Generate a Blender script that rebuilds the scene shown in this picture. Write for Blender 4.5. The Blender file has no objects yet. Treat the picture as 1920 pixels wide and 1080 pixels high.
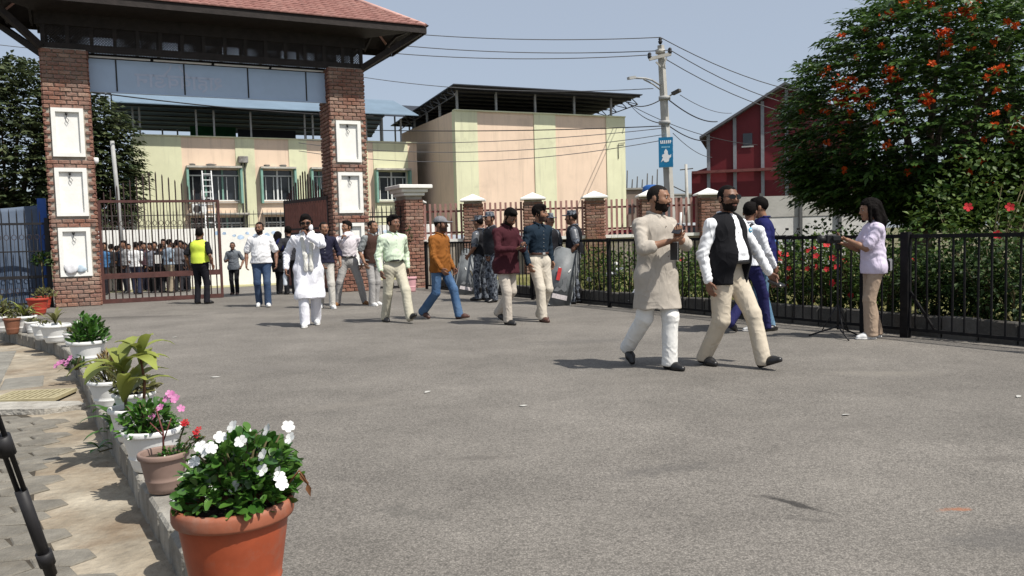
import bpy, bmesh, math, random
import numpy as np
from mathutils import Vector, Matrix, Euler

random.seed(7)
rng = np.random.default_rng(11)
PI = math.pi
SC = bpy.context.scene
COL = SC.collection

# ------------------------------------------------------------------ camera
CAM_H, FPX = 1.35, 1520.0
PITCH, ROLL = math.radians(3.69), math.radians(-1.5)
CAMR = np.array((Matrix.Rotation(PI/2-PITCH, 3, 'X') @ Matrix.Rotation(ROLL, 3, 'Z')))
cd = bpy.data.cameras.new('camera')
cd.sensor_width = 36.0
cd.lens = 36.0*FPX/1920.0
cd.clip_start, cd.clip_end = 0.05, 2000
cam = bpy.data.objects.new('camera', cd)
COL.objects.link(cam)
cam.matrix_world = Matrix.Translation((0, 0, CAM_H)) @ Matrix(CAMR.tolist()).to_4x4()
SC.camera = cam

# ------------------------------------------------------------------ sky, sun, exposure
SUN_AZ = Vector((0.82, -0.57, 0)).normalized()
SUN_EL = math.radians(57)
wd = bpy.data.worlds.new('World')
SC.world = wd
wd.use_nodes = True
nt = wd.node_tree
nt.nodes.clear()
sky = nt.nodes.new('ShaderNodeTexSky')
sky.sky_type = 'NISHITA'
sky.sun_disc = False
sky.sun_elevation = SUN_EL
sky.sun_rotation = math.atan2(SUN_AZ.x, SUN_AZ.y)
sky.altitude = 100
sky.air_density = 0.8
sky.dust_density = 2.6
sky.ozone_density = 3.0
bg = nt.nodes.new('ShaderNodeBackground')
bg.inputs['Strength'].default_value = 0.12
wo = nt.nodes.new('ShaderNodeOutputWorld')
veil = nt.nodes.new('ShaderNodeMix')               # even milky haze over the whole sky
veil.data_type = 'RGBA'
veil.inputs[0].default_value = 0.6
veil.inputs[7].default_value = (3.75, 4.10, 4.50, 1)
nt.links.new(sky.outputs[0], veil.inputs[6])
nt.links.new(veil.outputs[2], bg.inputs[0])
nt.links.new(bg.outputs[0], wo.inputs[0])

sd = bpy.data.lights.new('sun', 'SUN')
sd.energy = 4.6
sd.angle = math.radians(0.6)
sd.color = (1.0, 0.955, 0.88)
sun = bpy.data.objects.new('sun', sd)
COL.objects.link(sun)
to_sun = Vector((SUN_AZ.x*math.cos(SUN_EL), SUN_AZ.y*math.cos(SUN_EL), math.sin(SUN_EL)))
sun.rotation_euler = to_sun.to_track_quat('Z', 'Y').to_euler()
sun.location = (20, -15, 30)

SC.view_settings.view_transform = 'Standard'
SC.view_settings.look = 'None'
SC.view_settings.exposure = 0.3
SC.view_settings.gamma = 1.0
SC.view_settings.use_curve_mapping = False
SC.cycles.max_bounces = 5
SC.cycles.diffuse_bounces = 3
SC.cycles.glossy_bounces = 2
SC.cycles.transmission_bounces = 3
SC.cycles.transparent_max_bounces = 8
SC.cycles.use_denoising = True

# ------------------------------------------------------------------ measuring: where a sight line meets the ground
def ray(x, y):
    return CAMR @ np.array([(x-960)/FPX, -(y-540)/FPX, -1.0])
GA = math.radians(26)                      # direction of the gate line
GU = np.array([math.cos(GA), math.sin(GA)])
GB = np.array([-math.sin(GA), math.cos(GA)])
GO = np.array([-10.28, 18.2])              # front left corner of the left gate pillar
def sstep(a, b, x):
    t = min(1, max(0, (x-a)/(b-a)))
    return t*t*(3-2*t)
def gz(x, y):                              # the yard falls a little behind the gate
    s = (np.array([x, y])-GO) @ GB
    return -0.27*sstep(0.2, 4.5, s)
def at_z(x, y, z=0.0):
    d = ray(x, y)
    t = (z-CAM_H)/d[2]
    return Vector((t*d[0], t*d[1], z))
def at_depth(x, y, Y):
    d = ray(x, y)
    t = Y/d[1]
    return Vector((t*d[0], Y, CAM_H+t*d[2]))
def on_ground(x, y):
    z = 0
    for _ in range(8):
        p = at_z(x, y, z)
        z = gz(p.x, p.y)
    p.z = gz(p.x, p.y)
    return p
def gate(u, b, z=0.0):
    q = GO + GU*u + GB*b
    return Vector((q[0], q[1], z))

# ------------------------------------------------------------------ objects
def tag(o, label=None, cat=None, group=None, kind=None):
    if label: o['label'] = label
    if cat: o['category'] = cat
    if group: o['group'] = group
    if kind: o['kind'] = kind
    return o
def empty(name, loc=(0, 0, 0), rz=0.0, label=None, cat=None, group=None):
    o = bpy.data.objects.new(name, None)
    o.empty_display_size = 0.2
    COL.objects.link(o)
    o.location = loc
    o.rotation_euler = (0, 0, rz)
    return tag(o, label, cat, group)
def link(name, me, parent=None, mat=None):
    o = bpy.data.objects.new(name, me)
    COL.objects.link(o)
    if mat is not None and len(me.materials) == 0:
        me.materials.append(mat)
    if parent is not None:
        o.parent = parent
    return o
def mesh_np(name, V, F, smooth=False):
    me = bpy.data.meshes.new(name)
    V = np.asarray(V, np.float32)
    F = np.asarray(F, np.int32)
    n = F.shape[1]
    me.vertices.add(len(V))
    me.vertices.foreach_set('co', V.ravel())
    me.loops.add(F.size)
    me.loops.foreach_set('vertex_index', F.ravel())
    me.polygons.add(len(F))
    me.polygons.foreach_set('loop_start', np.arange(0, F.size, n, dtype=np.int32))
    me.update(calc_edges=True)
    me.validate()
    if smooth:
        me.polygons.foreach_set('use_smooth', np.ones(len(me.polygons), bool))
    return me
def copy_tree(o, parent=None):
    c = o.copy()
    COL.objects.link(c)
    c.parent = parent
    for ch in list(o.children):
        copy_tree(ch, c)
    return c

class MB:
    """collects boxes, bars, tubes, lathes into one mesh"""
    def __init__(s):
        s.v, s.f, s.sm = [], [], []
    def add(s, vs, fs, smooth=False):
        n = len(s.v)
        s.v += [tuple(v) for v in vs]
        for q in fs:
            s.f.append(tuple(i+n for i in q))
            s.sm.append(smooth)
        return s
    def box(s, c, size, M=None):
        x, y, z = size[0]/2, size[1]/2, size[2]/2
        vs = [Vector((a*x, b*y, d*z)) for d in (-1, 1) for b in (-1, 1) for a in (-1, 1)]
        if M is not None:
            vs = [M @ v for v in vs]
        c = Vector(c)
        return s.add([v+c for v in vs], [(0, 2, 3, 1), (4, 5, 7, 6), (0, 1, 5, 4), (2, 6, 7, 3), (0, 4, 6, 2), (1, 3, 7, 5)])
    def bbox(s, lo, hi):
        lo, hi = Vector(lo), Vector(hi)
        return s.box((lo+hi)/2, hi-lo)
    def bevbox(s, c, size, r, M=None):
        x, y, z = size[0]/2, size[1]/2, size[2]/2
        vs, ring = [], []
        for (d, k) in ((-z, r), (-z+r, 0), (z-r, 0), (z, r)):
            for (a, b) in ((-x+r, -y), (x-r, -y), (x, -y+r), (x, y-r), (x-r, y), (-x+r, y), (-x, y-r), (-x, -y+r)):
                aa = a*(x-k)/x; bb = b*(y-k)/y
                vs.append(Vector((aa, bb, d)))
        if M is not None:
            vs = [M @ v for v in vs]
        c = Vector(c)
        fs = [tuple(range(7, -1, -1)), tuple(range(24, 32))]
        for L in range(3):
            for i in range(8):
                j = (i+1) % 8
                fs.append((L*8+i, L*8+j, L*8+8+j, L*8+8+i))
        return s.add([v+c for v in vs], fs)
    def bar(s, a, b, w, t=None, up=(0, 0, 1)):
        a, b = Vector(a), Vector(b)
        t = t or w
        d = (b-a)
        L = d.length
        d.normalize()
        upv = Vector(up)
        if abs(d.dot(upv)) > 0.99:
            upv = Vector((0, 1, 0))
        x = d.cross(upv).normalized()
        y = x.cross(d).normalized()
        M = Matrix((x, d, y)).transposed()
        return s.box((a+b)/2, (w, L, t), M)
    def tube(s, pts, r, n=8, smooth=True, caps=True):
        pts = [Vector(p) for p in pts]
        rs = r if isinstance(r, (list, tuple)) else [r]*len(pts)
        vs, fs = [], []
        prev = None
        for i, p in enumerate(pts):
            d = (pts[min(i+1, len(pts)-1)]-pts[max(i-1, 0)])
            if d.length < 1e-9: d = Vector((0, 0, 1))
            d.normalize()
            ref = prev if prev is not None else (Vector((0, 0, 1)) if abs(d.z) < 0.9 else Vector((1, 0, 0)))
            x = (ref - d*ref.dot(d))
            if x.length < 1e-6: x = d.orthogonal()
            x.normalize(); prev = x
            y = d.cross(x)
            for k in range(n):
                a = 2*PI*k/n
                vs.append(p + (x*math.cos(a)+y*math.sin(a))*rs[i])
        for i in range(len(pts)-1):
            for k in range(n):
                j = (k+1) % n
                fs.append((i*n+k, i*n+j, (i+1)*n+j, (i+1)*n+k))
        s.add(vs, fs, smooth)
        if caps:
            m = len(s.v)-len(vs)
            s.f.append(tuple(m+k for k in range(n-1, -1, -1))); s.sm.append(False)
            s.f.append(tuple(m+(len(pts)-1)*n+k for k in range(n))); s.sm.append(False)
        return s
    def lathe(s, prof, c=(0, 0, 0), n=28, smooth=True):
        c = Vector(c)
        vs, fs = [], []
        for (r, z) in prof:
            for k in range(n):
                a = 2*PI*k/n
                vs.append(c+Vector((r*math.cos(a), r*math.sin(a), z)))
        for i in range(len(prof)-1):
            for k in range(n):
                j = (k+1) % n
                fs.append((i*n+k, i*n+j, (i+1)*n+j, (i+1)*n+k))
        return s.add(vs, fs, smooth)
    def quad(s, a, b, c, d):
        return s.add([a, b, c, d], [(0, 1, 2, 3)])
    def prism(s, poly, d):
        n = len(poly)
        d = Vector(d)
        vs = [Vector(p) for p in poly]+[Vector(p)+d for p in poly]
        fs = [tuple(range(n-1, -1, -1)), tuple(range(n, 2*n))]+[(i, (i+1) % n, n+(i+1) % n, n+i) for i in range(n)]
        return s.add(vs, fs)
    def mesh(s, name):
        me = bpy.data.meshes.new(name)
        me.from_pydata([tuple(v) for v in s.v], [], s.f)
        me.polygons.foreach_set('use_smooth', s.sm)
        bm = bmesh.new(); bm.from_mesh(me)
        bmesh.ops.recalc_face_normals(bm, faces=bm.faces)
        bm.to_mesh(me); bm.free()
        me.update()
        return me
    def build(s, name, mat, parent=None, loc=None):
        o = link(name, s.mesh(name), parent, mat)
        if loc is not None: o.location = loc
        return o

# ------------------------------------------------------------------ materials
MATS = {}
def nd(nt, t, **kw):
    n = nt.nodes.new(t)
    for k, v in kw.items():
        if k in ('operation', 'blend_type', 'data_type', 'feature', 'noise_dimensions', 'distance', 'musgrave_type', 'wave_type', 'bands_direction', 'clamp'):
            setattr(n, k, v)
    return n
def mat(name, col, rough=0.75, var=0.18, scale=6.0, bump=0.0, bscale=60.0, rnd=0.0, metal=0.0, spec=0.3, col2=None, dirt=0.0, dirtcol=(0.10, 0.08, 0.06), world=False, sub=0.0, trans=0.0):
    if name in MATS: return MATS[name]
    m = bpy.data.materials.new(name)
    m.use_nodes = True
    nt = m.node_tree
    L = nt.links.new
    b = nt.nodes['Principled BSDF']
    b.inputs['Roughness'].default_value = rough
    b.inputs['Metallic'].default_value = metal
    b.inputs['Specular IOR Level'].default_value = spec
    if sub:
        b.inputs['Subsurface Weight'].default_value = sub
        b.inputs['Subsurface Radius'].default_value = (0.02, 0.008, 0.004)
        b.inputs['Subsurface Scale'].default_value = 0.5
    if world:
        g = nt.nodes.new('ShaderNodeNewGeometry'); co = g.outputs['Position']
    else:
        tc = nt.nodes.new('ShaderNodeTexCoord'); co = tc.outputs['Object']
    n1 = nt.nodes.new('ShaderNodeTexNoise')
    n1.inputs['Scale'].default_value = scale
    n1.inputs['Detail'].default_value = 6
    n1.inputs['Roughness'].default_value = 0.65
    L(co, n1.inputs['Vector'])
    mr = nt.nodes.new('ShaderNodeMapRange')
    mr.inputs[1].default_value, mr.inputs[2].default_value = 0.3, 0.7
    mr.inputs[3].default_value, mr.inputs[4].default_value = 1-var, 1+var
    L(n1.outputs['Fac'], mr.inputs[0])
    base = None
    if col2 is not None:
        mx = nt.nodes.new('ShaderNodeMix'); mx.data_type = 'RGBA'
        mx.inputs[6].default_value = (*col, 1); mx.inputs[7].default_value = (*col2, 1)
        n2 = nt.nodes.new('ShaderNodeTexNoise'); n2.inputs['Scale'].default_value = scale*0.37; n2.inputs['Detail'].default_value = 4
        L(co, n2.inputs['Vector'])
        r2 = nt.nodes.new('ShaderNodeMapRange'); r2.inputs[1].default_value, r2.inputs[2].default_value = 0.38, 0.62
        L(n2.outputs['Fac'], r2.inputs[0])
        L(r2.outputs[0], mx.inputs[0])
        base = mx.outputs[2]
    if rnd:
        oi = nt.nodes.new('ShaderNodeObjectInfo')
        r3 = nt.nodes.new('ShaderNodeMapRange')
        r3.inputs[3].default_value, r3.inputs[4].default_value = 1-rnd, 1+rnd
        L(oi.outputs['Random'], r3.inputs[0])
        mm = nt.nodes.new('ShaderNodeMath'); mm.operation = 'MULTIPLY'
        L(mr.outputs[0], mm.inputs[0]); L(r3.outputs[0], mm.inputs[1])
        fac = mm.outputs[0]
    else:
        fac = mr.outputs[0]
    mu = nt.nodes.new('ShaderNodeMix'); mu.data_type = 'RGBA'; mu.blend_type = 'MULTIPLY'
    mu.inputs[0].default_value = 1.0
    if base is None: mu.inputs[6].default_value = (*col, 1)
    else: L(base, mu.inputs[6])
    L(fac, mu.inputs[7])
    out = mu.outputs[2]
    if dirt:
        n4 = nt.nodes.new('ShaderNodeTexNoise'); n4.inputs['Scale'].default_value = scale*0.6; n4.inputs['Detail'].default_value = 8
        n4.inputs['Roughness'].default_value = 0.7
        L(co, n4.inputs['Vector'])
        r4 = nt.nodes.new('ShaderNodeMapRange'); r4.inputs[1].default_value, r4.inputs[2].default_value = 0.5, 0.72
        r4.inputs[4].default_value = dirt
        L(n4.outputs['Fac'], r4.inputs[0])
        md = nt.nodes.new('ShaderNodeMix'); md.data_type = 'RGBA'
        L(r4.outputs[0], md.inputs[0]); L(out, md.inputs[6]); md.inputs[7].default_value = (*dirtcol, 1)
        out = md.outputs[2]
    L(out, b.inputs['Base Color'])
    if bump:
        nb = nt.nodes.new('ShaderNodeTexNoise'); nb.inputs['Scale'].default_value = bscale; nb.inputs['Detail'].default_value = 5
        L(co, nb.inputs['Vector'])
        bn = nt.nodes.new('ShaderNodeBump'); bn.inputs['Strength'].default_value = bump; bn.inputs['Distance'].default_value = 0.02
        L(nb.outputs['Fac'], bn.inputs['Height']); L(bn.outputs[0], b.inputs['Normal'])
    if trans:
        tr = nt.nodes.new('ShaderNodeBsdfTranslucent')
        L(out, tr.inputs['Color'])
        ms = nt.nodes.new('ShaderNodeMixShader'); ms.inputs[0].default_value = trans
        L(b.outputs[0], ms.inputs[1]); L(tr.outputs[0], ms.inputs[2])
        L(ms.outputs[0], nt.nodes['Material Output'].inputs['Surface'])
    MATS[name] = m
    return m
def mat_nodes(m):
    nt = m.node_tree
    return nt, nt.nodes['Principled BSDF'], nt.links.new
# ================================================================== GROUND
KP = [(-0.05, 1.2), (-0.62, 2.05), (-1.02, 2.69), (-1.47, 3.40), (-1.72, 3.80), (-2.09, 4.38), (-2.42, 4.94), (-2.82, 5.55), (-3.47, 6.6), (-3.99, 7.5), (-4.63, 8.55), (-5.46, 9.85), (-6.10, 10.75), (-6.75, 11.42), (-7.56, 12.2), (-8.16, 12.8), (-9.4, 14.1), (-10.6, 15.5)]
def kerb_x(y):
    ys = [p[1] for p in KP]; xs = [p[0] for p in KP]
    return float(np.interp(y, ys, xs))
SIDE_Z, KERB_Z = -0.07, 0.09

m_terrain = mat('dry_earth', (0.16, 0.13, 0.085), 0.95, 0.3, 0.4, bump=0.4, bscale=6, col2=(0.09, 0.11, 0.04), world=True)
b = MB().quad((-700, -60, -0.62), (700, -60, -0.62), (700, 900, -0.62), (-700, 900, -0.62))
tag(b.build('ground', m_terrain), kind='structure')

# --- asphalt: pale worn chippings, tar stains
def asphalt():
    m = bpy.data.materials.new('worn_asphalt'); m.use_nodes = True
    nt, bs, L = mat_nodes(m)
    g = nt.nodes.new('ShaderNodeNewGeometry'); co = g.outputs['Position']
    def noise(sc, det=4, ro=0.6):
        n = nt.nodes.new('ShaderNodeTexNoise'); n.inputs['Scale'].default_value = sc; n.inputs['Detail'].default_value = det
        n.inputs['Roughness'].default_value = ro; L(co, n.inputs['Vector']); return n.outputs['Fac']
    def rng_(f, a, b_, c, d):
        r = nt.nodes.new('ShaderNodeMapRange'); L(f, r.inputs[0])
        for i, v in enumerate((a, b_, c, d)): r.inputs[i+1].default_value = v
        return r.outputs[0]
    def mul(a, b_):
        n = nt.nodes.new('ShaderNodeMath'); n.operation = 'MULTIPLY'; L(a, n.inputs[0])
        if isinstance(b_, float): n.inputs[1].default_value = b_
        else: L(b_, n.inputs[1])
        return n.outputs[0]
    vo = nt.nodes.new('ShaderNodeTexVoronoi'); vo.inputs['Scale'].default_value = 120; L(co, vo.inputs['Vector'])
    sep = nt.nodes.new('ShaderNodeSeparateColor'); L(vo.outputs['Color'], sep.inputs[0])
    chips = rng_(sep.outputs[0], 0, 1, 0.70, 1.30)
    gaps = rng_(vo.outputs['Distance'], 0.25, 0.75, 1.06, 0.66)
    mid = rng_(noise(1.3, 7, 0.75), 0.3, 0.7, 0.83, 1.15)
    big = rng_(noise(0.25, 5, 0.65), 0.32, 0.68, 0.80, 1.18)
    fine = rng_(noise(38, 3), 0.25, 0.75, 0.80, 1.18)
    f = mul(mul(mul(mul(chips, gaps), mid), big), fine)
    col = nt.nodes.new('ShaderNodeMix'); col.data_type = 'RGBA'
    L(noise(0.5, 3), col.inputs[0])
    col.inputs[6].default_value = (0.176, 0.161, 0.143, 1); col.inputs[7].default_value = (0.206, 0.189, 0.167, 1)
    mu = nt.nodes.new('ShaderNodeMix'); mu.data_type = 'RGBA'; mu.blend_type = 'MULTIPLY'; mu.inputs[0].default_value = 1
    L(col.outputs[2], mu.inputs[6]); L(f, mu.inputs[7])
    out = mu.outputs[2]
    dn = noise(0.75, 8, 0.72)
    du = rng_(dn, 0.52, 0.72, 0.0, 0.24)
    dmx = nt.nodes.new('ShaderNodeMix'); dmx.data_type = 'RGBA'; L(du, dmx.inputs[0]); L(out, dmx.inputs[6]); dmx.inputs[7].default_value = (0.235, 0.215, 0.188, 1)
    out = dmx.outputs[2]
    dk = rng_(noise(0.9, 7, 0.7), 0.56, 0.74, 0.0, 0.24)
    dmk = nt.nodes.new('ShaderNodeMix'); dmk.data_type = 'RGBA'; L(dk, dmk.inputs[0]); L(out, dmk.inputs[6]); dmk.inputs[7].default_value = (0.09, 0.084, 0.076, 1)
    out = dmk.outputs[2]
    # a few shaped stains: tar scar, brick-dust marks, oil
    def stain(out, c, rx, ry, ang, color, amt, thr=0.5, nsc=9):
        vm = nt.nodes.new('ShaderNodeMapping'); vm.vector_type = 'TEXTURE'
        vm.inputs['Location'].default_value = (c[0], c[1], 0); vm.inputs['Rotation'].default_value = (0, 0, ang); vm.inputs['Scale'].default_value = (rx, ry, 1)
        L(co, vm.inputs['Vector'])
        ln = nt.nodes.new('ShaderNodeVectorMath'); ln.operation = 'LENGTH'; L(vm.outputs[0], ln.inputs[0])
        fall = rng_(ln.outputs['Value'], 0.0, 1.0, 1.0, 0.0)
        nn = rng_(noise(nsc, 6, 0.75), 0.2, 0.8, -0.5, 0.5)
        ad = nt.nodes.new('ShaderNodeMath'); ad.operation = 'ADD'; L(fall, ad.inputs[0]); L(nn, ad.inputs[1])
        k = rng_(ad.outputs[0], thr, thr+0.35, 0.0, amt)
        mm = nt.nodes.new('ShaderNodeMath'); mm.operation = 'MULTIPLY'; L(k, mm.inputs[0])
        gt = nt.nodes.new('ShaderNodeMath'); gt.operation = 'LESS_THAN'; L(ln.outputs['Value'], gt.inputs[0]); gt.inputs[1].default_value = 1.3
        L(gt.outputs[0], mm.inputs[1])
        mx = nt.nodes.new('ShaderNodeMix'); mx.data_type = 'RGBA'; L(mm.outputs[0], mx.inputs[0]); L(out, mx.inputs[6]); mx.inputs[7].default_value = (*color, 1)
        return mx.outputs[2]
    for (px, py, rx, ry, ang, cc, amt, thr) in (
            (1490, 945, 0.34, 0.06, -0.9, (0.03, 0.028, 0.026), 0.85, 0.42), (1530, 975, 0.3, 0.10, -0.5, (0.06, 0.055, 0.05), 0.5, 0.55),
            (1790, 955, 0.17, 0.06, 0.1, (0.30, 0.12, 0.06), 0.75, 0.45), (1900, 1010, 0.7, 0.3, 0.2, (0.09, 0.085, 0.08), 0.55, 0.45),
            (1250, 880, 0.9, 0.25, 0.3, (0.08, 0.075, 0.07), 0.45, 0.5), (760, 960, 0.5, 0.2, -0.4, (0.085, 0.08, 0.072), 0.45, 0.5), (1100, 640, 1.8, 0.5, 0.1, (0.09, 0.085, 0.08), 0.4, 0.45), (1650, 700, 1.2, 0.3, -0.2, (0.22, 0.20, 0.17), 0.4, 0.45), (640, 760, 1.2, 0.3, 0.4, (0.21, 0.19, 0.165), 0.35, 0.45),
            (900, 858, 0.5, 0.12, 0.0, (0.10, 0.09, 0.08), 0.5, 0.5), (1560, 800, 0.9, 0.4, 0.1, (0.11, 0.10, 0.09), 0.4, 0.5),
            (1850, 860, 0.5, 0.15, 0.0, (0.10, 0.09, 0.08), 0.45, 0.5), (500, 690, 1.4, 0.5, 0.1, (0.12, 0.11, 0.10), 0.4, 0.5)):
        p = at_z(px, py)
        out = stain(out, (p.x, p.y), rx, ry, ang, cc, amt, thr)
    L(out, bs.inputs['Base Color'])
    bs.inputs['Roughness'].default_value = 0.85
    bs.inputs['Specular IOR Level'].default_value = 0.25
    bn = nt.nodes.new('ShaderNodeBump'); bn.inputs['Strength'].default_value = 0.55; bn.inputs['Distance'].default_value = 0.006
    L(gaps, bn.inputs['Height']); L(bn.outputs[0], bs.inputs['Normal'])
    return m
m_asphalt = asphalt()
rows = [-3, -1.5, 0, 1.2, 2.05, 2.69, 3.4, 3.8, 4.38, 4.94, 5.55, 6.6, 7.5, 8.55, 9.85, 10.75, 11.42, 12.2, 12.8, 14.1, 15.5] + [15.6+0.8*i for i in range(34)]
V, F = [], []
NC = 40
for y in rows:
    x0 = kerb_x(y)+0.10 if y <= 15.5 else -34
    for i in range(NC+1):
        x = x0 + (14-x0)*i/NC
        V.append((x, y, gz(x, y)))
for j in range(len(rows)-1):
    for i in range(NC):
        a = j*(NC+1)+i
        F.append((a, a+1, a+NC+2, a+NC+1))
road = link('road', mesh_np('road', V, F, True), None, m_asphalt)
tag(road, kind='structure')

# --- sidewalk: cement strip beside the kerb, six-sided pavers, slabs
m_cement = mat('stained_cement', (0.34, 0.30, 0.235), 0.9, 0.32, 3.5, bump=0.9, bscale=22, col2=(0.22, 0.18, 0.13), dirt=0.75, dirtcol=(0.15, 0.10, 0.06), world=True)
V, F = [], []
ys = [0.0]+[p[1] for p in KP]+[17]
for y in ys:
    x1 = kerb_x(y)+0.1
    for x in (-14.0, x1-3, x1-1.6, x1-0.8, x1):
        V.append((x, y, SIDE_Z-0.012))
for j in range(len(ys)-1):
    for i in range(4):
        a = j*5+i
        F.append((a, a+1, a+6, a+5))
sidewalk = link('pavement', mesh_np('pavement', V, F), None, m_cement)
tag(sidewalk, kind='structure')
m_paver = mat('concrete_paver', (0.165, 0.152, 0.128), 0.9, 0.28, 9, bump=0.5, bscale=70, rnd=0.14, dirt=0.35, dirtcol=(0.16, 0.13, 0.09), world=True)
m_bed = mat('dark_joint_soil', (0.055, 0.046, 0.034), 0.95, 0.3, 10, bump=.5, bscale=40, world=True)
V, F = [], []
for y in ys:
    x1 = kerb_x(y)-(.50 if y < 7 else .85)-0.08*math.sin(y*1.7)
    V += [(-14.0, y, SIDE_Z-.008), (x1, y, SIDE_Z-.008)]
for j in range(len(ys)-1): F.append((j*2, j*2+1, j*2+3, j*2+2))
link('bedding', mesh_np('bedding', V, F), sidewalk, m_bed)
hexes = []
for vi in range(3):
    rr = random.Random(vi)
    mb = MB()
    W, Hh = 0.149, 0.096
    pts = [(-W, 0), (-W*0.52, -Hh), (W*0.52, -Hh), (W, 0), (W*0.52, Hh), (-W*0.52, Hh)]
    pts = [(x+rr.uniform(-.004, .004), y+rr.uniform(-.004, .004)) for x, y in pts]
    vs = [(x, y, -0.05) for x, y in pts]+[(x, y, 0.010) for x, y in pts]+[(x*0.95, y*0.94, 0.016) for x, y in pts]
    fs = [tuple(range(12, 18))]
    for L_ in (0, 6):
        fs += [(L_+i, L_+(i+1) % 6, L_+6+(i+1) % 6, L_+6+i) for i in range(6)]
    mb.add(vs, fs)
    me = mb.mesh('paver'); me.materials.append(m_paver); hexes.append(me)
dxh, dyh = 0.236, 0.206
nh = 0
for ci in range(-40, 4):
    for ri in range(0, 60):
        x = ci*dxh; y = 1.9+ri*dyh+(0.103 if ci % 2 else 0)
        ca, sa = math.cos(0.10), math.sin(0.10)
        X = x*ca-(y-4)*sa; Y = 4+x*sa+(y-4)*ca
        edge = kerb_x(Y)-0.40-0.08*math.sin(Y*1.7)
        lim = 6.85
        if X > edge or Y > lim or Y < 2.2: continue
        if X < -0.70*Y-0.25: continue          # beyond the picture's left edge
        o = link('paver', hexes[(ci*7+ri*3) % 3], sidewalk)
        o.location = (X, Y, SIDE_Z-0.017+random.uniform(-0.002, 0.002))
        o.rotation_euler = (random.uniform(-.012, .012), random.uniform(-.012, .012), 0.10+random.uniform(-.02, .02))
        nh += 1
m_slab = mat('grey_paving_slab', (0.20, 0.19, 0.165), 0.9, 0.2, 6, bump=0.4, bscale=50, rnd=0.12, dirt=0.3, world=True)
slabs = []
for vi in range(2):
    mb = MB(); mb.bevbox((0, 0, -0.02), (0.385, 0.385, 0.06), 0.012); me = mb.mesh('slab'); me.materials.append(m_slab); slabs.append(me)
for ci in range(-26, 2):
    for ri in range(0, 22):
        x, y = ci*0.40+0.2, 7.35+ri*0.40
        ca, sa = math.cos(0.5), math.sin(0.5)
        X = -4.6+(x+4.6)*ca-(y-7.4)*sa; Y = 7.4+(x+4.6)*sa+(y-7.4)*ca
        if Y < 8.1 or Y > 12.6 or X > kerb_x(Y)-0.55 or X < -0.70*Y-0.3: continue
        o = link('slab', slabs[(ci+ri) % 2], sidewalk)
        o.location = (X, Y, SIDE_Z-0.010+random.uniform(-.003, .003)); o.rotation_euler = (0, 0, 0.5+random.uniform(-.015, .015))
# raised strip of rough mortar and the yellow drain cover
m_mortar = mat('rough_mortar', (0.36, 0.34, 0.30), 0.95, 0.25, 8, bump=0.9, bscale=30, dirt=0.5, world=True)
def lumpy(name, outline, h, parent, m, seed=0):
    rr = random.Random(seed)
    bm = bmesh.new()
    vs = [bm.verts.new((x, y, 0)) for x, y in outline]
    f = bm.faces.new(vs)
    r = bmesh.ops.extrude_face_region(bm, geom=[f])
    top = [e for e in r['geom'] if isinstance(e, bmesh.types.BMVert)]
    for v in top: v.co.z += h*rr.uniform(.7, 1.1)
    bmesh.ops.recalc_face_normals(bm, faces=bm.faces)
    me = bpy.data.meshes.new(name); bm.to_mesh(me); bm.free()
    return link(name, me, parent, m)
c0 = at_z(62, 742, SIDE_Z+0.025)
dr = empty('drain_cover', c0, 0.12, 'yellow slotted plastic drain cover set in the pavement', 'drain cover')
m_yel = mat('faded_yellow_plastic', (0.36, 0.315, 0.19), 0.6, 0.15, 12, dirt=0.25)
fr = MB()
LX, LY = 0.60, 0.50
for sy in (-1, 1): fr.box((0, sy*(LY/2-0.018), 0), (LX, 0.036, 0.03))
for sx in (-1, 1): fr.box((sx*(LX/2-0.02), 0, 0), (0.04, LY-0.075, 0.03))
fr.box((0, 0, 0.0), (LX-0.09, 0.02, 0.028))
fr.build('frame', m_yel, dr)
for i in range(10):
    x = -LX/2+0.065+i*(LX-0.13)/9
    for sy in (-1, 1):
        MB().box((x, sy*0.112, 0), (0.026, 0.20, 0.028)).build('slat', m_yel, dr)
MB().box((0, 0, -0.03), (LX-.02, LY-.02, 0.02)).build('pit_shade_plate', mat('pit_shade_black', (0.015, 0.013, 0.01), 1, 0), dr)  # black plate close under the slats, the hollow's shade put into its colour
pl = lumpy('mortar_step', [(-5.15, 6.92), (-4.05, 6.90), (-3.80, 7.1), (-3.95, 7.28), (-4.6, 7.30), (-5.3, 7.33), (-6.2, 7.3), (-6.2, 7.0)], 0.06, sidewalk, m_mortar)
pl.location.z = SIDE_Z-0.02

# --- kerb stones
m_kerb = mat('kerb_concrete', (0.25, 0.235, 0.205), 0.9, 0.3, 5, bump=0.6, bscale=40, rnd=0.18, dirt=0.7, dirtcol=(0.13, 0.11, 0.08), world=True)
kerb = MB()
kerb_o = empty('kerb', (0, 0, 0)); kerb_o['kind'] = 'structure'
seg = []
P_ = [Vector((x, y, 0)) for x, y in KP]
acc = 0.0
dense = []
for i in range(len(P_)-1):
    n = max(2, int((P_[i+1]-P_[i]).length/0.05))
    for k in range(n): dense.append(P_[i].lerp(P_[i+1], k/n))
cur = dense[0]; last = 0
kerb_pts = []
for i, p in enumerate(dense):
    if (p-cur).length >= 0.30:
        kerb_pts.append((cur, p)); cur = p
stones = []
for vi in range(3):
    mb = MB(); mb.bevbox((0, 0.085, 0), (0.288-0.006*vi, 0.17, KERB_Z-SIDE_Z+0.10), 0.014); me = mb.mesh('kerb_stone'); me.materials.append(m_kerb); stones.append(me)
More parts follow.
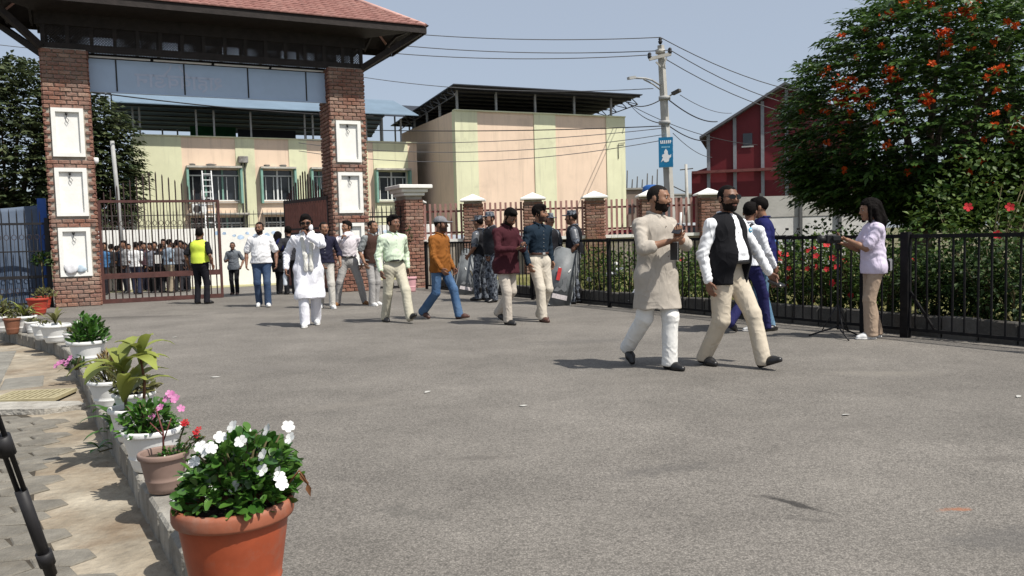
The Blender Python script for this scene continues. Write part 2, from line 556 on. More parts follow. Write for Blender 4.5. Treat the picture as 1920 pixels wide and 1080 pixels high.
for i, (a, b_) in enumerate(kerb_pts):
    d = (b_-a); ang = math.atan2(d.y, d.x)
    o = link('kerb_stone', stones[i % 3], kerb_o)
    mid = (a+b_)/2
    o.location = (mid.x, mid.y, (KERB_Z+SIDE_Z-0.10)/2+random.uniform(-.008, .008))
    o.rotation_euler = (random.uniform(-.02, .02), random.uniform(-.02, .02), ang+PI+random.uniform(-.015, .015))

# --- lawn behind the railing
FN0, FN1 = Vector((-2.25, 21.4, 0)), Vector((6.9, 6.2, 0))       # the railing's line
FD = (FN1-FN0).normalized(); FNRM = Vector((-FD.y, FD.x, 0))      # FNRM points into the garden
m_lawn = mat('lawn', (0.13, 0.135, 0.045), 0.95, 0.3, 1.2, bump=0.7, bscale=30, col2=(0.20, 0.18, 0.075), world=True)
lp = [FN0+FNRM*0.35, FN1+FNRM*0.35+FD*4, Vector((40, 2, 0)), Vector((40, 25.5, 0)), Vector((-0.9, 25.5, 0))]
lm = MB(); lm.add([(p.x, p.y, 0.12) for p in lp], [tuple(range(len(lp)))])
tag(lm.build('lawn', m_lawn), kind='structure')
# grass blades: too many to count
def blades(n, sampler, h0, h1, w):
    V = np.zeros((n, 3, 3)); 
    pts = np.array([sampler() for _ in range(n)])
    a = rng.uniform(0, 2*PI, n); hh = rng.uniform(h0, h1, n); ln = rng.uniform(0.1, 0.6, n)*hh
    dx, dy = np.cos(a), np.sin(a)
    V[:, 0] = pts + np.stack([-dy*w, dx*w, np.zeros(n)], 1)
    V[:, 1] = pts + np.stack([dy*w, -dx*w, np.zeros(n)], 1)
    V[:, 2] = pts + np.stack([dx*ln, dy*ln, hh], 1)
    return V.reshape(-1, 3), np.arange(n*3).reshape(-1, 3)
def in_lawn():
    while True:
        t = random.uniform(0, 1); d = 0.5+random.random()**1.6*7
        p = FN0+(FN1-FN0)*t+FNRM*d
        if p.y < 25: return (p.x, p.y, 0.118)
m_blade = mat('grass_blade', (0.15, 0.19, 0.05), 0.7, 0.35, 0.8, col2=(0.26, 0.24, 0.09), world=True, trans=0.3)
V, F = blades(16000, in_lawn, 0.04, 0.13, 0.006)
g = link('grass', mesh_np('grass', V, F), None, m_blade)
tag(g, 'short grass of the lawn behind the black railing', 'grass', kind='stuff')
# kerb stones of the flower bed
bed = empty('bed_kerb', (0, 0, 0)); bed['kind'] = 'structure'
mb = MB(); mb.bevbox((0, 0, 0), (0.42, 0.13, 0.32), 0.015); bme = mb.mesh('kerb_stone'); bme.materials.append(mat('dark_kerb', (0.085, 0.08, 0.072), 0.9, 0.3, 5, bump=0.5, bscale=40, rnd=0.25, dirt=0.4, world=True))
Lf = (FN1-FN0).length
for i in range(int(Lf/0.435)):
    p = FN0+FD*(i*0.435+0.2)+FNRM*0.26
    o = link('kerb_stone', bme, bed); o.location = (p.x, p.y, 0.10+random.uniform(-.012, .012)); o.rotation_euler = (0, random.uniform(-.02, .02), math.atan2(FD.y, FD.x))
# grass verge by the wall beyond the gate
# ================================================================== THE GATE
m_brick = None
def brickmat():
    m = bpy.data.materials.new('red_brick'); m.use_nodes = True
    nt, bs, L = mat_nodes(m)
    oi = nt.nodes.new('ShaderNodeObjectInfo')
    cr = nt.nodes.new('ShaderNodeValToRGB')
    e = cr.color_ramp.elements
    e[0].position = 0; e[0].color = (0.155, 0.075, 0.055, 1); e[1].position = 1; e[1].color = (0.30, 0.19, 0.14, 1)
    for pos, c in ((0.25, (0.20, 0.088, 0.06, 1)), (0.5, (0.245, 0.11, 0.072, 1)), (0.72, (0.19, 0.08, 0.058, 1)), (0.88, (0.27, 0.14, 0.095, 1))):
        x = e.new(pos); x.color = c
    L(oi.outputs['Random'], cr.inputs[0])
    g = nt.nodes.new('ShaderNodeNewGeometry')
    n = nt.nodes.new('ShaderNodeTexNoise'); n.inputs['Scale'].default_value = 30; n.inputs['Detail'].default_value = 6; L(g.outputs['Position'], n.inputs['Vector'])
    mr = nt.nodes.new('ShaderNodeMapRange'); mr.inputs[1].default_value = .3; mr.inputs[2].default_value = .7; mr.inputs[3].default_value = .6; mr.inputs[4].default_value = 1.35
    L(n.outputs['Fac'], mr.inputs[0])
    n2 = nt.nodes.new('ShaderNodeTexNoise'); n2.inputs['Scale'].default_value = 2.2; n2.inputs['Detail'].default_value = 5; L(g.outputs['Position'], n2.inputs['Vector'])
    m2 = nt.nodes.new('ShaderNodeMapRange'); m2.inputs[1].default_value = .35; m2.inputs[2].default_value = .7; m2.inputs[3].default_value = 0; m2.inputs[4].default_value = .38
    L(n2.outputs['Fac'], m2.inputs[0])
    mu = nt.nodes.new('ShaderNodeMix'); mu.data_type = 'RGBA'; mu.blend_type = 'MULTIPLY'; mu.inputs[0].default_value = 1
    L(cr.outputs[0], mu.inputs[6]); L(mr.outputs[0], mu.inputs[7])
    mx = nt.nodes.new('ShaderNodeMix'); mx.data_type = 'RGBA'; L(m2.outputs[0], mx.inputs[0]); L(mu.outputs[2], mx.inputs[6]); mx.inputs[7].default_value = (0.36, 0.31, 0.26, 1)
    L(mx.outputs[2], bs.inputs['Base Color']); bs.inputs['Roughness'].default_value = .9
    bn = nt.nodes.new('ShaderNodeBump'); bn.inputs['Strength'].default_value = .7; bn.inputs['Distance'].default_value = .02
    L(n.outputs['Fac'], bn.inputs['Height']); L(bn.outputs[0], bs.inputs['Normal'])
    return m
m_brick = brickmat()
m_mort = mat('lime_mortar', (0.36, 0.32, 0.27), 0.95, 0.25, 6, bump=.5, bscale=40, world=True)
m_plaster = mat('white_plaster', (0.80, 0.79, 0.75), 0.85, 0.05, 5, bump=.15, bscale=20, dirt=.12, dirtcol=(.45, .42, .36), world=True)
m_blackp = mat('black_paint', (0.018, 0.017, 0.018), 0.5, 0.25, 10)
def brick_mesh(w, t, h, seed):
    rr = random.Random(seed)
    mb = MB()
    r = 0.010
    mb.bevbox((0, 0, 0), (w, t, h), r)
    mb.v = [(x+rr.uniform(-.004, .004), y+rr.uniform(-.006, .006), z+rr.uniform(-.004, .004)) for x, y, z in mb.v]
    me = mb.mesh('brick'); me.materials.append(m_brick)
    return me
def brick_face(parent, width, height, ch, bw, org, rz, holes=(), limit=None, z0=0.0, proud=0.02, joined=None):
    """courses of bricks on one face; org in the parent's own frame"""
    ux, uy = math.cos(rz), math.sin(rz)
    nc = int((height-z0)/ch)
    nb = max(1, round(width/bw)); bw2 = width/nb
    mf = [brick_mesh(bw2-0.016, 0.07, ch-0.017, i+int(width*100)) for i in range(4)]
    mhalf = [brick_mesh(bw2/2-0.014, 0.07, ch-0.017, i+50) for i in range(3)]
    n = 0
    for c in range(nc):
        z = z0+c*ch+ch/2
        xs = [(bw2*(i+.5), bw2, mf) for i in range(nb)] if c % 2 == 0 else [(bw2*.25, bw2/2, mhalf)]+[(bw2*(i+1), bw2, mf) for i in range(nb-1)]+[(width-bw2*.25, bw2/2, mhalf)]
        for (x, w_, mm) in xs:
            if any(x+w_/2 > h[0]+.03 and x-w_/2 < h[1]-.03 and z+ch/2 > h[2]+.02 and z-ch/2 < h[3]-.02 for h in holes): continue
            me = random.choice(mm)
            off = random.uniform(-.006, .008)+proud-0.035
            loc = Vector((org[0]+ux*x+uy*off, org[1]+uy*x-ux*off, z))
            rot = (random.uniform(-.01, .01), random.uniform(-.02, .02), rz+random.uniform(-.02, .02))
            if joined is not None:
                M = Matrix.Translation(loc) @ Euler(rot).to_matrix().to_4x4()
                joined.add([M @ v.co for v in me.vertices], [tuple(p.vertices) for p in me.polygons])
            else:
                o = link('brick', me, parent); o.location = loc; o.rotation_euler = rot
            n += 1
    return n
PW, PD, PH = 0.92, 1.05, 5.78
m_steelwire = mat('black_cable', (0.02, 0.02, 0.02), 0.5, 0.1)
m_bagw = mat('white_cloth_bundle', (0.72, 0.72, 0.74), 0.8, 0.15, 9)
def pillar(u0, label, niches, bag=False):
    q = gate(u0, 0, 0)
    t = empty('gate_pillar', q, GA, label, 'pillar', 'brick pillars of the gate')
    z_lo = -0.15
    core = MB(); core.bbox((0.02, 0.02, z_lo), (PW-.02, PD-.02, PH)); core.build('mortar_core', m_mort, t)
    FW = 0.64
    x0 = (PW-FW)/2
    holes = [(x0, x0+FW, a, b_) for a, b_ in niches]
    n = brick_face(t, PW, PH, 0.0945, 0.23, (0, 0), 0, holes)
    side = MB()
    brick_face(t, PD, PH, 0.0945, 0.23, (0, PD), -PI/2, joined=side)      # left face
    brick_face(t, PD, PH, 0.0945, 0.23, (PW, 0), PI/2, joined=side)       # right face
    so = side.build('side_brickwork', m_brick_side, t); so['kind'] = 'stuff'
    for (a, b_) in niches:
        f = MB(); w = 0.085
        for (lo, hi) in (((x0, -.05, a), (x0+w, .03, b_)), ((x0+FW-w, -.05, a), (x0+FW, .03, b_)), ((x0+w, -.05, a), (x0+FW-w, .03, a+w)), ((x0+w, -.05, b_-w), (x0+FW-w, .03, b_))):
            f.bbox(lo, hi)
        fo = f.build('niche_frame', m_plaster, t)
        MB().bbox((x0+w-.01, 0.012, a+w-.01), (x0+FW-w+.01, .018, b_-w+.01)).build('niche_panel', m_plaster, fo)
        cx = x0+FW*.47; zt = b_-w
        MB().tube([(cx, .01, zt-.02), (cx, -.03, zt-.04), (cx+.005, -.035, zt-.12), (cx-.02, -.03, zt-.17), (cx+.015, -.03, zt-.24), (cx+.05, -.025, zt-.19), (cx+.01, -.03, zt-.14)], .006, 5).build('lamp_cable', m_steelwire, fo)
        MB().lathe([(0, 0.02), (.022, .02), (.026, -.01), (.018, -.04), (0, -.04)], (cx, -.02, zt-.035), 10).build('lamp_holder', m_steelwire, fo)
    return t
def side_bricks_mat():
    m = bpy.data.materials.new('brick_mass'); m.use_nodes = True
    nt, bs, L = mat_nodes(m)
    g = nt.nodes.new('ShaderNodeNewGeometry')
    cr = nt.nodes.new('ShaderNodeValToRGB')
    e = cr.color_ramp.elements
    e[0].color = (0.15, 0.07, 0.052, 1); e[1].color = (0.28, 0.16, 0.115, 1)
    x = e.new(.5); x.color = (0.215, 0.095, 0.066, 1)
    L(g.outputs['Random Per Island'], cr.inputs[0]); L(cr.outputs[0], bs.inputs['Base Color'])
    bs.inputs['Roughness'].default_value = .9
    n = nt.nodes.new('ShaderNodeTexNoise'); n.inputs['Scale'].default_value = 30; L(g.outputs['Position'], n.inputs['Vector'])
    bn = nt.nodes.new('ShaderNodeBump'); bn.inputs['Strength'].default_value = .7; bn.inputs['Distance'].default_value = .02
    L(n.outputs['Fac'], bn.inputs['Height']); L(bn.outputs[0], bs.inputs['Normal'])
    return m
m_brick_side = side_bricks_mat()
RU = 6.38
pillar(0, 'left brick gate pillar with three white niches beside the blue tarpaulin', [(0.69, 1.79), (2.05, 3.13), (3.38, 4.46)])
pillar(RU, 'right brick gate pillar behind the man pulling his shirt over his nose', [(0.69, 1.79), (2.05, 3.10), (3.36, 4.42)])
# bundle left in the lowest niche
q = gate(0.42, 0.0, 0.78)
bd = empty('cloth_bundle', q, GA, 'white plastic bundle lying in the lowest niche of the left pillar', 'bundle')
def blob(name, c, r, seed, parent, m, amp=.25, sub=3):
    bm = bmesh.new(); bmesh.ops.create_icosphere(bm, subdivisions=sub, radius=1)
    rr = random.Random(seed); k = [(Vector((rr.uniform(-1, 1), rr.uniform(-1, 1), rr.uniform(-1, 1))).normalized()*rr.uniform(2, 6), rr.uniform(0, 6)) for _ in range(7)]
    for v in bm.verts:
        d = sum(math.sin(v.co.dot(a)+p) for a, p in k)/7
        v.co = Vector((v.co.x*r[0], v.co.y*r[1], v.co.z*r[2]))*(1+amp*d*1.6)+Vector(c)
    me = bpy.data.meshes.new(name); bm.to_mesh(me); bm.free()
    me.polygons.foreach_set('use_smooth', [True]*len(me.polygons))
    return link(name, me, parent, m)
blob('bag', (-.05, -.06, .12), (.13, .06, .14), 3, bd, m_bagw, .3)
blob('bag', (.15, -.05, .08), (.10, .05, .09), 4, bd, mat('pale_blue_plastic', (.5, .6, .68), .5, .2, 9), .3)

# --- roof over the gate
gr = empty('gate_roof', gate(0, 0, 0), GA, 'hipped pink tiled roof with dark lattice frieze over the gate pillars', 'roof')
EU0, EU1, EB0, EB1, EZ = -1.05, 8.72, -0.88, 1.95, 6.70
RB = (EB0+EB1)/2; HALF = (EB1-EB0)/2; RISE = 0.88; RZ = EZ+RISE
m_tile = mat('pink_roof_tile', (0.225, 0.105, 0.09), 0.8, 0.25, 5, bump=.2, bscale=30, col2=(0.27, 0.14, 0.12), dirt=.3, dirtcol=(.20, .10, .08))
m_dark = mat('dark_stained_timber', (0.022, 0.017, 0.015), 0.7, 0.35, 6, bump=.3, bscale=30)
sl = math.hypot(HALF, RISE)
NR = 9
def tile_plane(name, length, to_pt):
    """stepped rolls, each tile its own step; to_pt(x along eave, t up the slope 0..1, lift)"""
    V, F = [], []
    tw = 0.20
    for r_ in range(NR):
        t0, t1 = r_/NR, (r_+1)/NR
        ncol = int(length/tw)
        for c in range(ncol+1):
            for k in range(4):
                xa = (c+k/4)*tw; xb = (c+(k+1)/4)*tw
                ha = 0.022*math.sin(PI*(k/4))+.004; hb = 0.022*math.sin(PI*((k+1)/4))+.004
                if xb > length: continue
                a = to_pt(xa, t0, ha+.028); b_ = to_pt(xb, t0, hb+.028); c_ = to_pt(xb, t1, hb); d = to_pt(xa, t1, ha)
                if a is None or b_ is None or c_ is None or d is None: continue
                e = to_pt(xa, t0, 0); f = to_pt(xb, t0, 0)
                n = len(V); V += [a, b_, c_, d, e, f]; F += [(n, n+1, n+2, n+3), (n+4, n+5, n+1, n)]
    return mesh_np(name, V, F)
nz = HALF/sl; nb_ = RISE/sl
def front_pt(x, t, h):
    u = EU0-.05+x; ins = HALF*t
    u = min(max(u, EU0-.06+ins), EU1+.06-ins)
    return (u, EB0-.07+(HALF+.07)*t-h*nb_, EZ+.07+RISE*t+h*nz)
def back_pt(x, t, h):
    u, b_, z = front_pt(x, t, h); return (u, 2*RB-b_, z)
W_ = EU1-EU0+.1
o = link('front_tiles', tile_plane('front_tiles', W_, front_pt), gr, m_tile); o['kind'] = 'stuff'
o = link('back_tiles', tile_plane('back_tiles', W_, back_pt), gr, m_tile); o['kind'] = 'stuff'
def end_pt(sgn):
    def f(x, t, h):
        b_ = EB0-.05+x; ins = HALF*t
        b_ = min(max(b_, EB0-.06+ins), EB1+.06-ins)
        u = (EU1+.07-(HALF+.07)*t+h*nb_) if sgn > 0 else (EU0-.07+(HALF+.07)*t-h*nb_)
        return (u, b_, EZ+.07+RISE*t+h*nz)
    return f
for s in (1, -1):
    o = link('end_tiles', tile_plane('end_tiles', EB1-EB0+.1, end_pt(s)), gr, m_tile); o['kind'] = 'stuff'
m_ridge = mat('pale_ridge_cap', (0.50, 0.30, 0.26), .75, .15, 6)
for (a, b_) in (((EU0, EB0, EZ+.09), (EU0+HALF, RB, RZ+.1)), ((EU0, EB1, EZ+.09), (EU0+HALF, RB, RZ+.1)), ((EU1, EB0, EZ+.09), (EU1-HALF, RB, RZ+.1)), ((EU1, EB1, EZ+.09), (EU1-HALF, RB, RZ+.1)), ((EU0+HALF, RB, RZ+.1), (EU1-HALF, RB, RZ+.1))):
    MB().tube([a, b_], .065, 8).build('ridge_cap', m_ridge, gr)
# decking, fascia, soffit, beams
dk = MB()
dk.add([(EU0, EB0, EZ+.06), (EU1, EB0, EZ+.06), (EU1, EB1, EZ+.06), (EU0, EB1, EZ+.06), (EU0+HALF, RB, RZ+.05), (EU1-HALF, RB, RZ+.05)], [(0, 1, 5, 4), (1, 2, 5), (2, 3, 4, 5), (3, 0, 4)])
dk.build('roof_deck', m_dark, gr)
for nm, a, b_ in (('fascia', (EU0, EB0-.02, EZ-.02), (EU1, EB0-.02, EZ-.02)), ('fascia', (EU0, EB1+.02, EZ-.02), (EU1, EB1+.02, EZ-.02)), ('fascia', (EU0-.02, EB0, EZ-.02), (EU0-.02, EB1, EZ-.02)), ('fascia', (EU1+.02, EB0, EZ-.02), (EU1+.02, EB1, EZ-.02))):
    MB().bar(a, b_, .035, .17).build(nm, m_dark, gr)
for i in range(19):
    u = EU0+.3+i*(EU1-EU0-.6)/18
    MB().bar((u, EB0+.03, EZ+.0), (u, RB, min(RZ, EZ+RISE*min(1, (u-EU0)/HALF, (EU1-u)/HALF))-.05), .05, .09).build('rafter', m_dark, gr); MB().bar((u, EB1-.03, EZ+.0), (u, RB, min(RZ, EZ+RISE*min(1, (u-EU0)/HALF, (EU1-u)/HALF))-.05), .05, .09).build('rafter', m_dark, gr)
IU0, IU1, IB0, IB1 = 0.02, 7.28, 0.02, PD-.02
for (a, b_, z) in ((IB0+.06, 0, 5.83), (IB1-.06, 0, 5.83), (IB0+.06, 0, 6.45), (IB1-.06, 0, 6.45)):
    MB().bar((IU0-.1, a, z), (IU1+.1, a, z), .10, .16 if z < 6 else .30).build('beam', m_dark, gr)
for u in (IU0-.05, IU1+.05):
    for z in (5.83, 6.45):
        MB().bar((u, IB0, z), (u, IB1, z), .10, .12).build('beam', m_dark, gr)
MB().add([(EU0, EB0, EZ-.03), (EU1, EB0, EZ-.03), (IU1+.1, IB0+.02, 6.57), (IU0-.1, IB0+.02, 6.57), (EU0, EB0, EZ-.015), (EU1, EB0, EZ-.015), (IU1+.1, IB0+.02, 6.585), (IU0-.1, IB0+.02, 6.585)], [(0, 1, 2, 3), (7, 6, 5, 4), (0, 4, 5, 1), (1, 5, 6, 2), (2, 6, 7, 3), (3, 7, 4, 0)]).build('soffit', m_dark, gr)
# hip struts from pillar tops to the eave corners
for (p, q_) in (((IU0, IB0, 5.80), (EU0+.1, EB0+.1, EZ-.05)), ((IU1, IB0, 5.80), (EU1-.1, EB0+.1, EZ-.05)), ((IU0, IB1, 5.80), (EU0+.1, EB1-.1, EZ-.05)), ((IU1, IB1, 5.80), (EU1-.1, EB1-.1, EZ-.05))):
    MB().bar(p, q_, .12, .14).build('hip_strut', m_dark, gr)
# lattice panels between the beams: crossed slats and dark posts
def lattice(bb):
    z0, z1 = 5.92, 6.33
    hgt = z1-z0
    posts = [IU0+.05+i*0.48 for i in range(16)]
    for i, u in enumerate(posts):
        MB().bar((u, bb, z0-.01), (u, bb, z1+.01), .09, .06, up=(0, 1, 0)).build('lattice_post', m_dark, gr)
        if i == len(posts)-1: break
        mb = MB(); u0, u1 = u+.045, posts[i+1]-.045; w = u1-u0
        step = .062
        k = -hgt
        while k < w:
            for dr_ in (1, -1):
                s0 = max(0, -k); s1 = min(hgt, w-k)
                if s1-s0 > .02:
                    p0 = (u0+k+s0, bb, z0+s0) if dr_ > 0 else (u1-k-s0, bb+.012, z0+s0)
                    p1 = (u0+k+s1, bb, z0+s1) if dr_ > 0 else (u1-k-s1, bb+.012, z0+s1)
                    mb.bar(p0, p1, .022, .010, up=(0, 1, 0))
            k += step
        lo_ = mb.build('lattice_panel', m_dark, gr)
lattice(IB0+.06); lattice(IB1-.08)
# --- sign board between the pillars, seen from behind: lettering shows through reversed
sb = empty('sign_board', gate(0, 0, 0), GA, 'blue grey sign board of five panels hanging between the gate pillars', 'sign')
m_board = mat('blue_sign_panel', (0.40, 0.50, 0.64), 0.55, 0.06, 1.5)
m_ghost = mat('letters_showing_through', (0.47, 0.52, 0.64), 0.6, 0.05)
BX0, BX1, BZ0, BZ1, BBk = PW+.005, RU-.005, 4.93, 5.66, 0.30
cuts = [BX0, BX0+.58, BX0+2.05, BX0+3.52, BX0+4.95, BX1]
for i in range(5):
    MB().bbox((cuts[i]+.012, BBk, BZ0), (cuts[i+1]-.012, BBk+.03, BZ1)).build('panel', m_board, sb)
for c in cuts[1:-1]:
    MB().bbox((c-.016, BBk-.012, BZ0-.02), (c+.016, BBk+.04, BZ1+.02)).build('upright', m_blackp, sb)
MB().bbox((BX0, BBk-.02, BZ0-.03), (BX1, BBk+.05, BZ0)).build('bottom_edge', m_board, sb)
m_strip = mat('pale_edge_strip', (0.80, 0.80, 0.82), .6, .05)
for i in range(4):
    MB().bbox((BX0+.03+i*1.36, BBk-.03, BZ1+.035), (BX0+1.32+i*1.36, BBk+.06, BZ1+.06)).build('top_edge', m_strip, sb)
tx = bpy.data.curves.new('lettering', 'FONT')
tx.body = '\u0936\u0939\u093e\u0935\u0935\u0921\u093e\u0928'
tx.size = 0.40; tx.extrude = 0.002; tx.offset = 0.006
tx.align_x = 'CENTER'
txo = bpy.data.objects.new('lettering_tmp', tx); COL.objects.link(txo)
bpy.context.view_layer.update()
tm = bpy.data.meshes.new_from_object(txo.evaluated_get(bpy.context.evaluated_depsgraph_get()))
bpy.data.objects.remove(txo)
if len(tm.vertices):
    co = np.zeros(len(tm.vertices)*3); tm.vertices.foreach_get('co', co); co = co.reshape(-1, 3)
    w = co[:, 0].max()-co[:, 0].min(); hgt = co[:, 1].max()-co[:, 1].min()
    sx = 1.95/w; sy = 0.38/hgt
    cx = (co[:, 0].max()+co[:, 0].min())/2; y0 = co[:, 1].min()
    new = np.stack([2.86-(co[:, 0]-cx)*sx, BBk-.004+0*co[:, 0]-co[:, 2], 5.0+(co[:, 1]-y0)*sy], 1)
    tm.vertices.foreach_set('co', new.ravel().astype(np.float32)); tm.update()
    tm.materials.clear(); tm.materials.append(m_ghost)
    link('lettering', tm, sb)
for pts in ([(2.70, 5.62), (2.66, 5.52), (2.56, 5.40), (2.50, 5.34)], [(2.86, 5.62), (2.92, 5.52), (3.02, 5.42), (3.06, 5.33)]):
    mb = MB()
    for (a, c) in zip(pts[:-1], pts[1:]): mb.bar((a[0], BBk-.003, a[1]), (c[0], BBk-.003, c[1]), .045, .004, up=(0, 1, 0))
    mb.build('emblem_stroke', m_ghost, sb)

# --- gate leaves
m_rust = mat('rust_red_paint', (0.085, 0.036, 0.031), 0.6, 0.3, 7, dirt=.35, dirtcol=(.05, .035, .03))
m_rustd = mat('dark_rust_paint', (0.042, 0.027, 0.025), 0.6, 0.3, 7)
LW = 2.70
leaf = empty('gate_leaf', gate(PW+.03, .5, -.02), GA, 'closed left gate leaf of rust red bars in front of the crowd', 'gate')
for z, h_ in ((.07, .10), (.66, .13), (2.42, .06)):
    MB().bar((0, 0, z), (LW, 0, z), .05, h_).build('rail', m_rust, leaf)
for x in (.03, LW-.03):
    MB().bar((x, 0, .02), (x, 0, 2.45), .06, .06).build('stile', m_rust, leaf)
bars = 19
for i in range(1, bars):
    x = LW*i/bars
    t = x/LW
    top = 2.44+.72*max(0, 1-abs(t-.45)/.5)**.8
    mb = MB(); mb.tube([(x, 0, .05), (x, 0, top-.05), (x, 0, top)], [.016, .016, .003], 6, False); mb.build('bar', m_rustd, leaf)
ring = MB()
th = [2*PI*k/14 for k in range(15)]
ring.tube([(.045*math.cos(a), 0, .055*math.sin(a)) for a in th], .007, 5, True, False)
rme = ring.mesh('ring'); rme.materials.append(m_rustd)
thin = MB(); thin.tube([(0, 0, .7), (0, 0, 1.84)], .007, 5); thin.tube([(0, 0, 1.96), (0, 0, 2.4)], .007, 5); tme = thin.mesh('thin_bar'); tme.materials.append(m_rustd)
for i in range(bars):
    x = LW*(i+.5)/bars
    o = link('ring', rme, leaf); o.location = (x, 0, 1.90)
    o = link('thin_bar', tme, leaf); o.location = (x, 0, 0)
# right leaf, swung inward: ribbed sheet with spikes
hq = gate(RU-.02, .48, -.03)
leaf2 = empty('gate_leaf', hq, math.radians(130), 'open right gate leaf of ribbed rust red sheet with a peaked top', 'gate')
m_rsheet = mat('red_brown_sheet', (0.26, 0.095, 0.066), .6, .3, 5, dirt=.3, dirtcol=(.07, .04, .03))
nrib = 18
for i in range(nrib):
    x = LW*(i+.5)/nrib
    MB().bbox((x-LW/nrib/2+.006, -.012-.010*(i % 2), .12), (x+LW/nrib/2-.006, .012, 2.46)).build('board', m_rsheet, leaf2)
    top = 2.55+.80*max(0, 1-abs(x/LW-.5)/.5)
    MB().tube([(x, 0, 2.4), (x, 0, top-.04), (x, 0, top)], [.02, .02, .003], 6, False).build('spike', m_rust, leaf2)
for z, h_ in ((.07, .10), (.70, .09), (1.60, .05), (1.72, .05), (2.50, .09)):
    MB().bar((0, -.015, z), (LW, -.015, z), .06, h_).build('rail', m_rustd, leaf2)
for x in (.03, LW-.03):
    MB().bar((x, -.02, .02), (x, -.02, 2.55), .07, .07).build('stile', m_rustd, leaf2)
# dome camera on the pillar side
cm = empty('dome_camera', gate(PW+.06, .12, 3.32), GA, 'white dome camera on the side of the left gate pillar', 'camera')
m_whitep = mat('white_plastic', (.78, .78, .77), .35, .05)
MB().lathe([(0, .06), (.05, .06), (.06, .02), (.06, -.02), (.045, -.06), (.02, -.08), (0, -.085)], (0, 0, 0), 16).build('housing', m_whitep, cm)
MB().bar((-.07, 0, .05), (0, 0, .05), .03, .03).build('bracket', m_whitep, cm)

# --- small gate pillar with white stepped cap, wicket gate
sp0 = gate(RU+PW+1.05, .10, -.05)
SPW, SPD, SPH = .50, .85, 2.55
sp = empty('brick_post', sp0, GA, 'short brick post with white stepped cap between the gate and the railing', 'pillar')
MB().bbox((.02, .02, -.1), (SPW-.02, SPD-.02, SPH)).build('mortar_core', m_mort, sp)
brick_face(sp, SPW, SPH, .0945, .25, (0, 0), 0)
sj = MB(); brick_face(sp, SPD, SPH, .0945, .24, (0, SPD), -PI/2, joined=sj); brick_face(sp, SPD, SPH, .0945, .24, (SPW, 0), PI/2, joined=sj)
o = sj.build('side_brickwork', m_brick_side, sp); o['kind'] = 'stuff'
for k, (ov, z0, z1) in enumerate(((.05, SPH, SPH+.09), (.12, SPH+.092, SPH+.19), (.22, SPH+.192, SPH+.29))):
    mb = MB(); mb.bevbox((SPW/2, SPD/2, (z0+z1)/2), (SPW+2*ov, SPD+2*ov, z1-z0), .012); mb.build('cap_course', m_plaster, sp)
wk = empty('wicket_gate', gate(RU+PW+.04, .35, -.05), GA, 'black iron wicket gate between the right gate pillar and the short post', 'gate')
for z in (.1, 1.2, 2.0):
    MB().bar((0, 0, z), (.98, 0, z), .04, .05).build('rail', m_blackp, wk)
for i in range(8):
    x = .03+i*.92/7
    MB().tube([(x, 0, .05), (x, 0, 2.25), (x, 0, 2.32)], [.013, .013, .002], 6, False).build('bar', m_blackp, wk)

# --- railing and tarpaulin left of the gate
lf = empty('iron_fence', gate(-.05, .35, -.02), GA, 'black spiked iron fence in front of the blue tarpaulin at left', 'fence')
LL = 3.4
for z, h_ in ((.12, .05), (.72, .07), (1.30, .03), (1.92, .05)):
    MB().bar((-LL, 0, z), (0, 0, z), .04, h_).build('rail', m_blackp, lf)
MB().bar((-.05, 0, 0), (-.05, 0, 2.05), .09, .09).build('post', m_blackp, lf)
for i in range(22):
    x = -.18-i*.148
    MB().tube([(x, 0, .05), (x, 0, 2.14), (x, 0, 2.26)], [.014, .014, .002], 6, False).build('bar', m_blackp, lf)
    o = link('ring', rme, lf); o.location = (x+.074, 0, 1.62); 
    o = link('ring', rme, lf); o.location = (x+.074, 0, .42)
    MB().tube([(x+.074, 0, .14), (x+.074, 0, .36)], .006, 5).tube([(x+.074, 0, .48), (x+.074, 0, 1.56)], .006, 5).tube([(x+.074, 0, 1.68), (x+.074, 0, 1.9)], .006, 5).build('thin_bar', m_blackp, lf)
m_tarp = mat('blue_grey_tarpaulin', (0.085, 0.12, 0.185), .8, .15, 1.2, bump=.2, bscale=4, col2=(.13, .16, .21), spec=.1)
V, F = [], []
n1, n2 = 40, 24
for j in range(n2+1):
    for i in range(n1+1):
        x = -5.4*(1-i/n1); z = -.1+(2.42+.12*math.sin(i*.35)*.3-.10*(1-i/n1))*j/n2
        y = .05*math.sin(x*2.1+z*.9)+.025*math.sin(x*5+z*2.1)+.03*math.sin(z*3+x)
        V.append((x, y, z))
for j in range(n2):
    for i in range(n1):
        a = j*(n1+1)+i; F.append((a, a+1, a+n1+2, a+n1+1))
tp = empty('tarpaulin', gate(-.10, .95, 0), GA, 'blue grey tarpaulin screen hung behind the left iron fence', 'tarpaulin')
o = link('sheet', mesh_np('sheet', V, F, True), tp, m_tarp)
md_ = o.modifiers.new('thick', 'SOLIDIFY'); md_.thickness = .008
MB().bbox((-.20, -.06, -.1), (-.02, .06, 2.50)).build('edge_strip', mat('bright_blue_tarp', (.04, .12, .42), .5, .15, 3), tp)
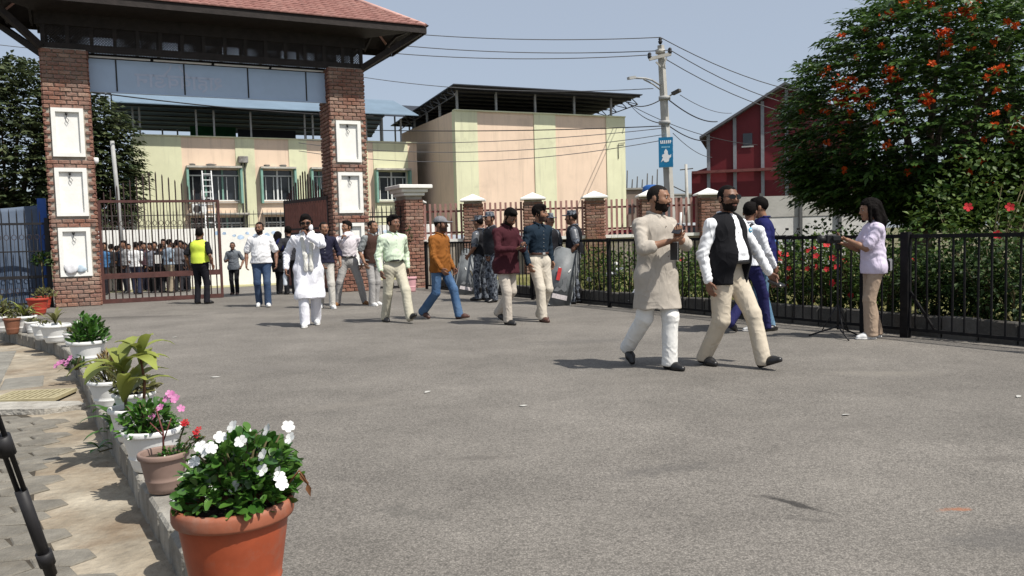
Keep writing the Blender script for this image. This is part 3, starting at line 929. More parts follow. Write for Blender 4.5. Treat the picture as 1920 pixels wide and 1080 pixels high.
# ================================================================== RAILING IN FRONT OF THE GARDEN
m_iron = mat('black_iron', (0.010, 0.010, 0.011), 0.7, 0.3, 12, spec=.12, dirt=.2, dirtcol=(.06, .04, .03))
fe = empty('garden_railing', FN0, math.atan2(FD.y, FD.x), 'long black iron railing along the garden from the brick post to the right', 'railing')
FH = 1.24
nseg = int(Lf/2.6)+1
for i in range(nseg):
    x = i*2.6
    if x > Lf: break
    MB().bbox((x-.03, -.03, -.05), (x+.03, .03, FH+.02)).build('post', m_iron, fe)
for z, h_ in ((.10, .035), (FH-.02, .045)):
    for i in range(nseg):
        x0, x1 = i*2.6+.03, min(Lf, (i+1)*2.6-.03)
        if x1 > x0: MB().bar((x0, 0, z), (x1, 0, z), .035, h_).build('rail', m_iron, fe)
mb = MB(); mb.bbox((-.009, -.009, .08), (.009, .009, FH-.02)); bar_me = mb.mesh('baluster'); bar_me.materials.append(m_iron)
nb = int(Lf/.148)
for i in range(nb):
    x = .09+i*.148
    if min(abs(x-2.6*k) for k in range(nseg+1)) < .05: continue
    o = link('baluster', bar_me, fe); o.location = (x+random.uniform(-.006, .006), 0, 0); o.rotation_euler = (0, random.uniform(-.008, .008), 0)
p1700 = at_z(1700, 632)
x17 = (Vector((p1700.x, p1700.y, 0))-FN0).dot(FD)
MB().bbox((x17-.05, -.06, -.02), (x17+.05, .02, FH+.03)).build('gate_post', m_iron, fe)
MB().bar((x17+.05, 0, .55), (x17+.35, 0, .12), .025, .025).build('brace', m_iron, fe)

# ================================================================== BRICK BOUNDARY WALL WITH RED SLATS
WY = 26.0
m_slat = mat('dusty_pink_slat', (0.36, 0.20, 0.175), .7, .2, 5, dirt=.2, dirtcol=(.14, .07, .06))
m_slatd = mat('dark_red_rail', (0.15, 0.05, 0.045), .7, .2, 5)
xs = [at_depth(px, 420, WY).x for px in (775, 888, 1000, 1115, 1218, 1328)]
bw = empty('boundary_wall', (0, 0, 0), 0, 'low brick boundary wall with white coping and dusty pink metal slats', 'wall')
LWZ0, LWZ1 = -.15, 1.20
for i in range(len(xs)-1):
    a, c = xs[i]+.30, xs[i+1]-.30
    MB().bbox((a, WY-.10, LWZ0), (c, WY+.10, LWZ1)).build('wall_base', mat('render_dirty', (.34, .30, .25), .9, .3, 2, bump=.4, bscale=20, dirt=.6, world=True), bw)
    MB().bbox((a-.01, WY-.16, LWZ1+.002), (c+.01, WY+.16, LWZ1+.10)).build('coping', m_plaster, bw)
    for z in (LWZ1+.30, LWZ1+.98):
        MB().bar((a-.01, WY+.02, z), (c+.01, WY+.02, z), .03, .06).build('rail', m_slatd, bw)
    n = int((c-a)/.152)
    for k in range(n):
        x = a+(c-a)*(k+.5)/n
        MB().bbox((x-.034, WY-.035, LWZ1+.10), (x+.034, WY-.005, LWZ1+1.22+random.uniform(-.01, .01))).build('slat', m_slat, bw)
for i, x in enumerate(xs):
    lab = ['brick pier with white pyramid cap hidden behind the short brick post', 'brick pier with white pyramid cap behind the two policemen at left', 'brick pier with white pyramid cap behind the man in dark blue shirt',
           'brick pier with white pyramid cap above the lone policeman', 'brick pier with white pyramid cap behind the head of the man in beige kurta', 'brick pier with white pyramid cap beside the head of the man in black waistcoat'][i]
    t = empty('brick_pier', (x, WY, -.15), 0, lab, 'pier', 'brick piers of the boundary wall')
    MB().bbox((-.28, -.28, 0), (.28, .28, 2.62)).build('mortar_core', m_mort, t)
    brick_face(t, .60, 2.62, .0945, .30, (-.30, -.30), 0, proud=.02)
    sj = MB(); brick_face(t, .60, 2.62, .0945, .30, (-.30, .30), -PI/2, joined=sj); brick_face(t, .60, 2.62, .0945, .30, (.30, -.30), PI/2, joined=sj)
    o = sj.build('side_brickwork', m_brick_side, t); o['kind'] = 'stuff'
    cp = MB(); r = .40
    cp.add([(-r, -r, 2.625), (r, -r, 2.625), (r, r, 2.625), (-r, r, 2.625), (-r, -r, 2.67), (r, -r, 2.67), (r, r, 2.67), (-r, r, 2.67), (0, 0, 2.86)], [(3, 2, 1, 0), (0, 1, 5, 4), (1, 2, 6, 5), (2, 3, 7, 6), (3, 0, 4, 7), (4, 5, 8), (5, 6, 8), (6, 7, 8), (7, 4, 8)])
    cp.build('pyramid_cap', m_plaster, t)
# grey concrete wall continuing to the right
m_conc = mat('grey_concrete_wall', (.40, .39, .36), .9, .2, .8, bump=.3, bscale=12, dirt=.4, dirtcol=(.2, .19, .17), world=True)
cw = empty('concrete_wall', (0, 0, 0), 0, 'grey and white concrete wall under the tree beyond the garden', 'wall')
cx0, cx1 = at_depth(1352, 420, 27.5).x, 12.4
nn = 4
for i in range(nn):
    a = cx0+(cx1-cx0)*i/nn; c = cx0+(cx1-cx0)*(i+1)/nn
    MB().bbox((a+.01, 27.4, 1.75), (c-.01, 27.6, 2.45)).build('upper_panel', m_conc, cw)
    MB().bbox((a+.01, 27.42, -.3), (c-.01, 27.6, 1.745)).build('lower_panel', mat('whitewashed_wall', (.66, .65, .62), .9, .14, 1.3, dirt=.35, dirtcol=(.35, .34, .32), world=True), cw)
    MB().bbox((a-.05, 27.3, -.3), (a+.05, 27.39, 2.55)).build('post', mat('weathered_post', (.10, .10, .10), .8, .2), cw)

# ================================================================== YELLOW AND PEACH BUILDING
m_yelw = mat('pale_lime_paint', (0.67, 0.67, 0.455), .9, .07, .7, bump=.10, bscale=3, dirt=.12, dirtcol=(.40, .38, .27), world=True)
m_peach = mat('peach_paint', (0.74, 0.575, 0.435), .9, .06, .7, bump=.10, bscale=3, dirt=.10, dirtcol=(.45, .36, .28), world=True)
m_plinth = mat('grey_plinth', (.33, .31, .28), .9, .2, 2, dirt=.4, world=True)
m_teal = mat('sea_green_paint', (.20, .36, .30), .7, .15, 4, dirt=.2)
m_glassd = mat('dark_window_glass', (.018, .022, .028), .08, .2, 3, spec=.6)
m_whitef = mat('white_frame', (.66, .68, .67), .6, .08, 5)
m_truss = mat('roof_truss_steel', (.07, .065, .06), .7, .2, 4)
m_postg = mat('grey_steel_post', (.34, .34, .33), .6, .15, 4)
def sheetmat(name, col):
    m = mat(name, col, .45, .12, .8, dirt=.2, dirtcol=tuple(c*.5 for c in col))
    return m
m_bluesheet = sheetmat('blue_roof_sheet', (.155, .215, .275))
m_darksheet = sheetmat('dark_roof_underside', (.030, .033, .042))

def streaks(m, col, amt):
    """rain streaks and grime running down a painted wall"""
    nt, bs, L = mat_nodes(m)
    src = bs.inputs['Base Color'].links[0].from_socket
    g = nt.nodes.new('ShaderNodeNewGeometry'); mp = nt.nodes.new('ShaderNodeMapping'); mp.inputs['Scale'].default_value = (2.2, 2.2, .16)
    L(g.outputs['Position'], mp.inputs['Vector'])
    n = nt.nodes.new('ShaderNodeTexNoise'); n.inputs['Scale'].default_value = 1.6; n.inputs['Detail'].default_value = 7; n.inputs['Roughness'].default_value = .7; L(mp.outputs[0], n.inputs['Vector'])
    r = nt.nodes.new('ShaderNodeMapRange'); r.inputs[1].default_value = .50; r.inputs[2].default_value = .74; r.inputs[4].default_value = amt; L(n.outputs['Fac'], r.inputs[0])
    n2 = nt.nodes.new('ShaderNodeTexNoise'); n2.inputs['Scale'].default_value = .55; n2.inputs['Detail'].default_value = 6; n2.inputs['Roughness'].default_value = .75; L(g.outputs['Position'], n2.inputs['Vector'])
    r2 = nt.nodes.new('ShaderNodeMapRange'); r2.inputs[1].default_value = .56; r2.inputs[2].default_value = .72; r2.inputs[4].default_value = amt*.8; L(n2.outputs['Fac'], r2.inputs[0])
    mx0 = nt.nodes.new('ShaderNodeMath'); mx0.operation = 'MAXIMUM'; L(r.outputs[0], mx0.inputs[0]); L(r2.outputs[0], mx0.inputs[1])
    mx = nt.nodes.new('ShaderNodeMix'); mx.data_type = 'RGBA'; L(mx0.outputs[0], mx.inputs[0]); L(src, mx.inputs[6]); mx.inputs[7].default_value = (*col, 1)
    L(mx.outputs[2], bs.inputs['Base Color'])
streaks(m_yelw, (.34, .33, .24), .5); streaks(m_peach, (.42, .33, .25), .45)
class Wall:
    """a facade frame: x along the wall, y out of it (towards the viewer is -), z up"""
    def __init__(s, p0, ang):
        s.p, s.a = Vector((p0[0], p0[1], 0)), ang
# ---- right block
YA = math.radians(24.2)
yb = empty('hall_building', (-2.57, 39.9, 0), YA, 'tall windowless hall with peach and lime bands under a dark roof', 'building')
YL = 9.70; YD = 9.0; YT = 7.5; YB = -.5
def px_to_wall(px, origin, ang):
    d = ray(px, 300); k = d[0]/d[1]
    ox, oy = origin
    # solve (ox + c t) = k (oy + s t)
    return (k*oy-ox)/(math.cos(ang)-k*math.sin(ang))
cutsx = [0]+[px_to_wall(p, (-2.57, 39.9), YA) for p in (897, 1003, 1043, 1138)]+[YL]
for i in range(5):
    pe = i % 2 == 1
    MB().bbox((cutsx[i], (.05 if pe else 0), YB+(1.4 if pe else 0)), (cutsx[i+1], .4, YT)).build('wall_panel', m_peach if pe else m_yelw, yb)
    if pe: MB().bbox((cutsx[i], .02, YB), (cutsx[i+1], .42, YB+1.398)).build('plinth', m_plinth, yb)
MB().bbox((0, .402, YB), (.4, YD, YT-.002)).build('side_wall', m_peach, yb)
MB().bbox((YL-.4, .402, YB), (YL-.001, YD, YT-.002)).build('side_wall', m_yelw, yb)
MB().bbox((.4, YD-.4, YB), (YL-.4, YD-.001, YT-.004)).build('back_wall', m_yelw, yb)
MB().bbox((.4, .402, YT-.5), (YL-.4, YD-.4, YT-.3)).build('terrace', m_plinth, yb)
MB().bbox((-.02, -.06, YT-.001), (YL+.02, .30, YT+.06)).build('parapet_cap', m_yelw, yb)
rz0, rz1 = 8.56, 8.05
rf = MB(); 
rf.add([(-.35, -.9, rz0), (YL+.55, -.9, rz0), (YL+.55, YD+1, rz1), (-.35, YD+1, rz1), (-.35, -.9, rz0+.05), (YL+.55, -.9, rz0+.05), (YL+.55, YD+1, rz1+.05), (-.35, YD+1, rz1+.05)], [(3, 2, 1, 0), (4, 5, 6, 7), (0, 1, 5, 4), (1, 2, 6, 5), (2, 3, 7, 6), (3, 0, 4, 7)])
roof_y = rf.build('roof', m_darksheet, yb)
for i in range(13):
    y = -.7+i*.85
    z = rz0+(rz1-rz0)*(y+.9)/(YD+1.9)-.05
    MB().bar((-.3, y, z), (YL+.5, y, z), .05, .09).build('purlin', m_truss, roof_y)
MB().bbox((.3, YD-1.2, YT-.3), (8.0, YD-1.15, rz1+.0)).build('back_sheet', m_darksheet, yb)  # dark sheet added to black out the open space under the roof
for x in [px_to_wall(p, (-2.57, 39.9), YA) for p in (862, 935, 1008, 1081, 1150)]:
    MB().bbox((x-.05, .10, YT+.06), (x+.05, .20, rz0-.06)).build('post', m_postg, yb)
for y in (2.5, 4.6, 6.8):
    MB().bbox((.08, y-.05, YT), (.18, y+.05, rz0-.25-.05*y)).build('post', m_postg, yb)
for x0 in (-.25, YL+.3):
    tr = MB()
    for k in range(9):
        y0, y1 = -.8+k*1.05, .25+k*1.05
        za = rz0-.12+(rz1-rz0)*(y0+.9)/(YD+1.9); zb = rz0-.12+(rz1-rz0)*(y1+.9)/(YD+1.9)
        tr.bar((x0, y0, za-.35), (x0, y1, zb), .035); tr.bar((x0, y0, za-.35), (x0, y0+.5, za), .035)
        tr.bar((x0, y0, za-.35), (x0, y1, zb-.35), .04)
    tr.build('truss', m_truss, roof_y)
MB().tube([(cutsx[4]+.7, -.03, 5.3), (cutsx[4]+.7, -.06, 6.1), (cutsx[4]+1.1, -.06, 6.15)], .02, 6).build('pipe', m_truss, yb)
# ---- left block
LA = math.radians(26.5)
lo = (-17.0, 37.1)
lb = empty('office_building', (lo[0], lo[1], 0), LA, 'two storey lime and peach office block with blue tin roof behind the gate', 'building')
LT, LBt = 6.35, -.5
wx = lambda p: px_to_wall(p, lo, LA)
LLn = 13.6
bands = [0]+[wx(p) for p in (341, 442, 478, 542, 576, 612, 690, 700, 765)]+[LLn]
wins = []      # x0,x1,z0,z1
def wz(px, py):      # height of a wall point seen at this pixel
    x = wx(px); X = lo[0]+x*math.cos(LA); Y = lo[1]+x*math.sin(LA)
    return at_depth(px, py, Y).z
up0, up1 = wz(400, 378), wz(400, 318)
dn1 = wz(400, 408)
for (a, c) in ((352, 447), (490, 548), (584, 612), (705, 763)):
    wins.append((wx(a), wx(c), up0, up1)); 
for (a, c) in ((352, 455), (492, 552)):
    wins.append((wx(a), wx(c), 1.1, dn1))
# wall cut into bands with real openings
edges = sorted(set([round(e, 4) for e in bands]+[round(w[0], 4) for w in wins]+[round(w[1], 4) for w in wins]))
for i in range(len(edges)-1):
    a, c = edges[i], edges[i+1]
    if c-a < .01: continue
    mid = (a+c)/2
    bi = max(k for k in range(len(bands)) if bands[k] <= mid+1e-6)
    pe = bi % 2 == 1
    mm = m_peach if pe else m_yelw
    zs = [(LBt, LT)]
    for w in wins:
        if w[0] < mid < w[1]:
            nz_ = []
            for (z0, z1) in zs:
                if w[3] <= z0 or w[2] >= z1: nz_.append((z0, z1)); continue
                if w[2] > z0: nz_.append((z0, w[2]))
                if w[3] < z1: nz_.append((w[3], z1))
            zs = nz_
    for (z0, z1) in zs:
        MB().bbox((a, .03 if pe else 0, z0), (c, .35, z1)).build('wall_panel', mm, lb)
for wi, (x0, x1, z0, z1) in enumerate(wins):
    wn = MB(); wn.bbox((x0-.03, .24, z0-.02), (x1+.03, .28, z1+.02)); wo_ = wn.build('window', m_glassd, lb)
    fm = MB()
    nv = max(2, int((x1-x0)/.75))
    for k in range(nv+1):
        x = x0+(x1-x0)*k/nv
        fm.bbox((max(x0, x-.04), .14, z0), (min(x1, x+.04), .235, z1))
    fm.build('frame', m_whitef if wi % 2 else m_teal, wo_)
    for zz in (z0+.02, z1-.30):
        MB().bbox((x0+.001, .12, zz), (x1-.001, .138, zz+.06)).build('bar', m_whitef, wo_)
    for k in range(2*nv):
        x = x0+(x1-x0)*(k+.5)/(2*nv)
        MB().bbox((x-.02, .16, z0+.06), (x+.02, .20, z1-.32)).build('casement', m_whitef, wo_)
    if wi < 4:
        MB().bbox((x0-.10, -.42, z1+.06), (x1+.10, .03, z1+.15)).build('sunshade', mat('weathered_slab', (.44, .42, .37), .9, .3, 3, dirt=.7, dirtcol=(.10, .09, .08), world=True), lb)
        for xx in (x0-.06, x1+.06):
            MB().bbox((xx-.05, -.36, z0-.10), (xx+.05, -.001, z1+.05)).build('fin', m_teal, lb)
        MB().bbox((x0-.12, -.10, z0-.08), (x1+.12, -.001, z0-.03)).build('sill', m_plinth, lb)
    else:
        MB().bbox((x0-.15, -.42, z1+.10), (x1+.15, -.001, z1+.2)).build('sunshade', mat('weathered_slab', (.4, .4, .4)), lb)
# left side wall, green shuttered side window
MB().bbox((0, .352, LBt), (.35, 7.0, LT-.002)).build('side_wall', m_plinth if False else m_yelw, lb)
MB().bbox((-.35, 1.2, 2.6), (-.001, 3.2, 5.0)).build('bay', m_teal, lb)
for k in range(2):
    MB().bbox((-.40, 1.35+k*.92, 2.9), (-.352, 2.12+k*.92, 4.7)).build('shutter', mat('dark_teal', (.08, .2, .17), .6, .2), lb)
MB().bbox((.352, 6.7, LBt), (LLn, 7.0, LT-.004)).build('back_wall', m_yelw, lb)
MB().bbox((.352, .352, LT-.45), (LLn, 6.69, LT-.3)).build('terrace', m_plinth, lb)
MB().bbox((-.03, -.05, LT-.001), (LLn, .25, LT+.05)).build('parapet_cap', m_yelw, lb)
# gable roof of blue sheet
ez, rz_ = 7.62, 9.0
rx0, rx1 = -.75, LLn-.2
rb = MB()
for (ya, za, yc, zc) in ((-1.0, ez, 3.0, rz_), (3.0, rz_, 7.4, ez-.1)):
    rb.add([(rx0, ya, za), (rx1, ya, za), (rx1, yc, zc), (rx0, yc, zc), (rx0, ya, za+.04), (rx1, ya, za+.04), (rx1, yc, zc+.04), (rx0, yc, zc+.04)], [(3, 2, 1, 0), (4, 5, 6, 7), (0, 1, 5, 4), (1, 2, 6, 5), (2, 3, 7, 6), (3, 0, 4, 7)])
rbo = rb.build('roof', m_bluesheet, lb)
for i in range(9):
    y = 3.15+i*.5; z = rz_+(ez-.1-rz_)*(y-3)/4.4-.05
    MB().bar((rx0, y, z), (rx1, y, z), .05, .06).build('purlin', m_truss, rbo)
for p in (247, 266, 372, 405, 474, 575, 590, 690, 720, 755):
    x = wx(p)
    MB().bbox((max(.02, x-.04), .08, LT+.05), (max(.02, x-.04)+.08, .16, ez-.01)).build('post', m_postg, lb)
for p in (300, 333, 440, 520, 610, 735):
    x = wx(p)+.6
    MB().bbox((x-.04, 6.75, LT), (x+.04, 6.83, 7.55)).build('post', m_postg, lb)
MB().bbox((wx(380), 5.2, LT-.2), (wx(475), 5.25, 7.55)).build('green_netting', mat('dark_green_net', (.012, .09, .03), .8, .3, 3), lb)
MB().bbox((wx(480), 5.4, LT-.2), (wx(600), 5.45, 7.5)).build('back_sheet', m_darksheet, lb)
# stains, pipes, ac unit, ladder
for p in (452, 458):
    MB().tube([(wx(p), -.07, 1.2), (wx(p), -.07, up1+.35)], .035, 6).build('drain_pipe', mat('dark_pipe', (.07, .065, .06), .7, .3), lb)
MB().bevbox((wx(455), -.12, up1+.48), (.45, .22, .32), .02).build('junction_box', mat('grimy_metal', (.22, .21, .2), .8, .4, 6, dirt=.7), lb)
for p in (360, 395, 500, 530):
    blob('peeled_plaster', (wx(p), -.05, up1+.22), (.13+.1*random.random(), .05, .06), int(p), lb, mat('bare_grey_plaster', (.12, .115, .105), .95, .3, 6), .3, 2)
ac = empty('air_conditioner', (0, 0, 0), 0, 'white air conditioner box on the office wall behind the ladder', 'air conditioner')
pa = Vector((lo[0]+wx(368)*math.cos(LA), lo[1]+wx(368)*math.sin(LA), wz(368, 392)))
ac.location = pa; ac.rotation_euler = (0, 0, LA)
MB().bevbox((0, -.18, 0), (.62, .28, .46), .02).build('case', m_whitef, ac)
MB().lathe([(0, 0), (.16, 0), (.17, .015), (.15, .02), (0, .02)], (0, 0, 0), 18).build('fan_grille', m_truss, ac)
ac.children[1].rotation_euler = (PI/2, 0, 0); ac.children[1].location = (-.1, -.33, 0)
ld = empty('ladder', (0, 0, 0), LA, 'white metal ladder leaning against the office wall above the white wall', 'ladder')
ld.location = (lo[0]+wx(384)*math.cos(LA), lo[1]+wx(384)*math.sin(LA), 0)
zt, zb = wz(384, 322), .2
m_alu = mat('white_ladder_paint', (.74, .75, .75), .5, .1)
for s in (-.20, .20):
    MB().bar((s, -1.4, zb), (s, -.45, zt), .05, .08).build('rail', m_alu, ld)
nr_ = 16
for i in range(nr_):
    t = (i+.5)/nr_
    MB().bar((-.2, -1.4+.95*t, zb+(zt-zb)*t), (.2, -1.4+.95*t, zb+(zt-zb)*t), .035, .035).build('rung', m_alu, ld)
# ---- lower dark roof seen between the pillar and the hall
sr = empty('shed_roof', (0, 0, 0), LA, 'low dark roof on steel trusses between the two yellow buildings', 'roof')
p = at_depth(690, 213, 47); sr.location = (p.x, p.y, 0)
z_ = p.z
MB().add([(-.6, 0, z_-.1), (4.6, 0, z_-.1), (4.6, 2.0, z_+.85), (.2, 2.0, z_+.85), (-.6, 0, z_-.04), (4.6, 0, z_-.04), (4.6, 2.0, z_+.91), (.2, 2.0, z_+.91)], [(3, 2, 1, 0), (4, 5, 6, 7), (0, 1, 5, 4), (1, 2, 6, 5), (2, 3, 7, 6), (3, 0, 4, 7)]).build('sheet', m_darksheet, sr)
for k in range(5):
    MB().bbox((.1+k*.9, 1.0, 5.0), (.18+k*.9, 1.08, z_+.3)).build('post', m_postg, sr)
blob('water_tank', (1.6, 1.3, 6.6), (.4, .4, .45), 5, sr, m_blackp, .05)

# ================================================================== WHITE WALL BEHIND THE GATE
wa = math.radians(23)
w0 = at_depth(150, 432, 29.2); 
ww = empty('white_wall', (w0.x, w0.y, 0), wa, 'long whitewashed wall with blue painted motifs and thin railing behind the gate', 'wall')
WT = 1.93
m_mural = mat('blue_mural_paint', (.26, .40, .62), .85, .5, 5, col2=(.55, .64, .74))
segs = 6; WLn = 14.0
for i in range(segs):
    MB().bbox((WLn*i/segs+.006, 0, -.45), (WLn*(i+1)/segs-.006, .2, WT)).build('panel', m_plaster, ww)
for k in range(26):
    x = 4.6+k*.30+random.uniform(-.08, .08); z = WT-.16-random.uniform(0, .22); r = random.uniform(.07, .14)
    n = 9
    V = [(x+r*random.uniform(.6, 1.1)*math.cos(2*PI*j/n), -.004, z+r*.8*random.uniform(.6, 1.1)*math.sin(2*PI*j/n)) for j in range(n)]
    MB().prism(V, (0, .003, 0)).build('painted_flower', m_mural, ww)
MB().bar((0, .1, WT+.52), (WLn, .1, WT+.52), .03).build('rail', m_truss, ww)
MB().bar((0, .1, WT+.10), (WLn, .1, WT+.10), .03).build('rail', m_truss, ww)
vb = MB(); vb.tube([(0, .1, WT-.02), (0, .1, WT+.62), (0, .1, WT+.70)], [.010, .010, .002], 5, False); vme = vb.mesh('baluster'); vme.materials.append(m_truss)
for i in range(int(WLn/.17)):
    o = link('baluster', vme, ww); o.location = (i*.17+.05, 0, 0)
lb2 = link('lean_pole', MB().tube([(0, 0, -.3), (-.12, 0, 3.2), (-.2, 0, 5.0)], .07, 8).mesh('lean_pole'), None, m_postg)
p = at_depth(218, 400, 28.5); lb2.location = (p.x+.2, p.y, 0)
tag(lb2, 'grey steel pole leaning beside the white wall behind the left gate leaf', 'pole')
vg = MB().quad(*[Vector((w0.x, w0.y, -.262))+Vector((math.cos(wa)*x-math.sin(wa)*y, math.sin(wa)*x+math.cos(wa)*y, 0)) for x, y in ((0, -1.6), (14, -1.6), (14, .1), (0, .1))])
tag(vg.build('verge', mat('dusty_verge', (.33, .31, .17), .95, .3, 2, world=True)), kind='structure')

# ================================================================== RED BUILDING
m_red = mat('red_cladding', (.115, .010, .014), .55, .12, 1.0, bump=.1, bscale=2, world=True)
RY = 46.0
RA = math.radians(-17)
rbx = at_depth(1328, 250, RY).x
def rz_at(px, py, x):
    return at_depth(px, py, RY+x*math.sin(RA)).z
rxw = lambda px: px_to_wall(px, (rbx, RY), RA)
half = rxw(1472)
ezr = rz_at(1326, 250, 0); azr = rz_at(1472, 163, half)
rd = empty('red_building', (rbx, RY, 0), RA, 'dark red clad gabled hall with grey columns behind the tree', 'building')
def gz_at(x): return ezr+(azr-ezr)*(1-abs(x-half)/half)
colx = [0, rxw(1378), rxw(1430), half*1.02, half*1.5, half*2]
for i in range(5):
    a, c = colx[i], colx[i+1]
    pts = [(a, 0, -.4), (c, 0, -.4), (c, 0, gz_at(c)), (a, 0, gz_at(a))]
    MB().prism(pts, (0, .2, 0)).build('cladding_panel', m_red, rd)
for c in colx:
    MB().bbox((c-.09, -.12, -.4), (c+.09, -.005, gz_at(c)-.05)).build('column', mat('grey_column', (.22, .23, .25), .7, .15), rd)
ML = rz_at(1380, 320, rxw(1380))
MB().bbox((-.9, -.5, ML-.10), (half*2, -.13, ML+.05)).build('ledge', m_slatd, rd)
MB().prism([(-.95, 0, -.4), (-.1, 0, -.4), (-.1, 0, ML+.25), (-.95, 0, ML)], (0, 4, 0)).build('annex', m_red, rd)
m_roofd = mat('grey_roof_sheet', (.10, .10, .11), .6, .2, 2)
for s in (0, 1):
    x0, x1 = (-.45, half) if s == 0 else (half, half*2+.45)
    za, zb = (ezr-.35, azr+.05) if s == 0 else (azr+.05, ezr-.35)
    MB().add([(x0, -.6, za), (x1, -.6, zb), (x1, 12, zb), (x0, 12, za), (x0, -.6, za+.14), (x1, -.6, zb+.14), (x1, 12, zb+.14), (x0, 12, za+.14)], [(3, 2, 1, 0), (4, 5, 6, 7), (0, 1, 5, 4), (1, 2, 6, 5), (2, 3, 7, 6), (3, 0, 4, 7)]).build('roof', m_roofd, rd)
MB().bbox((0, .2, -.4), (.2, 12, ezr-.3)).build('side_wall', m_red, rd)
wxx = rxw(1402); wzz = rz_at(1402, 262, wxx)
wn = MB().bbox((wxx-.25, -.05, wzz-.35), (wxx+.25, -.002, wzz+.35)).build('window', m_glassd, rd)
MB().bbox((wxx-.32, -.07, wzz-.42), (wxx+.32, -.052, wzz-.34)).build('sill', m_postg, wn)

# ================================================================== POLES, SIGN, WIRES
m_pole = mat('concrete_pole', (.40, .385, .35), .9, .15, 3, bump=.2, bscale=30, dirt=.2, dirtcol=(.2, .19, .17))
PY = 29.0
pb = at_depth(1263, 480, PY); pt = at_depth(1239, 78, PY)
up = empty('utility_pole', (pb.x, pb.y, -.3), 0, 'concrete utility pole with crossarm, street lamps and blue sign box', 'pole')
def PL(px, py, dy=0.0):
    q = at_depth(px, py, PY+dy); return Vector((q.x-pb.x, q.y-pb.y, q.z+.3))
top = PL(1239, 85)
MB().tube([(0, 0, 0), tuple(top*.5), tuple(top)], [.20, .165, .12], 4, False).build('shaft', m_pole, up)
MB().tube([tuple(PL(1238, 96)-Vector((0, 0, .08))), tuple(PL(1238, 96)+Vector((0, 0, .05)))], .17, 10).build('head_band', m_pole, up)
a0, a1 = PL(1217, 111, -.2), PL(1258, 101, -.2)
MB().bar(a0, a1, .10, .11).build('crossarm', m_pole, up)
MB().bar(PL(1230, 116, -.2), PL(1239, 125, -.2), .05).build('brace', m_pole, up)
MB().bar(PL(1250, 108, -.2), PL(1243, 125, -.2), .05).build('brace', m_pole, up)
for (px, py) in ((1218, 104), (1256, 95), (1238, 76)):
    c = PL(px, py, -.2)
    MB().lathe([(.03, -.13), (.06, -.1), (.08, -.03), (.05, .0), (.07, .05), (.04, .1), (0, .11)], c, 10).build('insulator', m_blackp, up)
MB().tube([PL(1238, 160), PL(1222, 150, -.3), PL(1210, 147, -.6), PL(1188, 146, -.9)], .035, 6).build('lamp_arm', m_postg, up)
MB().tube([PL(1238, 168), PL(1225, 158, -.2), PL(1207, 149, -.5)], .03, 6).build('lamp_arm', m_postg, up)
MB().bar(PL(1190, 145, -.9), PL(1178, 147, -1.0), .16, .09).build('lamp_head', m_postg, up)
MB().tube([PL(1253, 181), PL(1262, 176, -.2)], .03, 6).build('lamp_arm', m_postg, up)
MB().bar(PL(1261, 176, -.2), PL(1275, 169, -.4), .17, .10).build('lamp_head', m_truss, up)
for y in (184, 230):
    c = PL(1246, y); MB().tube([c-Vector((0, 0, .06)), c+Vector((0, 0, .06))], .21, 10).build('band', m_postg, up)
# sign box
sx = empty('pole_sign', (0, 0, 0), math.radians(-12), 'blue advertising box with white picture fixed to the utility pole', 'sign')
c0, c1 = at_depth(1236, 258, PY-.35), at_depth(1262, 313, PY-.35)
sx.location = ((c0.x+c1.x)/2, PY-.30, (c0.z+c1.z)/2)
sw, sh = abs(c1.x-c0.x)+.02, abs(c0.z-c1.z)
m_sblue = mat('blue_sign_face', (.012, .16, .32), .4, .08, 2)
m_slight = mat('pale_blue_sign_side', (.25, .48, .68), .5, .1, 3)
m_sw = mat('sign_white', (.72, .74, .75), .5, .05)
MB().bbox((-sw/2, -.12, -sh/2), (sw/2, .12, sh/2)).build('box', m_slight, sx)
MB().bbox((-sw/2, -.128, -sh/2), (sw/2, -.122, sh/2)).build('front_face', m_sblue, sx)
for (z, n, h_, w_) in ((sh*.36, 6, .07, .8), (sh*.31, 6, .05, .75), (sh*.17, 7, .045, .6)):
    for k in range(n):
        x = -sw*w_/2+(k+.5)*sw*w_/n
        MB().bbox((x-sw*w_/n*.38, -.133, z-h_/2), (x+sw*w_/n*.38*random.uniform(.5, 1), -.130, z+h_/2)).build('lettering', m_sw if n < 7 else mat('sign_cyan', (.3, .6, .75), .5), sx)
fig = [(-.36, -.36), (-.20, -.18), (-.28, -.15), (-.22, -.08), (-.10, -.06), (-.12, .02), (-.05, .08), (0, .12), (.08, .07), (.14, .02), (.15, -.08), (.24, -.12), (.38, -.08), (.36, -.18), (.24, -.22), (.20, -.33), (.05, -.36), (-.1, -.35), (-.18, -.28)]
MB().prism([(x*sw, -.1305, z*sh*.95) for x, z in fig], (0, -.003, 0)).build('picture', m_sw, sx)
for k in range(9):
    z = sh*.44-k*sh*.108
    MB().bbox((sw/2+.001, -.06, z-.03), (sw/2+.004, .06, z+.03)).build('side_lettering', m_sw if k % 2 else m_sblue, sx)
MB().bar((0, .12, sh*.3), (0, .36, sh*.3), .05).build('bracket', m_truss, sx); MB().bar((0, .12, -sh*.3), (0, .36, -sh*.3), .05).build('bracket', m_truss, sx)
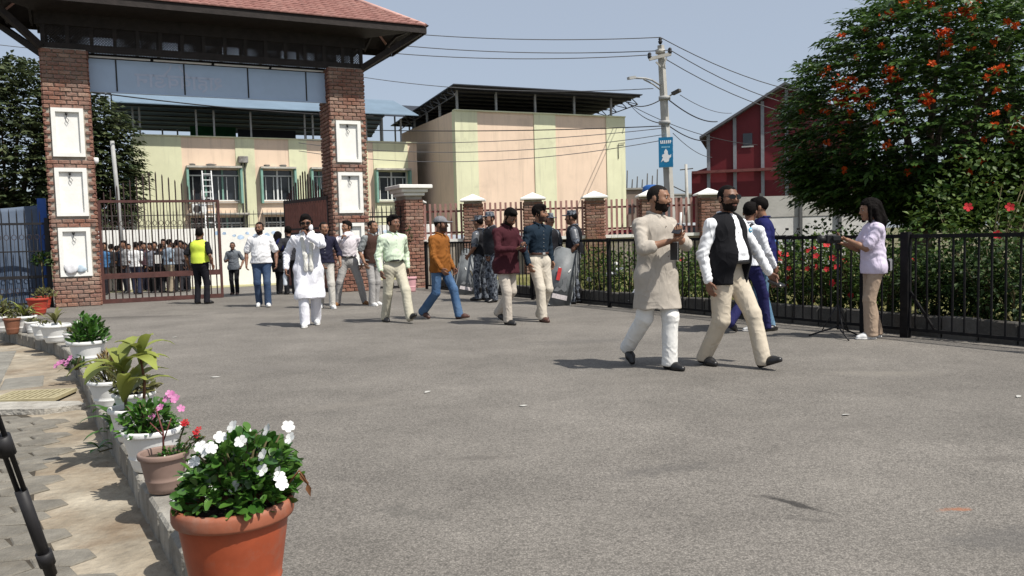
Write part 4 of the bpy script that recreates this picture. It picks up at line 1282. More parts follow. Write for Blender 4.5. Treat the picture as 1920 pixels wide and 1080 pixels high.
# far pole
fp0 = at_depth(1290, 380, 75); 
fpp = empty('utility_pole', (fp0.x, 75, -.5), 0, 'small distant utility pole left of the red building', 'pole')
zt_ = at_depth(1287, 308, 75).z+.5
MB().tube([(0, 0, 0), (-.15, 0, zt_)], [.2, .13], 6).build('shaft', m_pole, fpp)
MB().bar((-.7, 0, zt_-.5), (.5, 0, zt_-.4), .09).build('crossarm', m_truss, fpp)
MB().tube([(-.1, 0, zt_-2.6), (-1.5, 0, zt_-1.9)], .05, 6).build('lamp_arm', m_truss, fpp)
# wires: endpoints given as sight lines and distances
m_wire = mat('aluminium_wire', (.10, .10, .105), .6, .1)
m_wireb = mat('black_bundle_wire', (.025, .025, .027), .7, .1)
def wire(a, b_, sag, r, label, m=None, n=16, mid=None):
    A = at_depth(*a); B = at_depth(*b_)
    pts = []
    for i in range(n+1):
        t = i/n; p = A.lerp(B, t); p.z -= sag*4*t*(1-t); pts.append(p)
    o = MB().tube(pts, r, 4, False, False).build('power_line', m or m_wire)
    tag(o, label, 'cable', 'overhead wires')
wire((1238, 70, 28.8), (640, 50, 33), .25, .016, 'highest overhead wire from the pole top towards the gate roof')
wire((1257, 94, 28.8), (620, 70, 33), .30, .016, 'overhead wire from the right insulator towards the gate roof')
wire((1218, 103, 28.8), (600, 85, 33), .30, .016, 'overhead wire from the left insulator towards the gate roof')
wire((1238, 70, 28.8), (1640, 180, 40), .7, .018, 'highest overhead wire from the pole to the red building side')
wire((1257, 94, 28.8), (1640, 205, 40), .8, .018, 'overhead wire from the right insulator to the red building side')
wire((1250, 112, 28.8), (1640, 222, 40), .8, .018, 'overhead wire from the crossarm to the red building side')
wire((1225, 166, 29), (640, 138, 36), .35, .014, 'thin wire crossing the sky above the hall roof')
wire((1247, 182, 28.9), (1172, 190, 44.0), .3, .022, 'thick black cable from the pole to the hall roof end', m_wireb)
wire((1178, 192, 44.0), (1247, 232, 28.9), .25, .020, 'slack black cable from the hall roof down to the pole', m_wireb)
wire((1178, 195, 44.0), (1420, 272, 45), .4, .018, 'slack cable from the hall roof passing behind the pole', m_wireb)
wire((1250, 184, 28.9), (1345, 228, 45.2), .25, .028, 'thick black cable from the pole down to the red building', m_wireb)
wire((1275, 178, 28.9), (1372, 212, 45.2), .2, .014, 'thin wire from the right lamp to the red building')
wire((1250, 233, 28.9), (1335, 262, 45.2), .25, .024, 'black cable from the pole sign top to the red building', m_wireb)
wire((1262, 250, 28.9), (1335, 295, 45.2), .2, .016, 'thin wire from the sign box to the red building')
for k, (y0, y1, yr, sg) in enumerate(((240, 252, 236, .15), (262, 255, 240, .3), (268, 258, 252, .5), (283, 268, 262, .6))):
    wire((1247, yr, 28.8), (560, y0, 34), sg, .013 if k else .018, ['uppermost wire across the hall front', 'second wire across the hall front', 'third sagging wire across the hall front', 'lowest sagging wire across the hall front'][k], m_wireb if k == 0 else m_wire)
wire((-20, 82, 30), (640, 140, 36), .1, .013, 'thin wire running behind the left gate pillar')
wire((168, 172, 27), (700, 218, 36), .15, .022, 'black cable passing below the sign board', m_wireb)

# ================================================================== FAR SKYLINE AND STREET
def block(name, px0, px1, ytop, Y, m, label, cat='building', zb=-.6, depth=6, wn=0):
    a, c = at_depth(px0, ytop, Y), at_depth(px1, ytop, Y)
    t = empty(name, (a.x, Y, zb), 0, label, cat)
    h_ = a.z-zb; w_ = c.x-a.x
    MB().bbox((0, 0, 0), (w_, depth, h_)).build('walls', m, t)
    MB().bbox((-.15, -.2, h_+.005), (w_+.15, depth+.2, h_+.2)).build('roof_slab', m_plinth, t)
    for k in range(wn):
        x = w_*(k+.5)/wn
        for zz in (.3, .68):
            f_ = MB().bbox((x-w_/wn*.26, -.06, h_*zz-.5), (x+w_/wn*.26, -.004, h_*zz+.5)).build('window', m_glassd, t)
    return t, w_, h_
t, w_, h_ = block('unfinished_house', 1172, 1240, 356, 95, mat('grey_brown_brick', (.22, .17, .14), .9, .2, .6), 'unfinished low house with bare steel rods right of the hall', wn=3)
for k in range(7):
    x = w_*(.08+.14*k)
    MB().tube([(x, 1, h_), (x+.1, 1, h_+1.1+random.random()*1.3)], .07, 5).build('steel_rod', m_truss, t)
block('far_house', 1262, 1330, 366, 120, mat('pale_house', (.36, .33, .30), .9, .2, .3), 'pale far house behind the distant pole', wn=4)
block('far_shed', 1232, 1275, 372, 105, mat('dull_red_shed', (.20, .10, .08), .9, .2, .3), 'dull red far shed between the two poles', wn=2)
tk = empty('water_tank', (0, 0, 0), 0, 'blue water tank on a white stand beside the utility pole', 'tank')
q = at_depth(1221, 362, 60); tk.location = (q.x, 60, 0)
MB().lathe([(0, .62), (.35, .6), (.62, .45), (.66, 0), (.62, -.3), (0, -.32)], (0, 0, q.z), 18).build('tank', mat('blue_tank', (.02, .09, .30), .45, .1), tk)
MB().bbox((-.75, -.5, q.z-1.0), (.75, .5, q.z-.34)).build('stand', m_plaster, tk)
MB().bbox((-.6, -.4, -.6), (.6, .4, q.z-1.01)).build('pedestal', m_plinth, tk)
# parked vehicles beyond the boundary wall
def car(name, loc, rz, m, label, L_=4.0, W_=1.65, H_=1.45, van=False):
    t = empty(name, loc, rz, label, 'van' if van else 'car')
    if van:
        side = [(-L_/2, .35), (-L_/2, H_*.95), (-L_/2+.1, H_), (L_*.28, H_), (L_*.42, H_*.60), (L_/2, H_*.52), (L_/2, .35)]
        gl = [(-L_/2+.2, H_*.62), (-L_/2+.2, H_*.9), (L_*.26, H_*.9), (L_*.39, H_*.62)]
    else:
        side = [(-L_/2, .35), (-L_/2, H_*.62), (-L_*.40, H_*.68), (-L_*.28, H_*.96), (-L_*.18, H_), (L_*.10, H_), (L_*.25, H_*.66), (L_*.46, H_*.58), (L_/2, H_*.45), (L_/2, .35)]
        gl = [(-L_*.36, H_*.68), (-L_*.27, H_*.92), (L_*.09, H_*.94), (L_*.22, H_*.67)]
    MB().prism([(x, -W_/2, z) for x, z in side], (0, W_, 0)).build('body', m, t)
    for s in (-1, 1):
        MB().prism([(x, s*(W_/2+.004), z) for x, z in gl], (0, s*.006, 0)).build('window', m_glassd, t)
    for x in (-L_*.31, L_*.31):
        for s in (-1, 1):
            w = MB(); w.tube([(x, s*(W_/2-.16), .33), (x, s*(W_/2+.02), .33)], .33, 20); wo2 = w.build('wheel', m_blackp, t)
            MB().tube([(x, s*(W_/2+.021), .33), (x, s*(W_/2+.03), .33)], .19, 14).build('rim', m_postg, wo2)
    return t
q = at_depth(1183, 430, 33)
car('parked_car', (q.x, 33, -.27), math.radians(4), mat('maroon_car_paint', (.10, .008, .018), .25, .05, 1, spec=.6), 'maroon car parked behind the boundary wall beside the man in beige kurta', H_=1.75, L_=3.6)
q = at_depth(1275, 430, 38)
car('parked_van', (q.x, 38, -.27), math.radians(2), mat('white_van_paint', (.66, .68, .70), .3, .05, 1, spec=.5), 'white van parked behind the boundary wall between the two nearest men', H_=2.0, L_=4.4, van=True)
q = at_depth(930, 430, 33.5)
bn_ = empty('banner', (q.x, 33.5, -.3), math.radians(10), 'pale blue and white banner seen through the slats', 'banner')
MB().bbox((-2.2, -.03, .55), (2.2, 0, 1.75)).build('cloth', mat('pale_banner', (.52, .60, .68), .8, .35, 1.3, col2=(.68, .68, .66)), bn_)
for x in (-2.25, 2.25): MB().tube([(x, 0, 0), (x, 0, 1.85)], .03, 6).build('stake', m_postg, bn_)
# ================================================================== PEOPLE
# Bodies and clothes are grown as smooth blended volumes and skinned into one continuous surface each.
class Sdf:
    FAR = 0.06
    def __init__(s, lo, hi, h):
        s.lo = np.array(lo, float); s.h = h
        s.n = np.ceil((np.array(hi)-s.lo)/h).astype(int)+1
        s.F = np.full(s.n, s.FAR, np.float32)
        s.ax = [(s.lo[i]+np.arange(s.n[i])*h).astype(np.float32) for i in range(3)]
    def region(s, lo, hi, m):
        i0 = np.clip(np.floor((np.array(lo)-m-s.lo)/s.h).astype(int), 0, s.n)
        i1 = np.clip(np.ceil((np.array(hi)+m-s.lo)/s.h).astype(int)+1, 0, s.n)
        if np.any(i1-i0 < 1): return None
        sl = tuple(slice(a, b) for a, b in zip(i0, i1))
        return sl, s.ax[0][sl[0]][:, None, None], s.ax[1][sl[1]][None, :, None], s.ax[2][sl[2]][None, None, :]
    def blend(s, sl, d, k, sub):
        f = s.F[sl]
        if sub:
            d = -d
            if k > 0:
                h = np.clip(.5+.5*(d-f)/k, 0, 1); s.F[sl] = f*(1-h)+d*h+k*h*(1-h)
            else: s.F[sl] = np.maximum(f, d)
        else:
            if k > 0:
                h = np.clip(.5+.5*(f-d)/k, 0, 1); s.F[sl] = f*(1-h)+d*h-k*h*(1-h)
            else: s.F[sl] = np.minimum(f, d)
    def cap(s, a, b, ra, rb=None, k=.02, w=None, q=1.0, sub=False):
        rb = ra if rb is None else rb
        a = np.array(a, float); b = np.array(b, float)
        m = s.FAR+max(ra, rb)*max(1, 1/q)
        r = s.region(np.minimum(a, b), np.maximum(a, b), m)
        if r is None: return
        sl, X, Y, Z = r
        px, py, pz = X-a[0], Y-a[1], Z-a[2]
        ab = b-a; L = max(1e-9, ab@ab)
        t = np.clip((px*ab[0]+py*ab[1]+pz*ab[2])/L, 0, 1)
        dx, dy, dz = px-t*ab[0], py-t*ab[1], pz-t*ab[2]
        d2 = dx*dx+dy*dy+dz*dz
        if w is not None and q != 1.0:
            wd_ = dx*w[0]+dy*w[1]+dz*w[2]
            d2 = d2+(q*q-1)*wd_*wd_
        s.blend(sl, np.sqrt(d2)-(ra+(rb-ra)*t), k, sub)
    def ell(s, c, r, M=None, k=.02, sub=False):
        c = np.array(c, float); r = np.array(r, float)
        R = float(r.max())
        g = s.region(c-R, c+R, s.FAR)
        if g is None: return
        sl, X, Y, Z = g
        P = [X-c[0], Y-c[1], Z-c[2]]
        if M is None: M = np.eye(3)
        Q = [(P[0]*M[0, i]+P[1]*M[1, i]+P[2]*M[2, i])/float(M[:, i]@M[:, i]) for i in range(3)]
        k0 = np.sqrt(sum((Q[i]/r[i])**2 for i in range(3)))+1e-6
        k1 = np.sqrt(sum((Q[i]/r[i]**2)**2 for i in range(3)))+1e-6
        s.blend(sl, k0*(k0-1)/k1, k, sub)
    def cut(s, n, c):
        n = np.array(n, float)
        d = s.ax[0][:, None, None]*n[0]+s.ax[1][None, :, None]*n[1]+s.ax[2][None, None, :]*n[2]-float(np.dot(n, c))
        s.F = np.maximum(s.F, d.astype(np.float32))
    def mesh(s):
        F = s.F.copy()
        F[0], F[-1] = s.FAR, s.FAR; F[:, 0], F[:, -1] = s.FAR, s.FAR; F[:, :, 0], F[:, :, -1] = s.FAR, s.FAR
        I = F < 0
        a = I.astype(np.uint8)
        c = a[:-1, :-1, :-1]+a[1:, :-1, :-1]+a[:-1, 1:, :-1]+a[1:, 1:, :-1]+a[:-1, :-1, 1:]+a[1:, :-1, 1:]+a[:-1, 1:, 1:]+a[1:, 1:, 1:]
        act = (c > 0) & (c < 8)
        cells = np.argwhere(act)
        if len(cells) == 0: return None, None
        idx = np.full(act.shape, -1, np.int32); idx[act] = np.arange(len(cells))
        acc = np.zeros((len(cells), 3)); cnt = np.zeros(len(cells))
        cor = [(i, j, k) for i in (0, 1) for j in (0, 1) for k in (0, 1)]
        val = {q: F[cells[:, 0]+q[0], cells[:, 1]+q[1], cells[:, 2]+q[2]] for q in cor}
        for p in cor:
            for axi in range(3):
                if p[axi] == 0:
                    q = list(p); q[axi] = 1; q = tuple(q)
                    fa, fb = val[p], val[q]
                    m = (fa < 0) != (fb < 0)
                    t = np.where(m, fa/np.where(m, fa-fb, 1), 0)
                    e = np.array(p, float)[None]+t[:, None]*(np.array(q, float)-np.array(p, float))[None]
                    acc += np.where(m[:, None], e, 0); cnt += m
        V = s.lo+(cells+acc/cnt[:, None])*s.h
        faces = []
        for axi in range(3):
            o1, o2 = [(1, 2), (2, 0), (0, 1)][axi]
            A = [slice(1, -1)]*3; B = [slice(1, -1)]*3
            A[axi] = slice(0, -1); B[axi] = slice(1, None)
            sa, sb_ = I[tuple(A)], I[tuple(B)]
            e = np.argwhere(sa != sb_)
            if len(e) == 0: continue
            base = e.copy(); base[:, o1] += 1; base[:, o2] += 1
            fl = sa[e[:, 0], e[:, 1], e[:, 2]]
            def ci(d1, d2):
                q = base.copy(); q[:, o1] += d1; q[:, o2] += d2
                return idx[q[:, 0], q[:, 1], q[:, 2]]
            v0, v1, v2, v3 = ci(-1, -1), ci(0, -1), ci(0, 0), ci(-1, 0)
            f = np.stack([v0, v1, v2, v3], 1)
            f[~fl] = f[~fl][:, ::-1]
            faces.append(f)
        return V, np.concatenate(faces)
def wob(V, seed, freq, aniso=(1, 1, 1)):
    r = np.random.default_rng(seed)
    P = V*np.array(aniso)[None]*freq
    out = np.zeros(len(V))
    for i in range(5):
        k = r.normal(size=3); k /= np.linalg.norm(k)
        k2 = r.normal(size=3)
        out += np.sin(P@k*(1+.6*i)+r.uniform(0, 6)+1.6*np.sin(P@k2*.6+r.uniform(0, 6)))/(1+.4*i)
    return out/3.2
def finish(sdf, name, m, parent, wr=0.0, seed=0, freq=22, aniso=(1, 1, 1), smooth_it=1, fold=None):
    V, F = sdf.mesh()
    if V is None: return None
    me = mesh_np(name, V, F, True)
    if wr or fold is not None:
        N = np.zeros(len(me.vertices)*3, np.float32)
        me.vertices.foreach_get('normal', N); N = N.reshape(-1, 3)
        co = np.zeros(len(me.vertices)*3, np.float32); me.vertices.foreach_get('co', co); co = co.reshape(-1, 3)
        d = wob(co, seed, freq, aniso)
        d = np.sign(d)*np.abs(d)**.8
        if fold is not None: d = d+fold(co)
        co = co+N*(wr*d)[:, None]
        me.vertices.foreach_set('co', co.ravel()); me.update()
    return link(name, me, parent, m)
def U(v):
    v = np.array(v, float); return v/max(1e-9, np.linalg.norm(v))
def ik(a, t, l1, l2, pole):
    a = np.array(a, float); t = np.array(t, float)
    d = t-a; D = np.linalg.norm(d); Dm = min(D, (l1+l2)*.995); u = d/max(D, 1e-9)
    t = a+u*Dm
    x = (l1*l1-l2*l2+Dm*Dm)/(2*Dm); h = math.sqrt(max(0, l1*l1-x*x))
    p = np.array(pole, float); p = p-u*(p@u)
    return a+u*x+U(p)*h, t
def rotm(yaw, pitch, roll):
    return np.array(Matrix.Rotation(math.radians(yaw), 3, 'Z') @ Matrix.Rotation(math.radians(pitch), 3, 'X') @ Matrix.Rotation(math.radians(roll), 3, 'Y'))

def cloth(name, col, rough=.85, var=.07, scale=9, fold=.55, fs=5.5, **kw):
    """woven cloth: weave grain plus sharp-edged creases"""
    key = 'cloth_'+name
    if key in MATS: return MATS[key]
    m = mat(key, col, rough, var, scale, 0, 0, spec=.12, **kw)
    nt, bs, L = mat_nodes(m)
    tc = nt.nodes.new('ShaderNodeTexCoord')
    mp = nt.nodes.new('ShaderNodeMapping'); mp.inputs['Scale'].default_value = (1.0, 1.0, .62); mp.inputs['Rotation'].default_value = (.35, .25, 0)
    L(tc.outputs['Object'], mp.inputs['Vector'])
    hs = []
    for (sc_, dist, amp) in ((fs, 1.1, 1.0), (fs*2.3, .8, .45)):
        n = nt.nodes.new('ShaderNodeTexNoise'); n.inputs['Scale'].default_value = sc_; n.inputs['Detail'].default_value = 1.5; n.inputs['Distortion'].default_value = dist
        L(mp.outputs[0], n.inputs['Vector'])
        a = nt.nodes.new('ShaderNodeMath'); a.operation = 'SUBTRACT'; L(n.outputs['Fac'], a.inputs[0]); a.inputs[1].default_value = .5
        b = nt.nodes.new('ShaderNodeMath'); b.operation = 'ABSOLUTE'; L(a.outputs[0], b.inputs[0])
        c = nt.nodes.new('ShaderNodeMath'); c.operation = 'MULTIPLY'; L(b.outputs[0], c.inputs[0]); c.inputs[1].default_value = -amp*6
        d = nt.nodes.new('ShaderNodeMath'); d.operation = 'EXPONENT'; L(c.outputs[0], d.inputs[0])
        e = nt.nodes.new('ShaderNodeMath'); e.operation = 'MULTIPLY'; L(d.outputs[0], e.inputs[0]); e.inputs[1].default_value = amp
        hs.append(e.outputs[0])
    ad = nt.nodes.new('ShaderNodeMath'); ad.operation = 'ADD'; L(hs[0], ad.inputs[0]); L(hs[1], ad.inputs[1])
    bn = nt.nodes.new('ShaderNodeBump'); bn.inputs['Strength'].default_value = fold; bn.inputs['Distance'].default_value = .016
    L(ad.outputs[0], bn.inputs['Height']); L(bn.outputs[0], bs.inputs['Normal'])
    return m
def skin(tone):
    c = {'m': (.255, .132, .080), 'd': (.180, .088, .054), 'l': (.33, .185, .115)}[tone]
    return mat('skin_'+tone, c, .5, .10, 14, .1, 220, spec=.35, sub=.08)
m_hair = mat('black_hair', (.0065, .0052, .0048), .8, .5, 90, .3, 200, spec=.08)
m_grizzle = mat('grey_black_hair', (.014, .012, .011), .8, .5, 90, .3, 200, spec=.08)
m_beardskin = mat('beard_shadow', (.013, .0095, .008), .8, .4, 90, spec=.08)
m_stub = mat('stubble', (.055, .032, .024), .7, .3, 90)
m_eyew = mat('eye_white', (.30, .26, .23), .4, .02)
m_eyed = mat('eye_dark', (.012, .008, .006), .2, .02)
m_lip = mat('lip', (.16, .065, .05), .5, .05)
m_lens = mat('dark_lens', (.006, .006, .007), .3, .02, spec=.35)
m_leatherb = mat('black_leather', (.013, .012, .012), .38, .2, 20, spec=.5)
m_leatherbr = mat('brown_leather', (.075, .032, .022), .4, .2, 20, spec=.5)
m_tan = mat('tan_suede', (.20, .095, .035), .8, .15, 12)
m_sneak = mat('white_sneaker', (.62, .62, .61), .6, .08, 12)
m_sole = mat('white_sole', (.66, .65, .62), .7, .08)

def person(label, px=None, py=None, h=1.70, yaw=-60, lf=(0.05, 0.0, 0, 0), rf=(-.05, 0.0, 0, 0), lh=None, rh=None, head=(0, 0, 0), lean=2, twist=0, belly=0.0, fat=0.0,
           tone='m', hair='short', beard=None, glasses=False, top=None, vest=None, bottom=None, shoe='black', res=.0115, group=None, loc=None, lpole=None, rpole=None,
           curl=(.5, .5), belt=None, hat=None, seed=1, cat='person', women=False, hdir=(None, None), gz_off=0.0):
    p0 = loc if loc is not None else on_ground(px, py)
    s = h/1.72
    t = empty('person', (p0.x, p0.y, p0.z+gz_off), math.radians(yaw-90), label, cat, group)
    t.scale = (s, s, s)
    bres = min(res, .0085) if res < .015 else res
    sk = skin(tone)
    # ---- joints (x right, y forward, z up)
    L1, L2 = .435, .415
    feet = []
    for side, f_ in ((-1, lf), (1, rf)):
        fwd, lat, lift, ph = f_[:4]
        out = f_[4] if len(f_) > 4 else 8
        phr = math.radians(ph); orad = math.radians(out)*side
        fv = np.array([math.sin(orad)*math.cos(phr), math.cos(orad)*math.cos(phr), math.sin(phr)])
        rv = U(np.cross(fv, [0, 0, 1])); uv = np.cross(rv, fv)
        heel = -.065*fv-.083*uv; toe = .195*fv-.083*uv
        az = lift-min(heel[2], toe[2])
        ank = np.array([side*(.085+lat), fwd, az])
        feet.append((ank, fv, rv, uv))
    hz = .925
    for (ank, *_), sd_ in zip(feet, (-1, 1)):
        hd = math.hypot(ank[0]-sd_*.085, ank[1])
        hz = min(hz, ank[2]+math.sqrt(max(.2, ((L1+L2)*.992)**2-hd*hd)))
    th = math.radians(lean)
    up_ = np.array([0, math.sin(th), math.cos(th)])
    fw_ = np.array([0, math.cos(th), -math.sin(th)])
    pel = np.array([0, 0, hz])
    tw = math.radians(twist); rx = np.array([math.cos(tw), math.sin(tw), 0]); fx = np.array([-math.sin(tw), math.cos(tw), 0])
    def S(x, y, z): return pel+rx*x+fx*y*math.cos(th)+up_*z+np.array([0, 0, -y*math.sin(th)])
    shw = (.165 if women else .185)+fat*.3
    sho = [S(-shw, -.01, .458), S(shw, -.01, .458)]
    hip = [pel+np.array([-.09, 0, 0]), pel+np.array([.09, 0, 0])]
    neck0, neck1 = S(0, -.015, .53), S(0, .01, .62)
    HM = rotm(twist+head[0], -lean*.4+head[1], head[2])*1.10
    hc = neck1+HM@np.array([0, .02, .074])
    knees = []
    for i in (0, 1):
        k_, a_ = ik(hip[i], feet[i][0], L1, L2, feet[i][1]+np.array([0, .6, 0])); knees.append(k_)
    arms = []
    for i, (hd_, pole) in enumerate(((lh, lpole), (rh, rpole))):
        sd_ = -1 if i == 0 else 1
        if hd_ is None: hd_ = (.05*sd_+sd_*.02, .06, -.02)
        tgt = pel+rx*(sd_*abs(shw+.03) if False else hd_[0])+fx*hd_[1]+np.array([0, 0, hd_[2]])
        el, wr_ = ik(sho[i], tgt, .285, .255, pole if pole is not None else (sd_*.6, -1, -.2))
        hdv = U(wr_-el) if hdir[i] is None else U(rx*hdir[i][0]+fx*hdir[i][1]+np.array([0, 0, hdir[i][2]]))
        arms.append((sho[i], el, wr_, hdv))
    # ---- bounds
    pts = np.array([*[f[0] for f in feet], *knees, *[a for ar in arms for a in ar[:3]], hc, pel, *sho])
    lo = pts.min(0)-.28; hi = pts.max(0)+.28; lo[2] = -.03; hi[2] = hc[2]+.2
    # ---- body
    B = Sdf(lo, hi, bres)
    B.cap(S(0, 0, .04), S(0, 0, .38), .100, .115, .03, fw_, 1.5)
    B.cap(sho[0], sho[1], .045, .045, .05)
    B.cap(hip[0], hip[1], .085, .085, .05)
    for i in (0, 1):
        B.cap(hip[i], knees[i], .065, .045, .04)
        B.cap(knees[i], feet[i][0], .045, .032, .03)
        sh_, el, wr_, hv = arms[i]
        sl0 = (top or {}).get('sleeve', 'long')
        ka = .62 if sl0 == 'long' else 1.0
        B.cap(sh_, el, .048*(.7 if sl0 != 'none' else 1), .038*(ka if sl0 != 'rolled' else .72), .02)
        B.cap(el, el*.6+wr_*.4, .037*(ka if sl0 != 'rolled' else .75), .038*ka, .02); B.cap(el*.6+wr_*.4, wr_, .038*ka, .026, .02)
        # hand: palm, four fingers, thumb
        sd_ = -1 if i == 0 else 1
        inn = U(np.array([-sd_, .15, 0.])*1.0 + (np.array([0, 0, .0]))); nrm = inn-hv*(inn@hv)
        if np.linalg.norm(nrm) < .2: nrm = np.array([0, 1., 0])-hv*hv[1]
        nrm = U(nrm)                       # palm faces the body
        sv = U(np.cross(nrm, hv))*(-sd_)  # towards the thumb side
        if sv[1] < 0 and abs(hv[2]) > .5: sv = -sv
        if abs(hv[2]) <= .5:              # hand held level: palm up, thumbs out
            nrm = U(np.array([0, 0, 1.])-hv*hv[2]); sv = U(np.cross(hv, nrm))*sd_
        c = curl[i]
        for o_ in (-.024, 0.0, .024):
            B.cap(wr_+hv*.012+sv*o_*.6, wr_+hv*.085+sv*o_, .017, .015, .012)
        fl = [.070, .082, .078, .060]
        for j in range(4):
            off = (.030, .010, -.011, -.030)[j]
            b0 = wr_+hv*.085+sv*off
            d1 = U(hv*math.cos(c)+nrm*math.sin(c)); d2 = U(hv*math.cos(2.1*c)+nrm*math.sin(2.1*c))
            b1 = b0+d1*fl[j]*.5; b2 = b1+d2*fl[j]*.5
            B.cap(b0, b1, .0100, .0094, .006); B.cap(b1, b2, .0094, .0080, .006)
        t0 = wr_+hv*.025+sv*.030; t1 = t0+U(hv*.8+sv*.7+nrm*.2)*.042; t2 = t1+U(hv+sv*.15+nrm*.45)*.035
        B.cap(t0, t1, .0135, .0115, .01); B.cap(t1, t2, .0115, .0095, .008)
    B.cap(neck0, neck1, .058 if not women else .047, .054 if not women else .045, .03)
    def Hd(x, y, z): return hc+HM@np.array([x, y, z])
    w_ = 1+fat*.8
    B.ell(Hd(0, -.012, .028), (.076, .097, .090), HM, .02)
    B.ell(Hd(0, .022, -.030), (.061*w_, .070, .085), HM, .03)
    B.ell(Hd(0, .058, -.088), (.030*w_, .030, .024), HM, .025)
    for sx in (-1, 1):
        B.ell(Hd(sx*.040, .050, -.022), (.026*w_, .030, .026), HM, .02)
        B.ell(Hd(sx*.078, -.008, -.008), (.010, .021, .032), HM, .008)
    B.cap(Hd(-.034, .078, .026), Hd(.034, .078, .026), .014, .014, .014)
    for sx in (-1, 1): B.ell(Hd(sx*.030, .100, .008), (.017, .016, .011), HM, .010, True)
    B.cap(Hd(0, .088, .016), Hd(0, .108, -.024), .008, .013, .010)
    for sx in (-1, 1): B.ell(Hd(sx*.013, .097, -.030), (.009, .010, .008), HM, .006)
    B.cap(Hd(-.020, .080, -.054), Hd(.020, .080, -.054), .009, .009, .008); B.cap(Hd(-.016, .080, -.066), Hd(.016, .080, -.066), .010, .010, .006)
    body = finish(B, 'body', sk, t)
    # scalp and beard shadow: skin under hair takes the hair's colour, with an uneven edge
    bme_ = body.data
    bme_.materials.append(m_grizzle if hair == 'grey' else m_hair); bme_.materials.append(m_stub if beard == 'stubble' else m_beardskin)
    nf = len(bme_.polygons); cc = np.zeros(nf*3, np.float32); bme_.polygons.foreach_get('center', cc); cc = cc.reshape(-1, 3)
    lc = (cc-hc)@np.linalg.inv(HM).T
    nz_ = wob(cc, seed, 120)*.006
    near = (np.abs(lc) < .16).all(1) & (lc[:, 2] > -.125)
    mi = np.zeros(nf, np.int32)
    if hair not in ('none',):
        ax_ = np.abs(lc[:, 0])
        hl = (-.58*lc[:, 1]+.81*lc[:, 2]-.9*np.clip(ax_-.034, 0, .03)*(lc[:, 1] > .03) > (.010 if hair in ('short', 'flop', 'long') else .020)+nz_) & (ax_ < .078+.02*(lc[:, 2] > .02))
        hl |= (ax_ > .056) & (ax_ < .080) & (lc[:, 1] > -.004) & (lc[:, 1] < .028+nz_) & (lc[:, 2] > -.030) & (lc[:, 2] < .05)
        mi[near & hl] = 1
    if beard in ('full', 'stubble'):
        jl = (lc[:, 1] > -.005+nz_) & (lc[:, 2] < -.047+nz_+.25*(lc[:, 1] < .045)*(.045-lc[:, 1])*2) & (lc[:, 2] > -.106)
        jl &= ~((np.abs(lc[:, 0]) < .020) & (lc[:, 2] > -.070) & (lc[:, 2] < -.052))
        mi[near & jl & (mi == 0)] = 2
    bme_.polygons.foreach_set('material_index', mi); bme_.update()
    # eyes
    if res < .015:
        for sx in (-1, 1):
            if glasses: break
            bm = bmesh.new(); bmesh.ops.create_uvsphere(bm, u_segments=10, v_segments=8, radius=.0105)
            me = bpy.data.meshes.new('eye'); 
            for f_ in bm.faces:
                f_.smooth = True
                f_.material_index = 1 if f_.calc_center_median().y > .0058 else 0
            bm.to_mesh(me); bm.free(); me.materials.append(m_eyew); me.materials.append(m_eyed)
            o = link('eye', me, t); e = Hd(sx*.030, .0825, .007); o.matrix_local = Matrix.Translation(Vector(e)) @ Matrix(HM.tolist()).to_4x4()
        eb = Sdf(hc-.14, hc+.14, .0055)
        for sx in (-1, 1): eb.cap(Hd(sx*.016, .094, .026), Hd(sx*.046, .080, .030), .0055, .0045, .004)
        finish(eb, 'eyebrows', m_hair, t)
        ml = Sdf(hc-.14, hc+.14, .0055)
        ml.cap(Hd(-.019, .0855, -.055), Hd(.019, .0855, -.055), .0062, .0062, .003); ml.cap(Hd(-.014, .086, -.066), Hd(.014, .086, -.066), .0066, .0066, .003)
        finish(ml, 'lips', m_lip, t)
    hres = .0065 if res < .015 else res
    # hair
    mh = m_grizzle if hair == 'grey' else m_hair
    if hair in ('short', 'flop'):
        th_ = {'short': .013, 'grey': .006, 'flop': .019, 'crop': .005}[hair]
        Hs = Sdf(hc-.2, hc+.2, hres)
        Hs.ell(Hd(0, -.012-.28*th_, .032+.40*th_), (.0768+th_*.12, .0975+th_*.15, .0900+th_*.45), HM, 0)
        if hair in ('short', 'flop'): Hs.ell(Hd(.012, .045, .100), (.050, .045, .026), HM, .03)
        n_ = HM@U([0, -.60, .80]); Hs.cut(-n_, Hd(0, 0, {'short': .004, 'flop': -.004, 'crop': .012, 'grey': .012}[hair]))
        if hair == 'flop': 
            for sx in (-1, 1): Hs.cap(Hd(sx*.078, .0, .03), Hd(sx*.080, -.01, -.03), .018, .012, .02)
            Hs.cap(Hd(.03, .075, .085), Hd(.055, .088, .045), .022, .012, .03)
        for sx in (-1, 1): Hs.cap(Hd(sx*.076, .012, .02), Hd(sx*.076, .014, -.012), .010, .007, .012)
        finish(Hs, 'hair', mh, t, .003, seed, 70)
    elif hair == 'long':
        Hs = Sdf(hc-np.array([.3, .35, .45]), hc+.25, hres)
        Hs.ell(Hd(0, -.016, .034), (.090, .110, .106), HM, 0)
        n_ = HM@U([0, -.55, .83]); Hs.cut(-n_, Hd(0, 0, .02))
        Hs.cap(Hd(0, -.075, .03), Hd(0, -.115, -.13), .082, .085, .05); Hs.cap(Hd(0, -.115, -.13), Hd(0, -.135, -.27), .085, .045, .04, HM[:, 1], 1.4)
        for sx in (-1, 1): Hs.cap(Hd(sx*.075, .02, .04), Hd(sx*.082, .035, -.12), .024, .022, .03); Hs.cap(Hd(sx*.08, -.03, .0), Hd(sx*.085, -.06, -.18), .035, .03, .04)
        finish(Hs, 'hair', m_hair, t, .008, seed, 60, (2.4, 2.4, .5))
